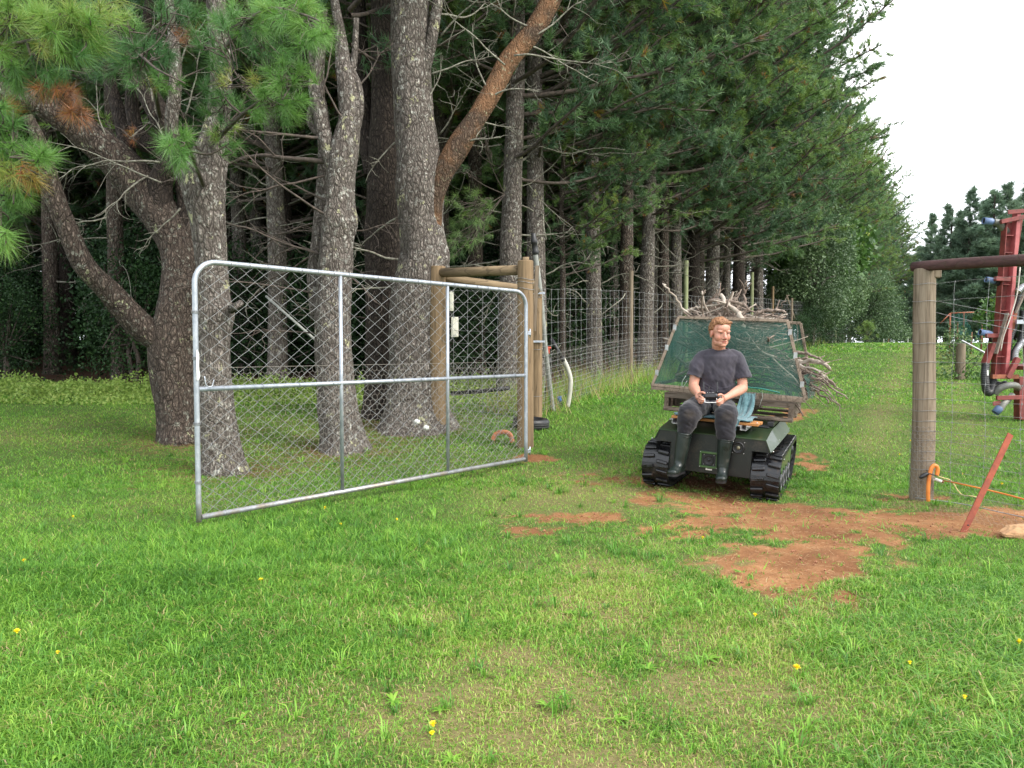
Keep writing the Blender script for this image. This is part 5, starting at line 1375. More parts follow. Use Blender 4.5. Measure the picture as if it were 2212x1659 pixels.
# track loop
def hull2(P):
    P = sorted(map(tuple, P)); 
    def half(pts):
        h = []
        for p in pts:
            while len(h) > 1 and (h[-1][0]-h[-2][0])*(p[1]-h[-2][1]) - (h[-1][1]-h[-2][1])*(p[0]-h[-2][0]) <= 0: h.pop()
            h.append(p)
        return h
    a = half(P); b = half(P[::-1]); return np.array(a[:-1] + b[:-1])
a = np.linspace(0, 2*math.pi, 48, endpoint=False)
circ = lambda c, r_: np.stack([c[0] + r_ * np.cos(a), c[1] + r_ * np.sin(a)], -1)
LP = hull2(np.vstack([circ((.175, .215), .165), circ((.30, .115), .085), circ((1.30, .105), .078), circ((1.56, .29), .115)]))
seg_ = np.linalg.norm(np.roll(LP, -1, 0) - LP, axis=1); cum = np.concatenate([[0], np.cumsum(seg_)]); PER = cum[-1]
def loop_at(s):
    s = s % PER; i = int(np.searchsorted(cum, s, 'right') - 1); i = min(i, len(LP) - 1); t = (s - cum[i]) / seg_[i]
    p = LP[i] * (1 - t) + LP[(i + 1) % len(LP)] * t; q = nrm(LP[(i + 1) % len(LP)] - LP[i])
    p2 = loop_raw(s + .01) - loop_raw(s - .01); q = nrm(p2)
    return p, q
def loop_raw(s):
    s = s % PER; i = min(int(np.searchsorted(cum, s, 'right') - 1), len(LP) - 1); t = (s - cum[i]) / seg_[i]
    return LP[i] * (1 - t) + LP[(i + 1) % len(LP)] * t
def track(side):
    c = side * .50; hw = .125
    mb = MB(); N = 120; ring = []
    for i in range(N):
        p, q = loop_at(PER * i / N); nn = np.array([q[1], -q[0]])     # outward for counter-clockwise hull
        for (uu, oo) in ((-hw, 0), (hw, 0), (hw, .026), (-hw, .026)): ring.append([c + uu, p[0] + nn[0] * oo, p[1] + nn[1] * oo])
    ring = np.array(ring); i = np.arange(N)[:, None] * 4; i2 = ((np.arange(N) + 1) % N)[:, None] * 4; j = np.arange(4)[None]; j2 = (j + 1) % 4
    mb.raw(ring, np.stack([i + j, i + j2, i2 + j2, i2 + j], -1).reshape(-1, 4))
    n = 46
    for k in range(n):
        for sgn in (-1, 1):
            s = PER * (k + (.5 if sgn > 0 else 0)) / n
            p, q = loop_at(s); nn = np.array([q[1], -q[0]])
            ex = np.array([1.0, 0, 0]); et = np.array([0, q[0], q[1]]); en = np.array([0, nn[0], nn[1]])
            sk = .16 * sgn; exs = nrm(ex + et * sk)
            o = np.array([c + sgn * .066, p[0], p[1]]) + en * .036
            mb.box(o, (.112, .034, .026), np.array([exs, nrm(et - exs * np.dot(et, exs)), en]).T, bev=.007)
        # inner drive lug
        o = np.array([c, p[0], p[1]]) - en * .012; mb.box(o, (.05, .03, .03), np.array([ex, et, en]).T, bev=.006)
    t = mb.build('track', TRACK, veh, world=False)
    so = c + side * .085
    mb = MB(); bot = []
    wx = [.47, .72, .97, 1.22]
    poly = [(.10, .20), (.14, .33), (.22, .365), (1.50, .38), (1.62, .33), (1.60, .25)]
    x = 1.46
    for w in wx[::-1]:
        for t_ in np.linspace(0.15, math.pi - .15, 9): poly.append((w + .105 * math.cos(t_), .125 + .105 * math.sin(t_)))
        poly.append((w - .125, .16))
    poly += [(.24, .12)]
    mb.prism(poly, (so, 0, 0), Y3, Z3, X3 * side, .006); mb.build('side_panel', GREENS, veh, world=False)
    if side > 0 or True:
        for w in wx:
            mb = MB(); mb.lathe([(.001, .012), (.02, .014), (.024, .006), (.05, .004), (.055, .02), (.082, .022), (.086, .016), (.086, -.05), (.08, -.052), (.001, -.052)], (so - side * .004, w, .118), (side, 0, 0), 32)
            ww = mb.build('road_wheel', BLACKM, veh, world=False)
            mb = MB(); mb.lathe([(.060, .0205), (.060, .0245), (.078, .0245), (.078, .0205)], (so - side * .004, w, .118), (side, 0, 0), 32); mb.build('wheel_rim', simple('worn_rim', (.20, .20, .21), (.10, .10, .10), 14, .5, .5), ww, world=False)
    for (cc, rr_) in (((.175, .215), .145), ((1.56, .29), .10)):
        mb = MB(); mb.lathe([(.001, .03), (.04, .03), (.05, .015), (rr_ - .03, .01), (rr_ - .02, .02), (rr_, .02), (rr_, -.09), (.001, -.09)], (so - side * .01, cc[0], cc[1]), (side, 0, 0), 32)
        mb.build('idler_wheel', BLACKM, veh, world=False)
    mb = MB()
    for (bu, bh) in ((.3, .33), (.9, .345), (1.4, .35), (.7, .31)): mb.lathe([(.012, 0), (.012, .006), (.001, .007)], (so + side * .006, bu, bh), (side, 0, 0), 8)
    mb.build('bolts', STEEL, veh, world=False)
track(-1); track(1)
# hull
mb = MB(); mb.box((0, .80, .36), (.70, 1.48, .33), bev=.01)
mb.box((0, .12, .45), (.70, .1, .1), bev=.01); mb.build('hull', BLACKM, veh, world=False)
mb = MB(); poly = [(-.515, .46), (-.365, .46), (-.365, .21), (.365, .21), (.365, .46), (.525, .46), (.485, .568), (-.485, .568)]
mb.prism(poly, (0, .012, 0), X3, Z3, Y3, .008)
mb.box((-.366, .05, .32), (.004, .08, .25)); mb.box((.366, .05, .32), (.004, .08, .25)); mb.build('front_panel', BLACKM, veh, world=False)
# hood: green sheet metal
S = [(-.0, .571, .47, .485, .53), (.02, .577, .467, .487, .535), (.42, .622, .50, .485, .56), (1.52, .625, .50, .485, .56), (1.64, .57, .47, .47, .54)]
V = []
for (v, ht, hl, wt, wl) in S: V += [(-wl, v, hl), (-wt, v, ht), (wt, v, ht), (wl, v, hl)]
V = np.array(V); Vi = V - [0, 0, .006]; Vi[:, 0] *= .99; n = len(S); Fc = []
for i in range(n - 1):
    for j in range(3): q = i*4 + j; Fc.append([q, q+1, q+5, q+4])
Fi = [[b + len(V) for b in f_[::-1]] for f_ in Fc]
ed = []
bd = [i*4 for i in range(n)] + [(n-1)*4 + 1, (n-1)*4 + 2] + [i*4 + 3 for i in range(n-1, -1, -1)] + [2, 1]
for k in range(len(bd)): a_, b_ = bd[k], bd[(k+1) % len(bd)]; ed.append([b_, a_, a_ + len(V), b_ + len(V)])
mb = MB(); mb.faces(np.vstack([V, Vi]), Fc + Fi + ed); mb.build('hood', GREENP, veh, world=False)
mb = MB()
for (u, v, h) in ((.55, .02, .475), (-.55, .02, .475), (.557, .42, .53), (.557, .9, .54), (.557, 1.4, .54)): mb.lathe([(.007, 0), (.007, .004), (.001, .005)], (u, v - .01 if v < .1 else v, h), (0, -1, 0) if v < .1 else (1, 0, .2), 10)
mb.build('screws', STEEL, veh, world=False)
# vent in a green frame, label plate, round fan
vent = MB(); c = (-.006, .004, .335)
for (du, dh, w, h) in ((0, .066, .168, .02), (0, -.066, .168, .02), (-.075, 0, .02, .112), (.075, 0, .02, .112)): vent.box((c[0] + du, .002, c[2] + dh), (w, .022, h), bev=.003)
vo = vent.build('vent_frame', GREENS, veh, world=False)
mb = MB(); mb.box((c[0], .0105, c[2]), (.128, .003, .11)); mb.lathe([(.048, 0), (.048, .012), (.04, .012), (.038, .004), (.015, .003), (.015, .008), (.001, .009)], (c[0], .009, c[2]), (0, -1, 0), 24)
for k in range(7):
    t = k * 2 * math.pi / 7; mb.beam((c[0] + .014 * math.cos(t), .004, c[2] + .014 * math.sin(t)), (c[0] + .04 * math.cos(t + .5), .002, c[2] + .04 * math.sin(t + .5)), .012, .003, (0, 1, 0))
mb.build('fan', BLACKP, vo, world=False)
mb = MB()
for sx in (-1, 1):
    for sz in (-1, 1): mb.ball((c[0] + sx * .045, .002, c[2] + sz * .045), .0045, 8, 5); mb.ball((c[0] + sx * .077, -.01, c[2] + sz * .069), .005, 8, 5)
mb.build('screws', STEEL, vo, world=False)
mb = MB(); mb.box((.0, .009, .250), (.058, .004, .026), bev=.002); lp = mb.build('label_plate', WHITE, veh, world=False)
mb = MB(); x = -.018
for w in (.003, .002, .007, .006, .004, .007, .003, .004): mb.box((x + w / 2, .0064, .255), (w, .001, .009)); x += w + .0012
mb.build('print', BLACKP, lp, world=False)
mb = MB(); c = (.249, .012, .478); mb.lathe([(.052, 0), (.054, .01), (.048, .022), (.044, .02), (.042, .004), (.018, .002), (.018, .010), (.001, .011)], c, (0, -1, 0), 28)
for k in range(8):
    t = k * math.pi / 4; mb.beam((c[0] + .016 * math.cos(t), .008, c[2] + .016 * math.sin(t)), (c[0] + .042 * math.cos(t + .4), .006, c[2] + .042 * math.sin(t + .4)), .014, .003, (0, 1, 0))
fan = mb.build('fan', BLACKP, veh, world=False)
mb = MB()
for sx in (-1, 1):
    for sz in (-1, 1): mb.ball((c[0] + sx * .05, .006, c[2] + sz * .05), .0055, 8, 5)
mb.build('screws', STEEL, fan, world=False)
mb = MB(); mb.lathe([(.017, 0), (.016, .012), (.001, .013)], (c[0], .004, c[2]), (0, -1, 0), 14); mb.build('hub', simple('khaki_hub', (.22, .20, .13)), fan, world=False)
mb = MB()
for v in (.5, .62): mb.box((0, v, .632), (.9, .05, .012), bev=.003)
for u in (-.45, -.15, .15, .45): mb.box((u, 1.05, .652), (.06, .95, .04), bev=.004)
mb.build('deck_runner', BLACKP, veh, world=False)

# seat boards and channels
seat = vthing('seat_boards', 'two short orange timber boards on aluminium channels forming the seat', 'seat')
BOARD = wood_mat('orange_board', (.58, .27, .09), (.38, .16, .05), (2, 14, 14), .6, cw=.03)
for (v, du) in ((.20, 0), (.335, .01)):
    mb = MB(); mb.box((du - .01, v, .682), (.80, .115, .026), bev=.004); mb.build('board', BOARD, seat, world=False)
for u in (-.355, .27):
    mb = MB()
    mb.box((u - .026, .34, .651), (.004, .56, .042)); mb.box((u + .026, .34, .651), (.004, .56, .042)); mb.box((u, .34, .632), (.056, .56, .004)); mb.box((u - .04, .34, .6675), (.028, .56, .003)); mb.box((u + .04, .34, .6675), (.028, .56, .003))
    mb.build('channel', ALU, seat, world=False)
mb = MB()
for u in (-.385, -.33, .25, .31, .37):
    mb.lathe([(.008, 0), (.008, .005), (.001, .006)], (u, .20, .6955), (0, 0, 1), 8)
mb.build('bolts', STEEL, seat, world=False)

# pallet
pal = vthing('pallet', 'weathered grey wooden pallet under the screened crate', 'pallet')
PAL = wood_mat('pallet_wood', (.26, .21, .165), (.12, .09, .07), (2, 14, 14), .9); PAL2 = wood_mat('pallet_stringer', (.22, .17, .13), (.09, .065, .05), (14, 2, 14), .9)
for k in range(6):
    v = .80 + k * .19; mb = MB(); mb.box((.01 * math.sin(k * 3), v, .847), (1.27, .10, .022), bev=.003); mb.build('deck_board', PAL, pal, world=False)
for k, v in enumerate((.785, 1.25, 1.74)):
    mb = MB(); mb.box((0, v, .688), (1.27, .10, .024), bev=.003); mb.build('bottom_board', PAL, pal, world=False)
mb = MB(); mb.box((0, .757, .833), (1.27, .016, .05), bev=.002); mb.build('deck_board', PAL, pal, world=False)
mb = MB(); mb.box((0, .757, .693), (1.27, .016, .045), bev=.002); mb.build('bottom_board', PAL, pal, world=False)
for u in (-.61, -.21, .21, .61):
    mb = MB(); mb.box((u, 1.26, .768), (.045, 1.02, .135), bev=.003); mb.build('stringer', PAL2, pal, world=False)

# crate of green shade cloth
cage = vthing('screened_crate', 'tapered wooden crate walled with green shade cloth, heaped with branches', 'crate')
FRAME = wood_mat('crate_frame', (.30, .235, .175), (.17, .13, .10), (9, 9, 9), .8)
m, nt, bs = node_mat('shade_cloth')
col = ramp(nt, [(.35, (.018, .095, .072)), (.65, (.04, .15, .115))], noise_node(nt, 3, 5, .6))
nt.links.new(col, bs.inputs['Base Color']); bs.inputs['Roughness'].default_value = .6
tp = nt.nodes.new('ShaderNodeBsdfTransparent'); tr_ = nt.nodes.new('ShaderNodeBsdfTranslucent'); nt.links.new(col, tr_.inputs['Color'])
ms1 = nt.nodes.new('ShaderNodeMixShader'); ms1.inputs['Fac'].default_value = .35; nt.links.new(bs.outputs[0], ms1.inputs[1]); nt.links.new(tr_.outputs[0], ms1.inputs[2])
ms2 = nt.nodes.new('ShaderNodeMixShader'); nt.links.new(math_node(nt, 'ADD', math_node(nt, 'MULTIPLY', noise_node(nt, 2.4, 3, .5), .35), .29), ms2.inputs['Fac']); nt.links.new(ms1.outputs[0], ms2.inputs[1]); nt.links.new(tp.outputs[0], ms2.inputs[2])
nt.links.new(ms2.outputs[0], nt.nodes['Material Output'].inputs['Surface'])
CLOTH = m
FBL, FBR, FTR, FTL = A([-.765, .735, .925]), A([.735, .735, .915]), A([.50, .90, 1.655]), A([-.575, .90, 1.64])
RBL, RBR, RTR, RTL = A([-.765, 1.80, .92]), A([.735, 1.80, .92]), A([.56, 1.72, 1.65]), A([-.56, 1.72, 1.65])
def frame4(c, name, w=.029):
    mb = MB(); upv = nrm(np.cross(c[1] - c[0], c[3] - c[0]))
    for i in range(4): mb.beam(c[i], c[(i + 1) % 4], w, .018, upv, bev=.003)
    return mb.build(name, FRAME, cage, world=False)
def sheet(c, name, nu=30, nv=20, sag=.020, mat_=None, jag=0, seed=0):
    s, t = np.meshgrid(np.linspace(0, 1, nu), np.linspace(0, 1, nv))
    P = (c[0] * ((1-s)*(1-t))[..., None] + c[1] * (s*(1-t))[..., None] + c[2] * (s*t)[..., None] + c[3] * ((1-s)*t)[..., None])
    nn = nrm(np.cross(c[1] - c[0], c[3] - c[0]))
    w = (fbm(s * 5 + seed, t * 4, 3.0, 3) - .5) * 2 * sag + sag * .8 * np.sin(s * math.pi) * np.sin(t * math.pi)
    P = P + nn * w[..., None]
    if jag: P[0, :, 2] += jag * (vnoise(np.arange(nu) * .7, 0, seed) - .5)
    ii = (np.arange(nv-1)[:, None] * nu + np.arange(nu-1)[None]); Q = np.stack([ii, ii+1, ii+nu+1, ii+nu], -1).reshape(-1, 4)
    mb = MB(); mb.raw(P.reshape(-1, 3), Q, 0, True); return mb.build(name, mat_ or CLOTH, cage, world=False)
frame4([FBL, FBR, FTR, FTL], 'front_frame'); sheet([FBL + [.01, .012, .01], FBR + [-.01, .012, .01], FTR + [0, .012, 0], FTL + [0, .012, 0]], 'front_cloth', seed=1)
frame4([RBL, RBR, RTR, RTL], 'rear_frame'); sheet([RBL, RBR, RTR, RTL], 'rear_cloth', seed=2)
mb = MB(); mb.beam(FBL, RBL, .03, .03); mb.beam(FTL, RTL, .03, .03); mb.beam(FBR, RBR, .03, .03); mb.beam((-.77, .735, .893), (.74, .735, .893), .03, .03)
mb.build('side_rail', FRAME, cage, world=False)
sheet([FBL, RBL, RTL, FTL], 'side_cloth', seed=3)
fl_t = lambda c, k: c[0] * (1 - k) + c[1] * k
sheet([FBR + [.02, .03, -.02], RBR + [.03, -.02, -.02], RBR + [.02, -.1, .24], FBR + [-.03, .08, .22]], 'side_cloth', 20, 12, .03, None, .04, 4)
SIL = simple('metal_tape', (.5, .5, .5), (.3, .3, .3), 15, .4, .7)
mb = MB()
for p_, q_ in ((FBL + .0, FTL), (FBR, FTR)):
    for k in (.18, .55, .85): c = p_ + (q_ - p_) * k; mb.box(c + [0, -.012, 0], (.036, .004, .06), bev=.001)
mb.box((.22, .716, .893), (.13, .006, .03)); mb.build('metal_tape', SIL, cage, world=False)
mb = MB(); mb.tube([A([.33, .715, .965]), A([.345, .70, .90]), A([.32, .70, .80])], .0025, 5); mb.tube(smooth_path([A([-.42, .715, 1.05]), A([-.45, .70, .98]), A([-.44, .70, .93]), A([-.40, .70, 1.0])], 10), .0025, 5)
CORD = simple('pale_cord', (.5, .55, .5)); mb.build('cord', CORD, cage, world=False)
mb = MB(); mb.tube(smooth_path([A([.08, .70, 1.02]), A([.2, .70, .985]), A([.33, .705, .98]), A([.5, .71, .955])], 12), .008, 6); mb.build('hem', simple('teal_hem', (.03, .22, .17)), cage, world=False)

# brushwood
BR = simple('cut_branch_bark', (.30, .235, .19), (.12, .085, .065), 14, .9, bump=.4, bdist=.006); BR2 = simple('pale_dry_wood', (.50, .44, .37), (.30, .24, .19), 10, .85, bump=.3)
r = np.random.default_rng(77)
def stick(mb, p, d, L, th, sub=2, k=6, crook=.22):
    pts = [np.asarray(p, float)]; d = nrm(d)
    for i in range(5): d = nrm(d + r.normal(size=3) * crook); pts.append(pts[-1] + d * L / 5)
    P = smooth_path(pts, 12); mb.tube(P, np.linspace(th, th * .45, 12), k, True, 0 if r.random() < .75 else 1)
    for j in range(sub):
        i = r.integers(3, 10); t = nrm(P[i] - P[i-1] + r.normal(size=3) * .6); l2 = L * (.2 + .2 * r.random())
        mb.tube(smooth_path([P[i], P[i] + t * l2 * .5, P[i] + nrm(t + r.normal(size=3) * .3) * l2], 5), np.linspace(th * .5, th * .2, 5), 4, True, 0)
mb = MB(); ns_ = 0
for i in range(1500):
    h = .96 + .80 * r.random()**.85; f = (h - .93) / .76; ul = -.74 + .17 * f; ur = .66 - .20 * f
    if ns_ > 230: break
    L = .3 + .6 * r.random(); az = r.normal() * .45 + (math.pi if r.random() < .5 else 0)
    d = A([math.cos(az), math.sin(az) * .55, r.normal() * .6])
    u = ul + .12 + (ur - ul - .24) * r.random()
    p = A([u - d[0] * L / 2, 1.0 + .62 * r.random() - d[1] * L / 2, h - d[2] * L / 2 - .03])
    e = p + d * L
    if min(p[0], e[0]) < ul - .02 or max(p[0], e[0]) > ur + .02 or max(p[2], e[2]) > 1.74 or min(p[2], e[2]) < .93: continue
    if max(p[1], e[1]) > 1.68 or min(p[1], e[1]) < .93: continue
    ns_ += 1; stick(mb, p, d, L, .006 + .014 * r.random()**2, 2, crook=.14)
for i in range(46):
    hh_ = 1.06 + .24 * r.random(); p = A([.30 + .2 * r.random(), .98 + .6 * r.random(), hh_]); d = A([1, -.15 + .25 * r.normal(), -.30 + .16 * r.normal()]); stick(mb, p, d, .32 + .30 * r.random()**2, .006 + .010 * r.random()**2, 2, crook=.17)
for i in range(60):
    p = A([-.42 + .48 * r.random(), 1.0 + .6 * r.random(), 1.58 + .07 * r.random()]); d = A([r.normal() * .9, .2 * r.normal(), .25 + .2 * r.normal()]); stick(mb, p - d * .15, d, .28 + .22 * r.random(), .006 + .012 * r.random()**2, 2, crook=.2)
bw = mb.build('brushwood', [BR, BR2]); bw.matrix_world = VM; tag(bw, 'tangled mass of cut pine branches filling the screened crate', None, kind='stuff')
ST = []
def one_stick(pts, th, lab, th2=None, mat_=None, forks=()):
    mb = MB(); P = smooth_path([vw(*p) for p in pts], 18); P[1:-1] += (fbm(np.arange(16)[:, None] * .6 + 40 * pts[0][2], np.arange(3)[None] * 7.3, pts[1][2] * 9, 3) - .5) * .07; mb.tube(P, np.linspace(th, th2 or th * .5, 18), 8, True, 0)
    for (i, dv, l2) in forks:
        d = nrm(A(dv)); mb.tube(smooth_path([P[i], P[i] + d * l2 * .5 + r.normal(size=3) * .012, P[i] + d * l2], 7), np.linspace(th * .55, th * .25, 7), 6)
    tag(mb.build('branch', [mat_ or BR]), lab, 'branch', 'branches heaped on the crate')
one_stick([(-.50, 1.2, 1.66), (-.62, 1.1, 1.78), (-.74, 1.0, 1.93), (-.80, 1.0, 1.99)], .014, 'long pale branch arching up to the upper left off the heap', .006, BR2)
one_stick([(.04, .95, 1.60), (.03, .97, 1.68), (-.04, 1.0, 1.75), (-.12, 1.05, 1.80), (-.2, 1.1, 1.90)], .028, 'thickest lichen-white branch end hanging over the crate\'s top rail', .02, BR2, [(9, (-.6, .2, .3), .22), (12, (.3, .1, .8), .14)])
one_stick([(-.45, 1.2, 1.72), (-.25, 1.1, 1.84), (.0, 1.05, 1.82), (.12, 1.0, 1.74)], .022, 'curved grey branch across the top of the heap, left of the thick one', None, BR, [(6, (.2, 0, 1), .18), (10, (.5, 0, .8), .15)])
one_stick([(-.38, 1.3, 1.70), (-.30, 1.2, 1.85), (-.24, 1.1, 1.95)], .012, 'thin twig poking straight up from the heap\'s left side', None, BR, [(8, (.6, 0, .6), .18)])
one_stick([(.05, 1.2, 1.80), (.02, 1.2, 1.95), (.03, 1.2, 2.06)], .012, 'forked twig standing upright at the top of the heap', None, BR, [(8, (.5, 0, .8), .12), (11, (-.5, 0, .8), .1)])
one_stick([(.15, 1.2, 1.72), (.34, 1.15, 1.76), (.46, 1.1, 1.74)], .02, 'stubby branch lying along the top rail right of the thick one', None, BR, [(8, (.3, 0, .9), .12)])
one_stick([(.30, 1.3, 1.70), (.38, 1.25, 1.80), (.47, 1.2, 1.92)], .007, 'fine twig slanting up to the right above the top rail', None, BR)
one_stick([(-.6, 1.2, 1.7), (-.4, 1.15, 1.76), (-.15, 1.1, 1.80)], .015, 'straight grey stick lying low along the left of the heap', None, BR2)
sides = [((.55, 1.2, 1.42), (.78, 1.1, 1.40), (.93, 1.05, 1.35), .018), ((.5, 1.3, 1.30), (.80, 1.15, 1.34), (1.0, 1.05, 1.30), .030), ((.55, 1.2, 1.30), (.80, 1.1, 1.26), (.98, 1.0, 1.20), .018),
         ((.5, 1.25, 1.25), (.85, 1.1, 1.22), (1.12, 1.05, 1.11), .020), ((.55, 1.2, 1.22), (.9, 1.1, 1.16), (1.28, 1.0, 1.00), .014), ((.55, 1.15, 1.20), (.85, 1.05, 1.10), (1.20, 1.0, .93), .012),
         ((.55, 1.2, 1.15), (.85, 1.1, 1.08), (1.05, 1.0, .94), .016), ((.6, 1.1, 1.28), (.82, 1.02, 1.22), (1.04, .95, 1.14), .013), ((.6, 1.3, 1.36), (.82, 1.3, 1.34), (1.02, 1.35, 1.26), .014), ((.62, 1.2, 1.08), (.85, 1.1, 1.05), (.97, 1.05, 1.12), .016),
         ((.6, 1.5, 1.2), (.9, 1.5, 1.16), (1.2, 1.55, 1.04), .013), ((.9, 1.05, 1.15), (1.15, 1.0, .95), (1.28, 1.0, .72), .006)]
labs = ['topmost short branch poking out of the crate\'s open right side', 'thick broken branch end jutting from the crate\'s right side', 'medium branch just below the thick broken end at the crate\'s right', 'knobbly dark branch reaching far right past the crate frame', 'longest thin branch sticking out right and drooping', 'thin drooping branch below the longest one at the right', 'short branch pointing steeply down beside the green side flap', 'slim branch crossing in front of the others at the crate\'s right', 'rear branch poking out level at the crate\'s right', 'pale curved stick hooking upward above the side flap', 'rearmost branch sticking out behind the crate\'s right frame', 'finest twig hanging almost straight down at the far right of the heap']
for (a_, b_, c_, th), lab in zip(sides, labs):
    a_, b_, c_ = [(u_ if u_ < .6 else .6 + (u_ - .6) * .74, v_, h_ - .07) for (u_, v_, h_) in (a_, b_, c_)]
    one_stick([a_, b_, c_], th, lab, th * .45, BR2 if 'pale' in lab or 'thick' in lab else BR, [(11, (.8, 0, r.normal() * .4), .10), (14, (.6, 0, -.5), .08)])

# towel
m, nt, bs = node_mat('towel_cloth')
nt.links.new(ramp(nt, [(.3, (.05, .13, .15)), (.55, (.10, .20, .22)), (.75, (.19, .30, .32))], noise_node(nt, 30, 5, .75)), bs.inputs['Base Color']); bs.inputs['Roughness'].default_value = .95
bs.inputs['Sheen Weight'].default_value = .3; bump_to(nt, bs, noise_node(nt, 110, 3, .7), .8, .006)
TOWEL = m
tw = vthing('towel', 'pale blue-green towel draped over the seat beside the man', 'towel')
def cloth_strip(path, w0, w1, fold, name, nu=26, nv=44, seed=0, skew=0):
    P = smooth_path(path, nv); V = []
    for i in range(nv):
        t = i / (nv - 1); w = w0 + (w1 - w0) * t; s = np.linspace(-.5, .5, nu)
        T_ = nrm(P[min(i+1, nv-1)] - P[max(i-1, 0)]); N_ = nrm(np.cross(X3, T_))
        f = fold * (fbm(s * 5 + seed, t * 5 + seed, 1.0, 4) - .5) * 3.2
        we = w * (1 + .18 * (vnoise(t * 7, seed, 0.5) - .5))
        V.append(P[i] + s[:, None] * we * X3 + f[:, None] * N_ + np.stack([0*s + skew * t, 0*s, 0*s], -1))
    V = np.array(V).reshape(-1, 3); ii = (np.arange(nv-1)[:, None] * nu + np.arange(nu-1)[None]); Q = np.stack([ii, ii+1, ii+nu+1, ii+nu], -1).reshape(-1, 4)
    mb = MB(); mb.raw(V, Q, 0, True); o = mb.build(name, TOWEL, tw, world=False)
    md = o.modifiers.new('thickness', 'SOLIDIFY'); md.thickness = .009
    return o
cloth_strip([A([.20, .715, .925]), A([.205, .69, .90]), A([.20, .58, .78]), A([.19, .40, .725]), A([.17, .20, .715]), A([.15, .125, .705]), A([.13, .118, .66]), A([.12, .12, .62])], .15, .15, .022, 'towel_drape', seed=2)
cloth_strip([A([-.02, .50, .715]), A([-.02, .35, .710]), A([-.03, .18, .712]), A([-.03, .135, .705])], .72, .66, .007, 'towel_seat', 40, 20, seed=6)

# ================================================================ THE MAN
def Z(x, y, Y): return at((2450 + x / 1.9753) / 1.8228, (1180 + y / 1.9753) / 1.8228, Y)
def remesh(mb, name, mats, parent, voxel, smooth=2, post=None, tintf=None):
    o = mb.build(name + '_tmp', mats, None)
    m1 = o.modifiers.new('r', 'REMESH'); m1.mode = 'VOXEL'; m1.voxel_size = voxel; m1.use_smooth_shade = True
    if smooth: m2 = o.modifiers.new('s', 'SMOOTH'); m2.iterations = smooth; m2.factor = .5
    dg = bpy.context.evaluated_depsgraph_get(); me = bpy.data.meshes.new_from_object(o.evaluated_get(dg))
    old = o.data; bpy.data.objects.remove(o); bpy.data.meshes.remove(old)
    me.name = name; n = len(me.vertices)
    co = np.empty(n * 3, np.float32); me.vertices.foreach_get('co', co); co = co.reshape(-1, 3).astype(float)
    if post is not None:
        no = np.empty(n * 3, np.float32); me.vertex_normals.foreach_get('vector', no); no = no.reshape(-1, 3)
        co = co + no * post(co, no)[:, None]
    t = tintf(co) if tintf else np.full(n, .5)
    if 'tint' in me.attributes: me.attributes.remove(me.attributes['tint'])
    a_ = me.attributes.new('tint', 'FLOAT', 'POINT'); a_.data.foreach_set('value', t.astype(np.float32))
    co = co - np.array(parent.location)
    me.vertices.foreach_set('co', co.astype(np.float32).ravel()); me.update()
    me.polygons.foreach_set('use_smooth', np.ones(len(me.polygons), bool))
    me.materials.clear()
    for q in (mats if isinstance(mats, (list, tuple)) else [mats]): me.materials.append(q)
    ob = bpy.data.objects.new(name, me); COL.objects.link(ob); ob.parent = parent; return ob
def loft(mb, rows, k=28, e=2.4):
    """rows: centre, half-width vector, half-depth vector"""
    a_ = np.arange(k) * 2 * math.pi / k; ca, sa = np.cos(a_), np.sin(a_); f = (np.abs(ca)**e + np.abs(sa)**e)**(-1/e)
    V = np.array([c + (ca * f)[:, None] * ax + (sa * f)[:, None] * ay for c, ax, ay in rows]); n = len(rows)
    i = np.arange(n - 1)[:, None] * k; j = np.arange(k)[None]; j2 = (j + 1) % k; base = mb.n
    Q = np.stack([i + j, i + j2, i + k + j2, i + k + j], -1).reshape(-1, 4)
    mb.raw(V.reshape(-1, 3), Q, 0, True)
    mb.L.append(base + np.arange(k)[::-1]); mb.L.append(base + (n-1)*k + np.arange(k)); mb.S.append(A([k, k])); mb.MI.append(A([0, 0])); mb.SM.append(A([True, True]))
def ctube(mb, pts, n=16, k=16):
    """rounded tapered limb: rows x, y, z, r"""
    C = smooth_path(np.asarray(pts, float), n); mb.tube(C[:, :3], C[:, 3], k)
    mb.ball(C[0, :3], C[0, 3] * .99, 14, 9); mb.ball(C[-1, :3], C[-1, 3] * .99, 14, 9)
def P4(p, r_): return [p[0], p[1], p[2], r_]
ZS = 1 / 813.0      # metres per zoom pixel at the man's distance

man = thing('person', 'man in dark tee shirt, black trousers and rubber boots seated on the tracked vehicle holding a controller', 'person', Z(700, 880, 7.45))
man['label'] = 'red-haired man in dark tee and rubber boots seated holding a controller'
shL, shR = Z(600, 432, 7.42), Z(908, 432, 7.40)
SX = nrm(shR - shL); SYd = nrm(np.cross(up, SX))        # depth direction
elL, elR = Z(553, 672, 7.40), Z(937, 690, 7.36)
wrL, wrR = Z(592, 742, 7.15), Z(812, 758, 7.10)
CT = Z(686, 752, 7.03)                                   # controller centre
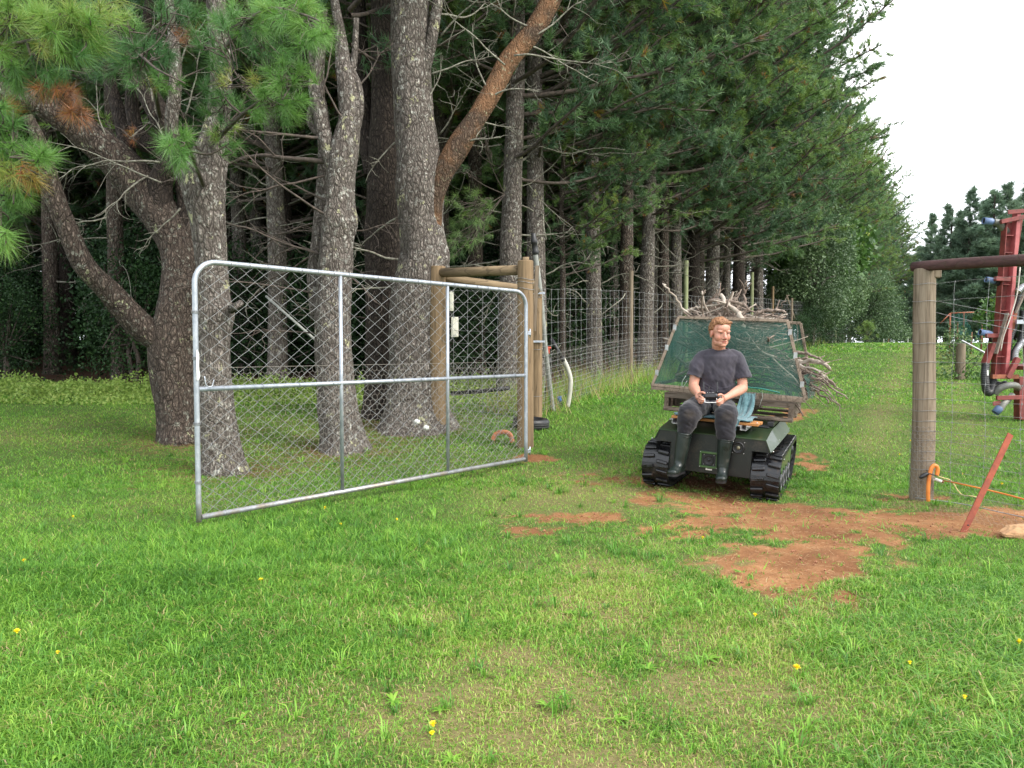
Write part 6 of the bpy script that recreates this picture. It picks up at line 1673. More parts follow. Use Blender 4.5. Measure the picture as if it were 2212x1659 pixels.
# head frame
hf = nrm(A([.20, -.97, -.12]))
hx = nrm(A([-hf[1], hf[0], 0])); hu = np.cross(hf, hx) * -1
hu = nrm(np.cross(hx, hf)); hu = hu if hu[2] > 0 else -hu
HR = np.array([hx, hf, hu]).T; HS = 1.10
HC = Z(762, 258, 7.33)
HXS = A([1.02, 1.0, 1.0])
def H(x, y, z): return HC + HR @ (A([x, y, z]) * HS * HXS)
body = MB()
def hb_(c, r_, k=18): body.ball(H(*c), A(r_) * HS * HXS, k, 12, HR)
hb_((0, -.012, .032), (.075, .095, .088)); hb_((0, .028, -.025), (.063, .060, .088)); hb_((0, .038, -.078), (.050, .046, .040)); hb_((0, .055, .045), (.058, .035, .045))
for s in (-1, 1):
    hb_((s*.040, .048, -.032), (.028, .030, .034)); hb_((s*.014, .093, -.040), (.010, .012, .009)); hb_((s*.077, -.008, -.010), (.010, .020, .034)); hb_((s*.034, .070, .020), (.026, .018, .009))
    hb_((s*.045, .02, -.075), (.02, .03, .03))
body.tube([H(0, .082, .012), H(0, .094, -.012), H(0, .108, -.034)], A([.009, .010, .0135]) * HS, 10); hb_((0, .104, -.036), (.0145, .014, .011))
hb_((0, .086, -.0605), (.026, .011, .006)); hb_((0, .085, -.0735), (.022, .011, .007)); hb_((0, .072, -.098), (.026, .022, .018)); hb_((0, .078, -.085), (.03, .012, .02))
nb_ = Z(752, 392, 7.42)
ctube(body, [P4(H(0, -.015, -.045), .064), P4(H(0, -.02, -.10), .061), P4(nb_, .062), P4(nb_ - up * .05, .062)], 10)
# torso, inside the shirt
loft(body, [(Z(700, 840, 7.50), SX * .15, SYd * .10), (Z(715, 740, 7.49), SX * .15, SYd * .10), (Z(740, 600, 7.46), SX * .15, SYd * .10), (Z(752, 500, 7.43), SX * .15, SYd * .09), (Z(753, 440, 7.42), SX * .12, SYd * .07), (Z(753, 400, 7.42), SX * .07, SYd * .055)], 20, 2.2)
for sh_, el_, wr_ in ((shL, elL, wrL), (shR, elR, wrR)):
    ctube(body, [P4(sh_ - SX * (.02 if sh_ is shR else -.02) - up * .04, .040), P4(sh_ * .5 + el_ * .5, .050), P4(el_, .046)], 12)
    m1 = el_ * .65 + wr_ * .35; ctube(body, [P4(el_, .047), P4(m1, .048), P4(el_ * .3 + wr_ * .7, .036), P4(wr_, .029)], 14)
# hands: palm, four fingers curled round the controller, thumb on top
def finger(pts, r0, r1=None):
    C = smooth_path(np.asarray(pts, float), 12); rr_ = np.linspace(r0, (r1 or r0 * .82), 12); body.tube(C, rr_, 10); body.ball(C[-1], rr_[-1] * .99, 10, 7); body.ball(C[0], rr_[0], 10, 7)
def hand(wr_, zc, sgn, fing, thumb):
    """sgn +1: hand at the controller's right end in the picture. fing: lists of zoom points"""
    palm = Z(*zc); d = nrm(palm - wr_)
    a1 = d; a2 = nrm(np.cross(a1, A([0, -1.0, 0]))); a3 = np.cross(a1, a2)
    body.ball(palm - a1 * .012, (.046, .038, .022), 18, 12, np.array([a1, a2, a3]).T); body.tube([wr_, palm], [.029, .033], 14)
    for f_, r0 in zip(fing, (.0098, .0102, .0098, .0088)): finger([Z(*p) for p in f_], r0)
    finger([Z(*p) for p in thumb], .0122, .0105)
hand(wrL, (597, 762, 7.09), -1,
     [[(600, 742, 7.07), (612, 752, 7.02), (626, 764, 6.985), (634, 768, 6.99)],
      [(597, 760, 7.06), (606, 772, 7.01), (622, 780, 6.98), (634, 780, 6.99)],
      [(594, 775, 7.07), (602, 788, 7.02), (618, 794, 6.99), (630, 792, 7.0)],
      [(592, 785, 7.09), (600, 800, 7.05), (612, 806, 7.02), (624, 803, 7.01)]],
     [(595, 735, 7.08), (612, 722, 7.05), (630, 722, 7.03), (644, 732, 7.02)])
hand(wrR, (778, 772, 7.05), 1,
     [[(775, 755, 7.03), (762, 770, 6.99), (745, 782, 6.97), (735, 786, 6.98)],
      [(778, 775, 7.02), (764, 790, 6.98), (745, 798, 6.965), (732, 797, 6.98)],
      [(780, 790, 7.03), (766, 804, 6.99), (748, 810, 6.98), (735, 808, 6.99)],
      [(784, 800, 7.05), (770, 816, 7.02), (755, 822, 7.0), (742, 818, 7.0)]],
     [(785, 748, 7.04), (768, 738, 7.01), (752, 740, 6.99), (740, 746, 7.0)])
# legs inside the trousers
hipL, hipR = Z(628, 826, 7.50), Z(785, 832, 7.47); knL, knR = Z(520, 872, 7.02), Z(810, 882, 6.98)
btL, btR = Z(482, 1040, 7.03), Z(803, 1085, 6.975); anL, anR = Z(447, 1262, 7.03), Z(780, 1290, 6.975)
for h_, k_, a_ in ((hipL, knL, anL), (hipR, knR, anR)):
    ctube(body, [P4(h_, .075), P4((h_ + k_) / 2, .065), P4(k_ - up * .03, .052)], 12); ctube(body, [P4(k_ - up * .03, .052), P4((k_ + a_) / 2, .046), P4(a_, .035)], 12)
lip = [(0, .097, -.0605), (0, .095, -.0735)]
def skin_tint(co):
    L = (co - HC) @ HR / HS / HXS
    t = .45 + .25 * (fbm(co[:, 0] * 30, co[:, 1] * 30, co[:, 2] * 30, 3) - .5)
    g = lambda c, s: np.exp(-(((L - A(c)) / A(s))**2).sum(1))
    t += .14 * g((.045, .07, -.03), (.025, .04, .022)) + .14 * g((-.045, .07, -.03), (.025, .04, .022)) + .35 * g((0, .11, -.036), (.014, .02, .014)) + .25 * g((.077, -.01, -.01), (.02, .03, .03)) + .25 * g((-.077, -.01, -.01), (.02, .03, .03))
    t = np.where(g((0, .095, -.067), (.030, .016, .0085)) > .45, .90, t)
    t = np.where(g((0, .096, -.0670), (.024, .03, .0022)) > .5, 1.0, t)
    t = t - .10 * g((0, .08, .06), (.05, .03, .03))
    return np.clip(t, 0, 1)
m, nt, bs = node_mat('skin')
nt.links.new(ramp(nt, [(0, (.56, .35, .26)), (.4, (.52, .265, .185)), (.75, (.50, .18, .13)), (.90, (.42, .13, .11)), (1, (.10, .03, .03))], attr(nt)), bs.inputs['Base Color'])
bs.inputs['Roughness'].default_value = .5; bs.inputs['Subsurface Weight'].default_value = .12; bs.inputs['Subsurface Radius'].default_value = (.012, .005, .003); bs.inputs['Subsurface Scale'].default_value = .6
bump_to(nt, bs, noise_node(nt, 160, 3, .6), .15, .002)
SKIN = m
remesh(body, 'body', SKIN, man, .0042, 2, None, skin_tint)
# hair: short ginger curls
hr = MB(); r = np.random.default_rng(8)
for i in range(900):
    d = nrm(r.normal(size=3)); 
    if d[2] < -.45: continue
    fr = d[1]                               # forward component
    line = .50 + .10 * abs(d[0])            # hairline: no curls on the face
    if fr > .30 and d[2] < .50 + .35 * (fr - .3): continue
    if d[2] < .05 and fr > -.02: continue
    if d[2] < -.15 and fr > -.30: continue
    p = A([0, -.012, .032]) + d * A([.077, .097, .090]) + r.normal(size=3) * .002
    hr.ball(H(*p), (.0095 + .006 * r.random()) * HS * (1.25 if d[2] > .6 else 1), 7, 5)
for i in range(60):                         # the fringe mounded forward
    p = A([r.normal() * .032, .062 + .012 * r.random(), .092 + .016 * r.random() - abs(r.normal()) * .004]); hr.ball(H(*p), .013 * HS, 7, 5)
m, nt, bs = node_mat('ginger_hair')
nt.links.new(ramp(nt, [(.3, (.11, .042, .017)), (.5, (.27, .12, .052)), (.72, (.50, .27, .13))], noise_node(nt, 75, 4, .7, (1, 1, .5))), bs.inputs['Base Color']); bs.inputs['Roughness'].default_value = .6
bump_to(nt, bs, noise_node(nt, 130, 4, .75), 1.0, .008); HAIR = m
remesh(hr, 'hair', HAIR, man, .0045, 1, lambda co, no: .004 * (fbm(co[:, 0] * 90, co[:, 1] * 90, co[:, 2] * 90, 2) - .5))
EYE = simple('eye_slit', (.03, .015, .012)); BROW = simple('eyebrow', (.34, .15, .08), (.25, .10, .05), 60, .8)
for s in (-1, 1):
    mb = MB(); mb.tube(smooth_path([H(s*.019, .0885, .001), H(s*.030, .0905, .0035), H(s*.043, .083, .001)], 8), A([.0010, .0022, .0026, .003, .003, .0026, .002, .001]) * HS, 8); mb.build('eye', EYE, man)
    mb = MB(); mb.tube(smooth_path([H(s*.013, .091, .0125), H(s*.030, .0925, .018), H(s*.049, .080, .0155)], 8), A([.0022, .003, .0032, .0032, .003, .0026, .002, .0015]) * HS, 8); mb.build('eyebrow', BROW, man)
mb = MB(); mb.tube([H(-.003, .0865, .022), H(-.004, .0885, .040)], .0012, 5); mb.tube([H(.005, .0865, .022), H(.005, .0885, .036)], .0012, 5); mb.build('frown_line', simple('skin_crease', (.42, .17, .12)), man)
# tee shirt
ts = MB()
loft(ts, [(Z(700, 850, 7.50), SX * .172, SYd * .125), (Z(702, 800, 7.50), SX * .178, SYd * .135), (Z(712, 750, 7.48), SX * .182, SYd * .138), (Z(722, 700, 7.47), SX * .180, SYd * .140), (Z(732, 640, 7.46), SX * .178, SYd * .136), (Z(744, 560, 7.44), SX * .188, SYd * .130), (Z(752, 490, 7.43), SX * .198, SYd * .120),
          (Z(753, 440, 7.42), SX * .200, SYd * .105), (Z(753, 420, 7.42), SX * .175, SYd * .088), (Z(753, 400, 7.42), SX * .128, SYd * .080), (Z(753, 384, 7.42), SX * .090, SYd * .074)], 36, 2.2)
for sh_, el_, sx in ((shL, elL, -1), (shR, elR, 1)):
    e2 = sh_ + (el_ - sh_) * .70
    ctube(ts, [P4(sh_ - SX * sx * .07 + up * .010, .050), P4(sh_ - SX * sx * .02 - up * .012, .056), P4(sh_ - SX * sx * .004 - up * .045, .064), P4(sh_ * .55 + e2 * .45, .068)], 10)
    C = smooth_path([P4(sh_ - SX * sx * .010 - up * .04, .062), P4(sh_ * .5 + e2 * .5 + SX * sx * .002, .072), P4(e2 + SX * sx * .012, .080)], 14); ts.tube(C[:, :3], C[:, 3], 22)
def folds(co, no):
    x = (co - shL) @ SX; z = co[:, 2]
    zb = Z(720, 690, 7.4)[2]
    belly = np.exp(-((z - zb) / .055)**2)
    f = .020 * (fbm(x * 6 + 2 * z, z * 55 + 5 * np.sin(x * 8), co[:, 1] * 3, 2) - .5) * belly
    diag = fbm(x * 13 + z * 9, z * 5 - x * 5, co[:, 1] * 3, 3) - .5
    f += .034 * diag * np.clip((Z(0, 430, 7.4)[2] - z) / .15, .15, 1)
    f += .014 * (fbm(x * 26 - z * 12, z * 14, co[:, 1] * 9, 2) - .5)
    return f
m, nt, bs = node_mat('charcoal_jersey')
nt.links.new(ramp(nt, [(.35, (.026, .023, .033)), (.65, (.044, .039, .054))], noise_node(nt, 6, 5, .6)), bs.inputs['Base Color']); bs.inputs['Roughness'].default_value = .9; bs.inputs['Sheen Weight'].default_value = .25
bump_to(nt, bs, noise_node(nt, 260, 2, .5), .2, .002); JERSEY = m
remesh(ts, 't_shirt', JERSEY, man, .0055, 8, folds)
mb = MB()
cc_ = Z(753, 386, 7.415); a_ = np.linspace(0, 2 * math.pi, 33)
mb.tube([cc_ + SX * .086 * math.cos(t) + SYd * .074 * math.sin(t) + up * (-.022 * max(0, -math.sin(t)) + .008) for t in a_], .008, 8, cap=False)
mb.build('collar', simple('rib_knit', (.035, .032, .043), None, 40, .95), man)
# trousers
tr = MB()
loft(tr, [(Z(700, 870, 7.52), SX * .17, SYd * .12), (Z(700, 830, 7.51), SX * .176, SYd * .135), (Z(705, 780, 7.50), SX * .165, SYd * .12)], 30)
for h_, k_, b_ in ((hipL, knL, btL), (hipR, knR, btR)):
    C = smooth_path([P4(h_, .105), P4(h_ * .5 + k_ * .5 + up * .005, .104), P4(k_ + up * -.015, .100)], 14); tr.tube(C[:, :3], C[:, 3], 24); tr.ball(C[-1, :3], .1, 18, 12); tr.ball(C[0, :3], .105, 18, 12)
    C = smooth_path([P4(k_ - up * .02, .100), P4(k_ * .65 + b_ * .35, .096), P4(k_ * .25 + b_ * .75, .082), P4(b_ + up * .01, .068), P4(b_ - up * .035, .052)], 14); tr.tube(C[:, :3], C[:, 3], 22)
def tfold(co, no):
    s = co[:, 0] * .6 + co[:, 2]
    return .040 * (fbm(co[:, 0] * 9 + co[:, 2] * 12, co[:, 1] * 5, co[:, 2] * 9, 3) - .5) + .013 * (fbm(co[:, 0] * 24, co[:, 1] * 12 + co[:, 2] * 20, co[:, 2] * 10, 2) - .5)
def knee_dirt(co):
    t = np.full(len(co), .2) + .12 * (fbm(co[:, 0] * 16, co[:, 1] * 16, co[:, 2] * 16, 3) - .5)
    for k_ in (knL, knR): t += .45 * np.exp(-(((co - (k_ + A([-.01, -.07, -.02]))) / A([.07, .09, .06]))**2).sum(1)) * (.5 + fbm(co[:, 0] * 25, co[:, 1] * 25, co[:, 2] * 25, 3))
    return np.clip(t, 0, 1)
m, nt, bs = node_mat('black_trousers')
nt.links.new(ramp(nt, [(0, (.005, .0045, .009)), (.35, (.010, .009, .014)), (.8, (.040, .030, .022)), (1, (.09, .068, .045))], attr(nt)), bs.inputs['Base Color']); bs.inputs['Roughness'].default_value = .9; bs.inputs['Sheen Weight'].default_value = .2
bump_to(nt, bs, noise_node(nt, 220, 2, .5), .2, .002); TROUS = m
remesh(tr, 'trousers', TROUS, man, .0065, 2, tfold, knee_dirt)
# rubber boots
m, nt, bs = node_mat('boot_rubber')
f = noise_node(nt, 9, 5, .6)
nt.links.new(ramp(nt, [(.35, (.006, .010, .009)), (.6, (.010, .017, .014)), (.80, (.06, .055, .045))], f), bs.inputs['Base Color']); nt.links.new(ramp(nt, [(.3, (.22, .22, .22)), (.7, (.5, .5, .5))], f), bs.inputs['Roughness']); BOOT = m
for (bt, an, toe, heel, side) in ((btL, anL, Z(383, 1345, 6.90), Z(462, 1322, 7.08), -1), (btR, anR, Z(764, 1398, 6.86), Z(790, 1352, 7.03), 1)):
    bm_ = MB()
    C = smooth_path([P4(bt + up * .005, .069), P4(bt * .75 + an * .25, .066), P4(bt * .4 + an * .6, .060), P4(an, .054)], 16); bm_.tube(C[:, :3], C[:, 3], 24)
    bm_.ball(an, .056, 18, 12)
    fd = nrm(toe - heel); fs = nrm(np.cross(fd, up)); fu = np.cross(fs, fd)
    mid = heel * .45 + toe * .55
    loft(bm_, [(heel - fd * .02 + fu * .02, fs * .028, fu * .03), (heel + fu * .015, fs * .036, fu * .045), (heel * .65 + toe * .35 + fu * .025, fs * .040, fu * .055), (heel * .35 + toe * .65 + fu * .008, fs * .049, fu * .042), (toe - fd * .035, fs * .051, fu * .034), (toe, fs * .044, fu * .028), (toe + fd * .015, fs * .026, fu * .016)], 22, 2.3)
    bm_.tube([an, heel + fu * .03], [.05, .042], 16); bm_.tube([an - up * .01, mid + fu * .01], [.05, .04], 16)
    bo = remesh(bm_, 'boot', BOOT, man, .006, 3)
    mb = MB(); rows = [(heel - fd * .025, .026), (heel, .034), (heel * .6 + toe * .4, .034), (heel * .3 + toe * .7, .045), (toe - fd * .02, .048), (toe + fd * .006, .040), (toe + fd * .018, .020)]
    V = []; 
    for (c, w) in rows: V += [c - fu * .014 - fs * w, c - fu * .014 + fs * w, c - fu * .034 + fs * w, c - fu * .034 - fs * w]
    V = A(V); nn_ = len(rows); Q = [[i*4 + j, i*4 + (j+1) % 4, (i+1)*4 + (j+1) % 4, (i+1)*4 + j] for i in range(nn_-1) for j in range(4)]
    mb.faces(V, Q + [[3, 2, 1, 0], [(nn_-1)*4 + j for j in range(4)]]); mb.build('sole', BLACKP, bo, world=False).location = -A(man.location) * 1.0
    mb = MB()
    for (t_, w) in ((.02, .0705), (.10, .070), (.52, .0645), (.66, .061)):
        c = bt * (1 - t_) + an * t_; ax = nrm(an - bt); e1 = nrm(np.cross(ax, A([0, 1.0, 0]))); e2 = np.cross(ax, e1)
        full = t_ < .2; aa = np.linspace(0 if full else 3.6, 2 * math.pi if full else 5.6, 25)
        mb.tube([c + e1 * w * math.cos(t) + e2 * w * math.sin(t) for t in aa], .0032, 6, cap=False)
    ob = mb.build('boot_band', BOOT, bo, world=False); ob.location = -A(man.location)

# remote controller
rc_ = thing('remote_controller', 'black remote controller with two aerials held in the man\'s hands', 'controller', CT)
mb = MB(); cf = nrm(A([-.15, -.93, .33])); cx_ = nrm(np.cross(cf, up)) * 1.0
cx_ = nrm(A([-cf[1], cf[0], 0])); cu = np.cross(cx_, cf) * 1.0; cu = cu if cu[2] > 0 else -cu
CR = np.array([cx_, cf, cu]).T
def K(x, y, z): return CT + CR @ A([x, y, z])
CBLK = simple('controller_black', (.012, .012, .014), None, 20, .38)
mb.box(K(0, 0, .0), (.125, .075, .052), CR, bev=.012); mb.box(K(0, .038, .0), (.09, .004, .035), CR, bev=.001)
for s in (-1, 1): mb.ball(K(s * .072, -.01, -.010), (.034, .040, .030), 16, 10, CR)
mb.build('case', CBLK, rc_)
for s in (-1, 1):
    mb = MB(); b = K(s * .058, .0, .026); mb.tube([b, b + up * .028 + cx_ * s * .002], .0075, 8); mb.box(b + up * .068 + cx_ * s * .003, (.013, .008, .082), CR, bev=.003); mb.build('aerial', CBLK, rc_)
for s, h_ in ((-.012, .055), (.040, .012), (-.048, .012)):
    mb = MB(); b = K(s, -.005, .024); mb.tube([b, b + up * h_], [.004, .003], 8); mb.ball(b + up * (h_ + .004), .0075, 10, 7); mb.lathe([(.014, 0), (.010, .008), (.001, .009)], b, (0, 0, 1), 14); mb.build('joystick', CBLK, rc_)
mb = MB()
for s in (-.025, -.005, .015, .03): mb.tube([K(s, .01, .026), K(s, .012, .036)], .0028, 6)
mb.build('switch', STEEL, rc_)
mb = MB(); mb.lathe([(.013, 0), (.011, .008), (.001, .009)], K(.048, .036, .0), cf, 16); mb.build('dial', simple('dark_grey_dial', (.06, .06, .065), None, 20, .4), rc_)
mb = MB(); mb.tube(smooth_path([K(-.052, .02, -.02), K(-.053, .03, -.055), K(-.045, .034, -.066), K(.045, .034, -.066), K(.053, .03, -.055), K(.052, .02, -.02)], 26), .0035, 8); mb.build('wire_stand', simple('white_metal_loop', (.85, .85, .85), None, 20, .3), rc_)

# ================================================================ RED MACHINE AND GARDEN BEHIND THE RIGHT FENCE
YM = 11.3
def Zm(x, y, dY=0): return at((3600 + x / 1.7639) / 1.8228, (780 + y / 1.7639) / 1.8228, YM + dY)
mz = Zm(700, 1530); mz[2] = gz(mz[0], mz[1])
mc = thing('farm_machine', 'folded red farm implement with tall beam and black corrugated hoses', 'machine', mz)
RED = simple('faded_red_paint', (.27, .055, .048), (.13, .03, .026), 9, .6, bump=.1, rvar=.2); RED2 = simple('pink_faded_red', (.46, .13, .13), (.33, .07, .07), 7, .5); RUSTY = simple('orange_rust', (.33, .12, .06), (.2, .06, .035), 12, .8)
def bar(p, q, w, t, mt, name, bev=.004, upv=(0, 1, 0)):
    mb = MB(); mb.beam(p, q, t, w, upv, bev=bev); return mb.build(name, mt, mc)
# beam: web at the back, two flanges standing forward
a, b = Zm(572, 1240), Zm(655, 165)
ax = nrm(b - a)
bar(a + [.02, .05, 0], b + [.02, .05, 0], .012, .15, RED, 'beam_web', upv=nrm(np.cross(ax, X3)))
mb = MB(); mb.beam(a + [.02, .06, 0], b + [.02, .06, 0], .16, .012, nrm(np.cross(ax, X3)), bev=.002); mb.build('beam_web', RED, mc)
mb = MB(); mb.beam(a + [-.055, .0, 0], b + [-.055, .0, 0], .012, .12, nrm(np.cross(ax, X3)), bev=.002); mb.build('flange', RED, mc)
mb = MB(); mb.beam(Zm(625, 1240), Zm(712, 95), .055, .12, nrm(np.cross(ax, X3)), bev=.004); mb.build('flange', RED2, mc)
mb = MB(); mb.beam(Zm(672, 600), Zm(740, 130), .05, .04, nrm(np.cross(ax, X3)), bev=.004); mb.build('side_strut', RED, mc)
for y in (262, 380, 600, 780, 1100):
    t = (1240 - y) / (1240 - 165); c = a + (b - a) * t; mb = MB(); mb.box(c + [.0, .0, 0], (.11, .11, .012), bev=.001); mb.build('gusset', RED, mc)
for (x0, y0, x1, y1, w, mt) in [(600, 165, 775, 128, .05, RED), (650, 98, 770, 88, .012, RED), (560, 560, 660, 565, .07, RED), (500, 955, 590, 955, .06, RED), (570, 1388, 790, 1382, .045, RED), (535, 1240, 720, 1240, .07, RUSTY), (545, 1430, 600, 1418, .015, RED), (730, 1180, 800, 1165, .28, RED), (705, 860, 800, 862, .05, GALV)]:
    bar(Zm(x0, y0, -.08), Zm(x1, y1, -.08), w, .06, mt, 'bracket')
bar(Zm(742, 1535, .1), Zm(742, 1240, .1), .14, .14, RED, 'stand_post', upv=(0, 1, 0))
bar(Zm(800, 1535, .1), Zm(790, 900, .1), .10, .1, RED, 'stand_post')
bar(Zm(490, 1150, 0), Zm(545, 1010, 0), .12, .06, RED, 'side_plate')
bar(Zm(645, 1250, -.1), Zm(720, 1110, -.1), .07, .07, RED, 'side_plate')
bar(Zm(640, 1110, 0), Zm(700, 790, 0), .05, .05, RUSTY, 'side_strut')
WOODG = wood_mat('grey_batten', (.36, .30, .25), (.22, .17, .14))
bar(Zm(566, 1082, -.14), Zm(645, 798, -.14), .075, .02, WOODG, 'timber_batten'); bar(Zm(702, 800, -.16), Zm(775, 640, -.16), .05, .02, WOODG, 'timber_batten')
def hose(pts, r_, mt, rib=True, name='hose'):
    mb = MB(); P = smooth_path([Zm(*p) for p in pts], 60 if rib else 24); L = np.concatenate([[0], np.cumsum(np.linalg.norm(np.diff(P, axis=0), axis=1))])
    P2 = np.stack([np.interp(np.linspace(0, L[-1], int(L[-1] / .008) + 2), L, P[:, k]) for k in range(3)], 1) if rib else P
    R = r_ * (1 + (.10 * np.sin(np.arange(len(P2)) * math.pi / 1.6) if rib else 0)); mb.tube(P2, R, 12); return mb.build(name, mt, mc)
HOSE = simple('black_hose', (.035, .036, .04), (.018, .018, .02), 10, .4); HOSEG = simple('grey_green_hose', (.20, .20, .17), (.11, .11, .10), 8, .5); HOSES = simple('silver_hose', (.42, .43, .45), (.25, .25, .27), 10, .4, .4); BLUEP = simple('blue_grey_plastic', (.13, .20, .36), (.08, .12, .22), 8, .45)
hose([(498, 1150, -.05), (490, 1240, -.08), (500, 1330, -.08), (520, 1350, -.06), (540, 1320, -.02), (545, 1230, .05)], .055, HOSE)
hose([(560, 1358, -.05), (600, 1320, -.1), (660, 1300, -.12), (705, 1303, -.05), (720, 1318, .05)], .048, HOSEG, False)
hose([(590, 1475, -.1), (620, 1430, -.08), (655, 1395, -.02), (680, 1370, .05)], .045, HOSEG, False)
hose([(550, 165, 0), (585, 172, 0), (610, 195, .02), (640, 235, .08)], .05, HOSEG, False)
hose([(560, 582, 0), (600, 596, .05)], .045, HOSE, False)
hose([(660, 1130, .0), (655, 1040, 0), (672, 960, 0), (700, 880, .02), (712, 760, .04), (740, 640, .05), (800, 590, .1)], .038, HOSE)
hose([(690, 1100, .05), (700, 1060, .05), (735, 1000, .05), (752, 900, .05), (756, 780, .05)], .045, HOSE)
hose([(720, 650, -.08), (740, 628, -.08), (770, 612, -.08), (820, 600, -.05)], .045, HOSES)
hose([(700, 1120, -.05), (705, 1070, -.05), (730, 1030, -.05), (760, 990, -.03)], .04, HOSES)
hose([(560, 1290, .05), (600, 1300, .05), (640, 1290, .05)], .05, HOSE)
for p, q, r_ in (((480, 158, 0), (545, 165, 0), .05), ((497, 565, 0), (560, 578, 0), .042), ((455, 932, -.02), (535, 945, 0), .045), ((562, 1492, -.1), (596, 1452, -.1), .055)):
    mb = MB(); A_, B_ = Zm(*p), Zm(*q); d = nrm(B_ - A_); L = np.linalg.norm(B_ - A_); mb.lathe([(r_ * .8, .03), (r_ * .8, 0), (r_, 0), (r_, L * .8), (r_ * .85, L)], A_, d, 20); o = mb.build('pipe_cap', BLUEP, mc)
    mb = MB(); mb.lathe([(r_ * .8, .012), (.001, .012)], A_, d, 20); mb.build('pipe_mouth', BLACKP, o, world=False).location = -A(mc.location)
mb = MB(); mb.prism([(0, 0), (.02, 0), (.015, .08), (-.004, .075)], Zm(507, 1232, -.16), X3, Z3, Y3, .003); mb.build('paper_tag', WHITE, mc)
mb = MB(); mb.tube(smooth_path([Zm(735, 480, -.15), Zm(715, 660, -.15), Zm(670, 820, -.15), Zm(620, 960, -.15), Zm(600, 1060, -.15)], 16), .009, 6); mb.build('rope', simple('pale_rope', (.6, .55, .48)), mc)

# stump post, climbing shrub, leaning rail
pp = on_ground((3600 + 318 / 1.7639) / 1.8228, (780 + 1262 / 1.7639) / 1.8228)
po = thing('garden_post', 'short round timber post in the field behind the right fence', 'post', pp)
post(pp, (1262 - 1030) / 1.7639 / 1.8228 / F * pp[1] + .05, .5 * 62 / 1.7639 / 1.8228 / F * pp[1], 'post', POST_GREY, po, seed=4)
mb = MB(); a = at((3600 + 330 / 1.7639) / 1.8228, (780 + 990 / 1.7639) / 1.8228, pp[1] - .1); b = at((3600 + 490 / 1.7639) / 1.8228, (780 + 1075 / 1.7639) / 1.8228, pp[1] - .8)
mb.beam(a, b, .05, .03, bev=.003); tag(mb.build('aluminium_rail', ALU), 'shiny metal rail propped from the short garden post', 'rail')
r = np.random.default_rng(12)
gs = thing('leafy_vine', 'leafy green vine sprawling round the short garden post', 'plant', pp)
C = [];
for i in range(9):
    a_ = r.random() * 6.28; q = pp + [.12 * math.cos(a_), .1 * math.sin(a_), 0]; e = pp + [.75 * r.normal() * .7 + .25, .3 * r.normal(), .25 + .65 * r.random()]
    P = smooth_path([q, (q + e) / 2 + [0, 0, .12], e], 14); C.append(P[3:] + r.normal(size=(11, 3)) * .05); C.append(P[5:] + r.normal(size=(9, 3)) * .07)
    mb = MB(); mb.tube(P, np.linspace(.008, .003, 14), 5); mb.build('stem', TWIG, gs)
C.append(pp + r.normal(size=(260, 3)) * [.42, .25, .07] + [.2, 0, .12]); mb = MB(); C = np.vstack(C); leafmass(mb, C, .085, r, 0, .25, .12); mb.build('leaves', LEAVES_LIGHT, gs)
# net-covered garden frame
def Zg(x, y, Y): return at((3600 + x / 1.7639) / 1.8228, (780 + y / 1.7639) / 1.8228, Y)
gp = Zg(300, 1008, 27); ng = thing('net_frame', 'garden frame draped with torn teal netting at the far side of the field', 'netting', foot(gp[0], gp[1]))
TEAL = CLOTH
Pn = [(250, 800), (345, 800), (570, 785), (365, 855), (500, 855)]
mb = MB()
for (x, y0) in ((250, 800), (345, 795), (300, 860), (398, 930), (470, 855), (570, 785)): 
    t_ = Zg(x, y0, 27); mb.tube([foot(t_[0], t_[1]), t_], .03, 6)
mb.tube([Zg(250, 800, 27), Zg(345, 795, 27), Zg(570, 790, 27)], .025, 6); mb.tube([Zg(180, 870, 27), Zg(250, 800, 27)], .02, 6); mb.build('poles', RUSTY, ng)
def netsheet(c, nu, nv, amp, name, seed):
    s, t = np.meshgrid(np.linspace(0, 1, nu), np.linspace(0, 1, nv)); c = [A(q) for q in c]
    P = c[0] * ((1-s)*(1-t))[..., None] + c[1] * (s*(1-t))[..., None] + c[2] * (s*t)[..., None] + c[3] * ((1-s)*t)[..., None]
    P[..., 1] += amp * (fbm(s * 9 + seed, t * 2, 1.0, 3) - .5) * 3; P[..., 0] += amp * (fbm(s * 3 + seed, t * 5, 4.0, 3) - .5) * (1 - t) * 2
    ii = (np.arange(nv-1)[:, None] * nu + np.arange(nu-1)[None]); Q = np.stack([ii, ii+1, ii+nu+1, ii+nu], -1).reshape(-1, 4)
    mb = MB(); mb.raw(P.reshape(-1, 3), Q, 0, True); mb.build(name, TEAL, ng)
netsheet([Zg(258, 935, 27), Zg(345, 945, 27), Zg(350, 795, 27), Zg(255, 800, 27)], 24, 14, .12, 'net', 1)
netsheet([Zg(300, 1000, 26.6), Zg(405, 1000, 26.6), Zg(398, 930, 26.6), Zg(345, 800, 26.8)], 20, 12, .15, 'net', 4)
netsheet([Zg(345, 800, 27), Zg(565, 795, 27), Zg(568, 785, 28), Zg(345, 788, 28)], 20, 5, .08, 'net', 7)
netsheet([Zg(410, 1000, 27), Zg(430, 1000, 27), Zg(520, 856, 27), Zg(470, 856, 27)], 12, 10, .1, 'net', 9)
gb = Zg(550, 1010, 22); bb = leafy(601, 1.9, .7, 900, .13, LEAVES_LIGHT, 'garden_shrub', 'bright green leafy garden plant beside the teal netting', 'plant', nblob=8, zb=.2, tint=.35, bark=TWIG, forks=2); bb.location = foot(gb[0], gb[1])
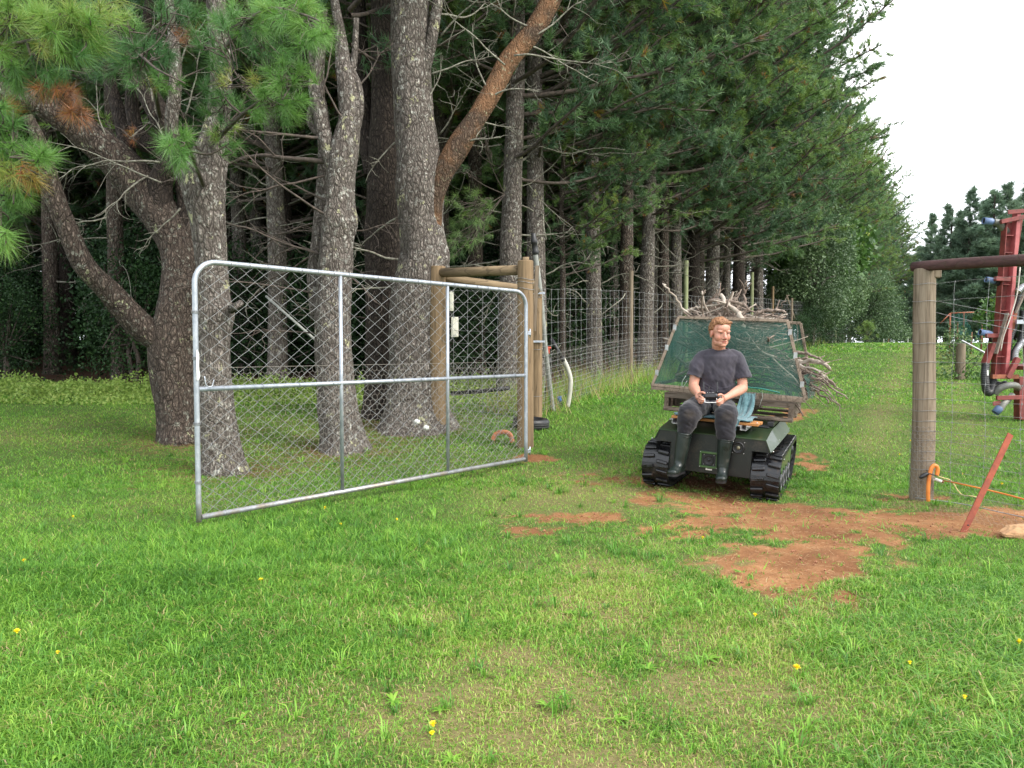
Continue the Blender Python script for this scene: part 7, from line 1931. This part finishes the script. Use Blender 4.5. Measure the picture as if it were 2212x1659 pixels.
fern = Zg(330, 1005, 24); ff_ = leafy(602, .9, .8, 900, .09, LEAVES_GREY, 'garden_shrub', 'soft grey-green low plant in front of the teal netting', 'plant', nblob=8, zb=.1, tint=.6, bark=TWIG, forks=2); ff_.location = foot(fern[0], fern[1])
# marker pegs at the far end of the field
for i, (x, w) in enumerate(((1908, 0), (1916, .1), (1960, 0), (1968, .25), (2059, 0), (2072, .1))):
    p = on_ground(x, 745.5) if False else foot(tree_at_px(x, 54), 54); mb = MB(); mb.beam(p - [0, 0, .05], p + [w, 0, .30], .025, .025, (0, 1, 0)); mb.build
    tag(mb.build('marker_peg', RUSTY if i in (1, 3) else WHITE), 'small pale or rusty marker peg at the far edge of the field', 'peg', 'marker pegs at the far edge of the field')

# ================================================================ FLOWERS, WEEDS, LITTER
YF = simple('yellow_petal', (.90, .78, .02), (.85, .62, .01), 30, .6)
FL = [(51, 1220), (35, 1393), (122, 1433), (157, 1121), (562, 1277), (437, 1330), (700, 1105), (856, 1131), (735, 1138), (930, 1608), (933, 1592), (1718, 1462), (1962, 1463), (1516, 1170), (2080, 1535), (2198, 1418), (2078, 1030), (1628, 1355), (2163, 1050), (1965, 955), (1942, 992)]
pf = {(2078, 1030): 'yellow flower just right of the orange crook pipe', (2163, 1050): 'yellow flower behind the leaning rusty bar'}
LABF = ['upper of two yellow flowers at the left edge of the grass', 'lower of two yellow flowers at the left edge of the grass', 'tiny orange-yellow bud near the left edge, lowest there', 'yellow flower in the shaded grass left of the gate', 'largest yellow flower in the long grass below the gate\'s near end', 'small orange bud in the grass left of the largest flower', 'yellow flower in the grass just below the gate\'s bottom pipe', 'bright yellow flower below the gate\'s middle', 'faint yellow flower just left of the bright one below the gate', 'lower of a pair of yellow flowers at the bottom of the lawn', 'upper of a pair of yellow flowers at the bottom of the lawn', 'yellow flower in worn grass below the large dirt patch', 'yellow flower in the long grass right of centre bottom', 'yellow flower by the dirt patch in front of the vehicle', 'yellow flower low in the thick grass, bottom right', 'yellow flower at the far right edge of the thick grass', pf[(2078, 1030)], 'small yellow flower at the edge of the thick grass below the dirt', pf[(2163, 1050)], 'yellow flower left of the thick fence post, upper one', 'yellow flower left of the thick fence post, lower one']
r = np.random.default_rng(31)
for (x, y), lab in zip(FL, LABF):
    p = on_ground(x, y + 4); f_ = thing('flower', lab, 'flower', p, 'yellow flowers in the grass')
    s = .6 + .45 * r.random(); hgt = .03 + .045 * r.random()
    mb = MB(); mb.tube([p, p + [.005, 0, hgt]], .0015, 5); mb.build('stem', GRASS, f_)
    mb = MB(); c = p + [.005, 0, hgt]; n = 22
    a_ = r.random(n) * 6.28; th = .15 + 1.0 * r.random(n); d = np.stack([np.cos(a_) * np.sin(th), np.sin(a_) * np.sin(th), np.cos(th)], -1); sd = np.cross(d, [0, 0, 1.0]); sd = nrm(sd) * .004 * s
    V = np.stack([c + 0 * d - sd * .4, c + d * .016 * s - sd, c + d * .019 * s + sd, c + sd * .4 + 0 * d], 1).reshape(-1, 3); mb.raw(V, np.arange(n)[:, None] * 4 + [0, 1, 2, 3]); mb.ball(c, (.005, .005, .004), 8, 5); mb.build('petals', YF, f_)
# broad-leaved rosettes
def rosettes(spots, name, lab, seed):
    r = np.random.default_rng(seed); mb = MB()
    for (x, y, s) in spots:
        n = r.integers(9, 18)
        for k in range(n):
            a_ = r.random() * 6.28; L = s * (.5 + .6 * r.random()); d = A([math.cos(a_), math.sin(a_), 0]); q = A([-d[1], d[0], 0]); z = float(gz(x, y)); w = L * .10
            up_ = .25 + .5 * r.random(); pts = []
            for t in (0, .35, .7, 1.0):
                c = A([x, y, z + .01]) + d * L * t + up * L * up_ * (t - .75 * t * t); ww = w * (math.sin(math.pi * min(.96, .12 + t * .86)))
                pts += [c - q * ww, c + q * ww]
            mb.raw(pts, [[0, 1, 3, 2], [2, 3, 5, 4], [4, 5, 7, 6]], 0, True, .25 + .35 * r.random())
    return tag(mb.build(name, GRASS), lab, None, kind='stuff')
sp = [(on_ground(x, y)[0], on_ground(x, y)[1], s * .55) for x, y, s in [(130, 1635, .12), (1080, 1330, .09), (960, 1420, .10), (1180, 1530, .08), (1385, 985, .14), (1480, 1115, .14), (1400, 1450, .10), (1350, 1310, .09), (740, 1450, .1), (300, 1420, .1), (850, 1520, .12), (1600, 1240, .10), (1850, 1110, .12), (60, 1500, .1), (1230, 1330, .09), (520, 1560, .1), (1700, 1380, .1), (1530, 1430, .12), (250, 1250, .09), (1990, 1500, .13), (1330, 1560, .1)]]
for i in range(12):
    y = 2.4 + 6 * r.random()**1.3; x = (r.random() * 2 - 1) * (.72 * y)
    if dirt_mask(x, y) < .5: sp.append((x, y, .02 + .035 * r.random()))
rosettes(sp, 'broadleaf_weeds', 'broad-leaved weeds scattered through the lawn', 9)
# tufts of creeping grass growing over the soil
def tuft_stuff():
    r = np.random.default_rng(19); mb = MB(); n = 9000
    y = 4.0 + 4.6 * r.random(n); x = -.3 + 5.2 * r.random(n); d = dirt_mask(x, y); cl = fbm(x * 3.3, y * 3.3, 4.9, 3)
    k = (d > .45) & (cl > .58) & (r.random(n) < .55); x, y = x[k], y[k]; n = len(x)
    z = gz(x, y) - .005; a_ = r.random(n) * 6.28; L = .02 + .05 * r.random(n); w = .003 + .002 * r.random(n)
    D_ = np.stack([np.cos(a_), np.sin(a_), .25 + .6 * r.random(n)], -1); S_ = np.stack([-np.sin(a_), np.cos(a_), 0 * a_], -1) * w[:, None]; B = np.stack([x, y, z], -1)
    V = np.stack([B - S_, B + S_, B + D_ * L[:, None]], 1).reshape(-1, 3); mb.raw(V, np.arange(n)[:, None] * 3 + [0, 1, 2], 0, False, np.repeat(.2 + .35 * r.random(n), 3))
    tag(mb.build('creeping_grass', GRASS), 'sparse creeping grass runners over the bare red soil', None, kind='stuff')
tuft_stuff()
def litter():
    r = np.random.default_rng(23); mb = MB(); n = 16000
    y = 2.6 + 6.2 * r.random(n); x = -2 + 7 * r.random(n); d = dirt_mask(x, y); dr = dry_mask(x, y); k = (r.random(n) < np.clip(d * 1.2 - .1, 0, 1) * .8 + .25 * dr); x, y, d = x[k], y[k], d[k]; n = len(x)
    z = gz(x, y) - .012 * d + .006 + .012 * (1 - d); a_ = r.random(n) * 6.28; L = .015 + .05 * r.random(n)**2; B = np.stack([x, y, z], -1); D_ = np.stack([np.cos(a_), np.sin(a_), .15 * r.normal(size=n)], -1) * L[:, None]
    mb.segs(B, B + D_, .0009, 3, 0); tag(mb.build('dry_straw', simple('straw', (.52, .38, .20), (.34, .20, .10), 30, .9)), 'dry straw and needle litter strewn on the bare soil', None, kind='stuff')
    mb = MB(); n = 5200; y = 3.6 + 5.0 * r.random(n); x = -.6 + 5.4 * r.random(n); d = dirt_mask(x, y); k = d > .45; x, y = x[k], y[k]; n = len(x)
    s = .002 + .010 * r.random(n)**3.5; c = np.stack([x, y, gz(x, y) - .013 + s * .4], -1)
    o = A([[1, 0, 0], [-1, 0, 0], [0, 1, 0], [0, -1, 0], [0, 0, 1], [0, 0, -1.0]]); V = (c[:, None] + o[None] * s[:, None, None] * (.6 + .8 * r.random((n, 6, 1)))).reshape(-1, 3)
    F_ = A([[0, 2, 4], [2, 1, 4], [1, 3, 4], [3, 0, 4], [2, 0, 5], [1, 2, 5], [3, 1, 5], [0, 3, 5]]); mb.raw(V, (np.arange(n)[:, None, None] * 6 + F_[None]).reshape(-1, 3), 0, False)
    tag(mb.build('soil_crumbs', simple('soil_crumb', (.36, .17, .09), (.20, .08, .045), 40, .95)), 'small clods and crumbs of red soil', None, kind='stuff')
    # pine needle litter round the big trunks
    mb = MB(); n = 9000; cs = [(T.location[0], T.location[1]) for T in (T1, T2, T3, T4, T5)]; i = r.integers(0, 5, n); rr_ = np.abs(r.normal(size=n)) * .45 + .28; a_ = r.random(n) * 6.28
    x = A(cs)[i, 0] + rr_ * np.cos(a_); y = A(cs)[i, 1] + rr_ * np.sin(a_); z = gz(x, y) + .004 + .02 * r.random(n); b_ = r.random(n) * 6.28; L = .05 + .07 * r.random(n); B = np.stack([x, y, z], -1)
    mb.segs(B, B + np.stack([np.cos(b_), np.sin(b_), .1 * r.normal(size=n)], -1) * L[:, None], .0011, 3, 0); tag(mb.build('needle_litter', simple('dead_needles', (.30, .17, .09), (.17, .085, .045), 30, .9)), 'brown fallen pine needles under the big trees', None, kind='stuff')
litter()
# longer straw-coloured grass at the foot of the deer fence
def longgrass():
    r = np.random.default_rng(41); mb = MB(); n = 16000; t = -1.5 + 30 * r.random(n)**1.3; off = -.05 + .28 * np.abs(r.normal(size=n)) * np.sign(r.random(n) - .35)
    x = .57 + FD[0] * t + FN[0] * off; y = 13.2 + FD[1] * t + FN[1] * off; cl = fbm(t * 1.2, off, 1.0, 3); k = r.random(n) < cl * 1.3 - .2; x, y, t = x[k], y[k], t[k]; n = len(x)
    h = (.15 + .35 * r.random(n)) * (.6 + .8 * vnoise(t * .8, 0, 2)); a_ = r.random(n) * 6.28; S_ = np.stack([np.cos(a_), np.sin(a_), 0 * a_], -1) * .005; B = np.stack([x, y, gz(x, y)], -1); le = r.random(n) * 6.28
    T_ = B + np.stack([np.cos(le) * h * .5, np.sin(le) * h * .5, h], -1); V = np.stack([B - S_, B + S_, T_], 1).reshape(-1, 3); mb.raw(V, np.arange(n)[:, None] * 3 + [0, 1, 2], 0, False, np.repeat(np.where(r.random(n) < .45, .8 + .15 * r.random(n), .4 + .25 * r.random(n)), 3))
    tag(mb.build('long_grass', GRASS), 'long seeding grass at the foot of the mesh fence', None, kind='stuff')
longgrass()
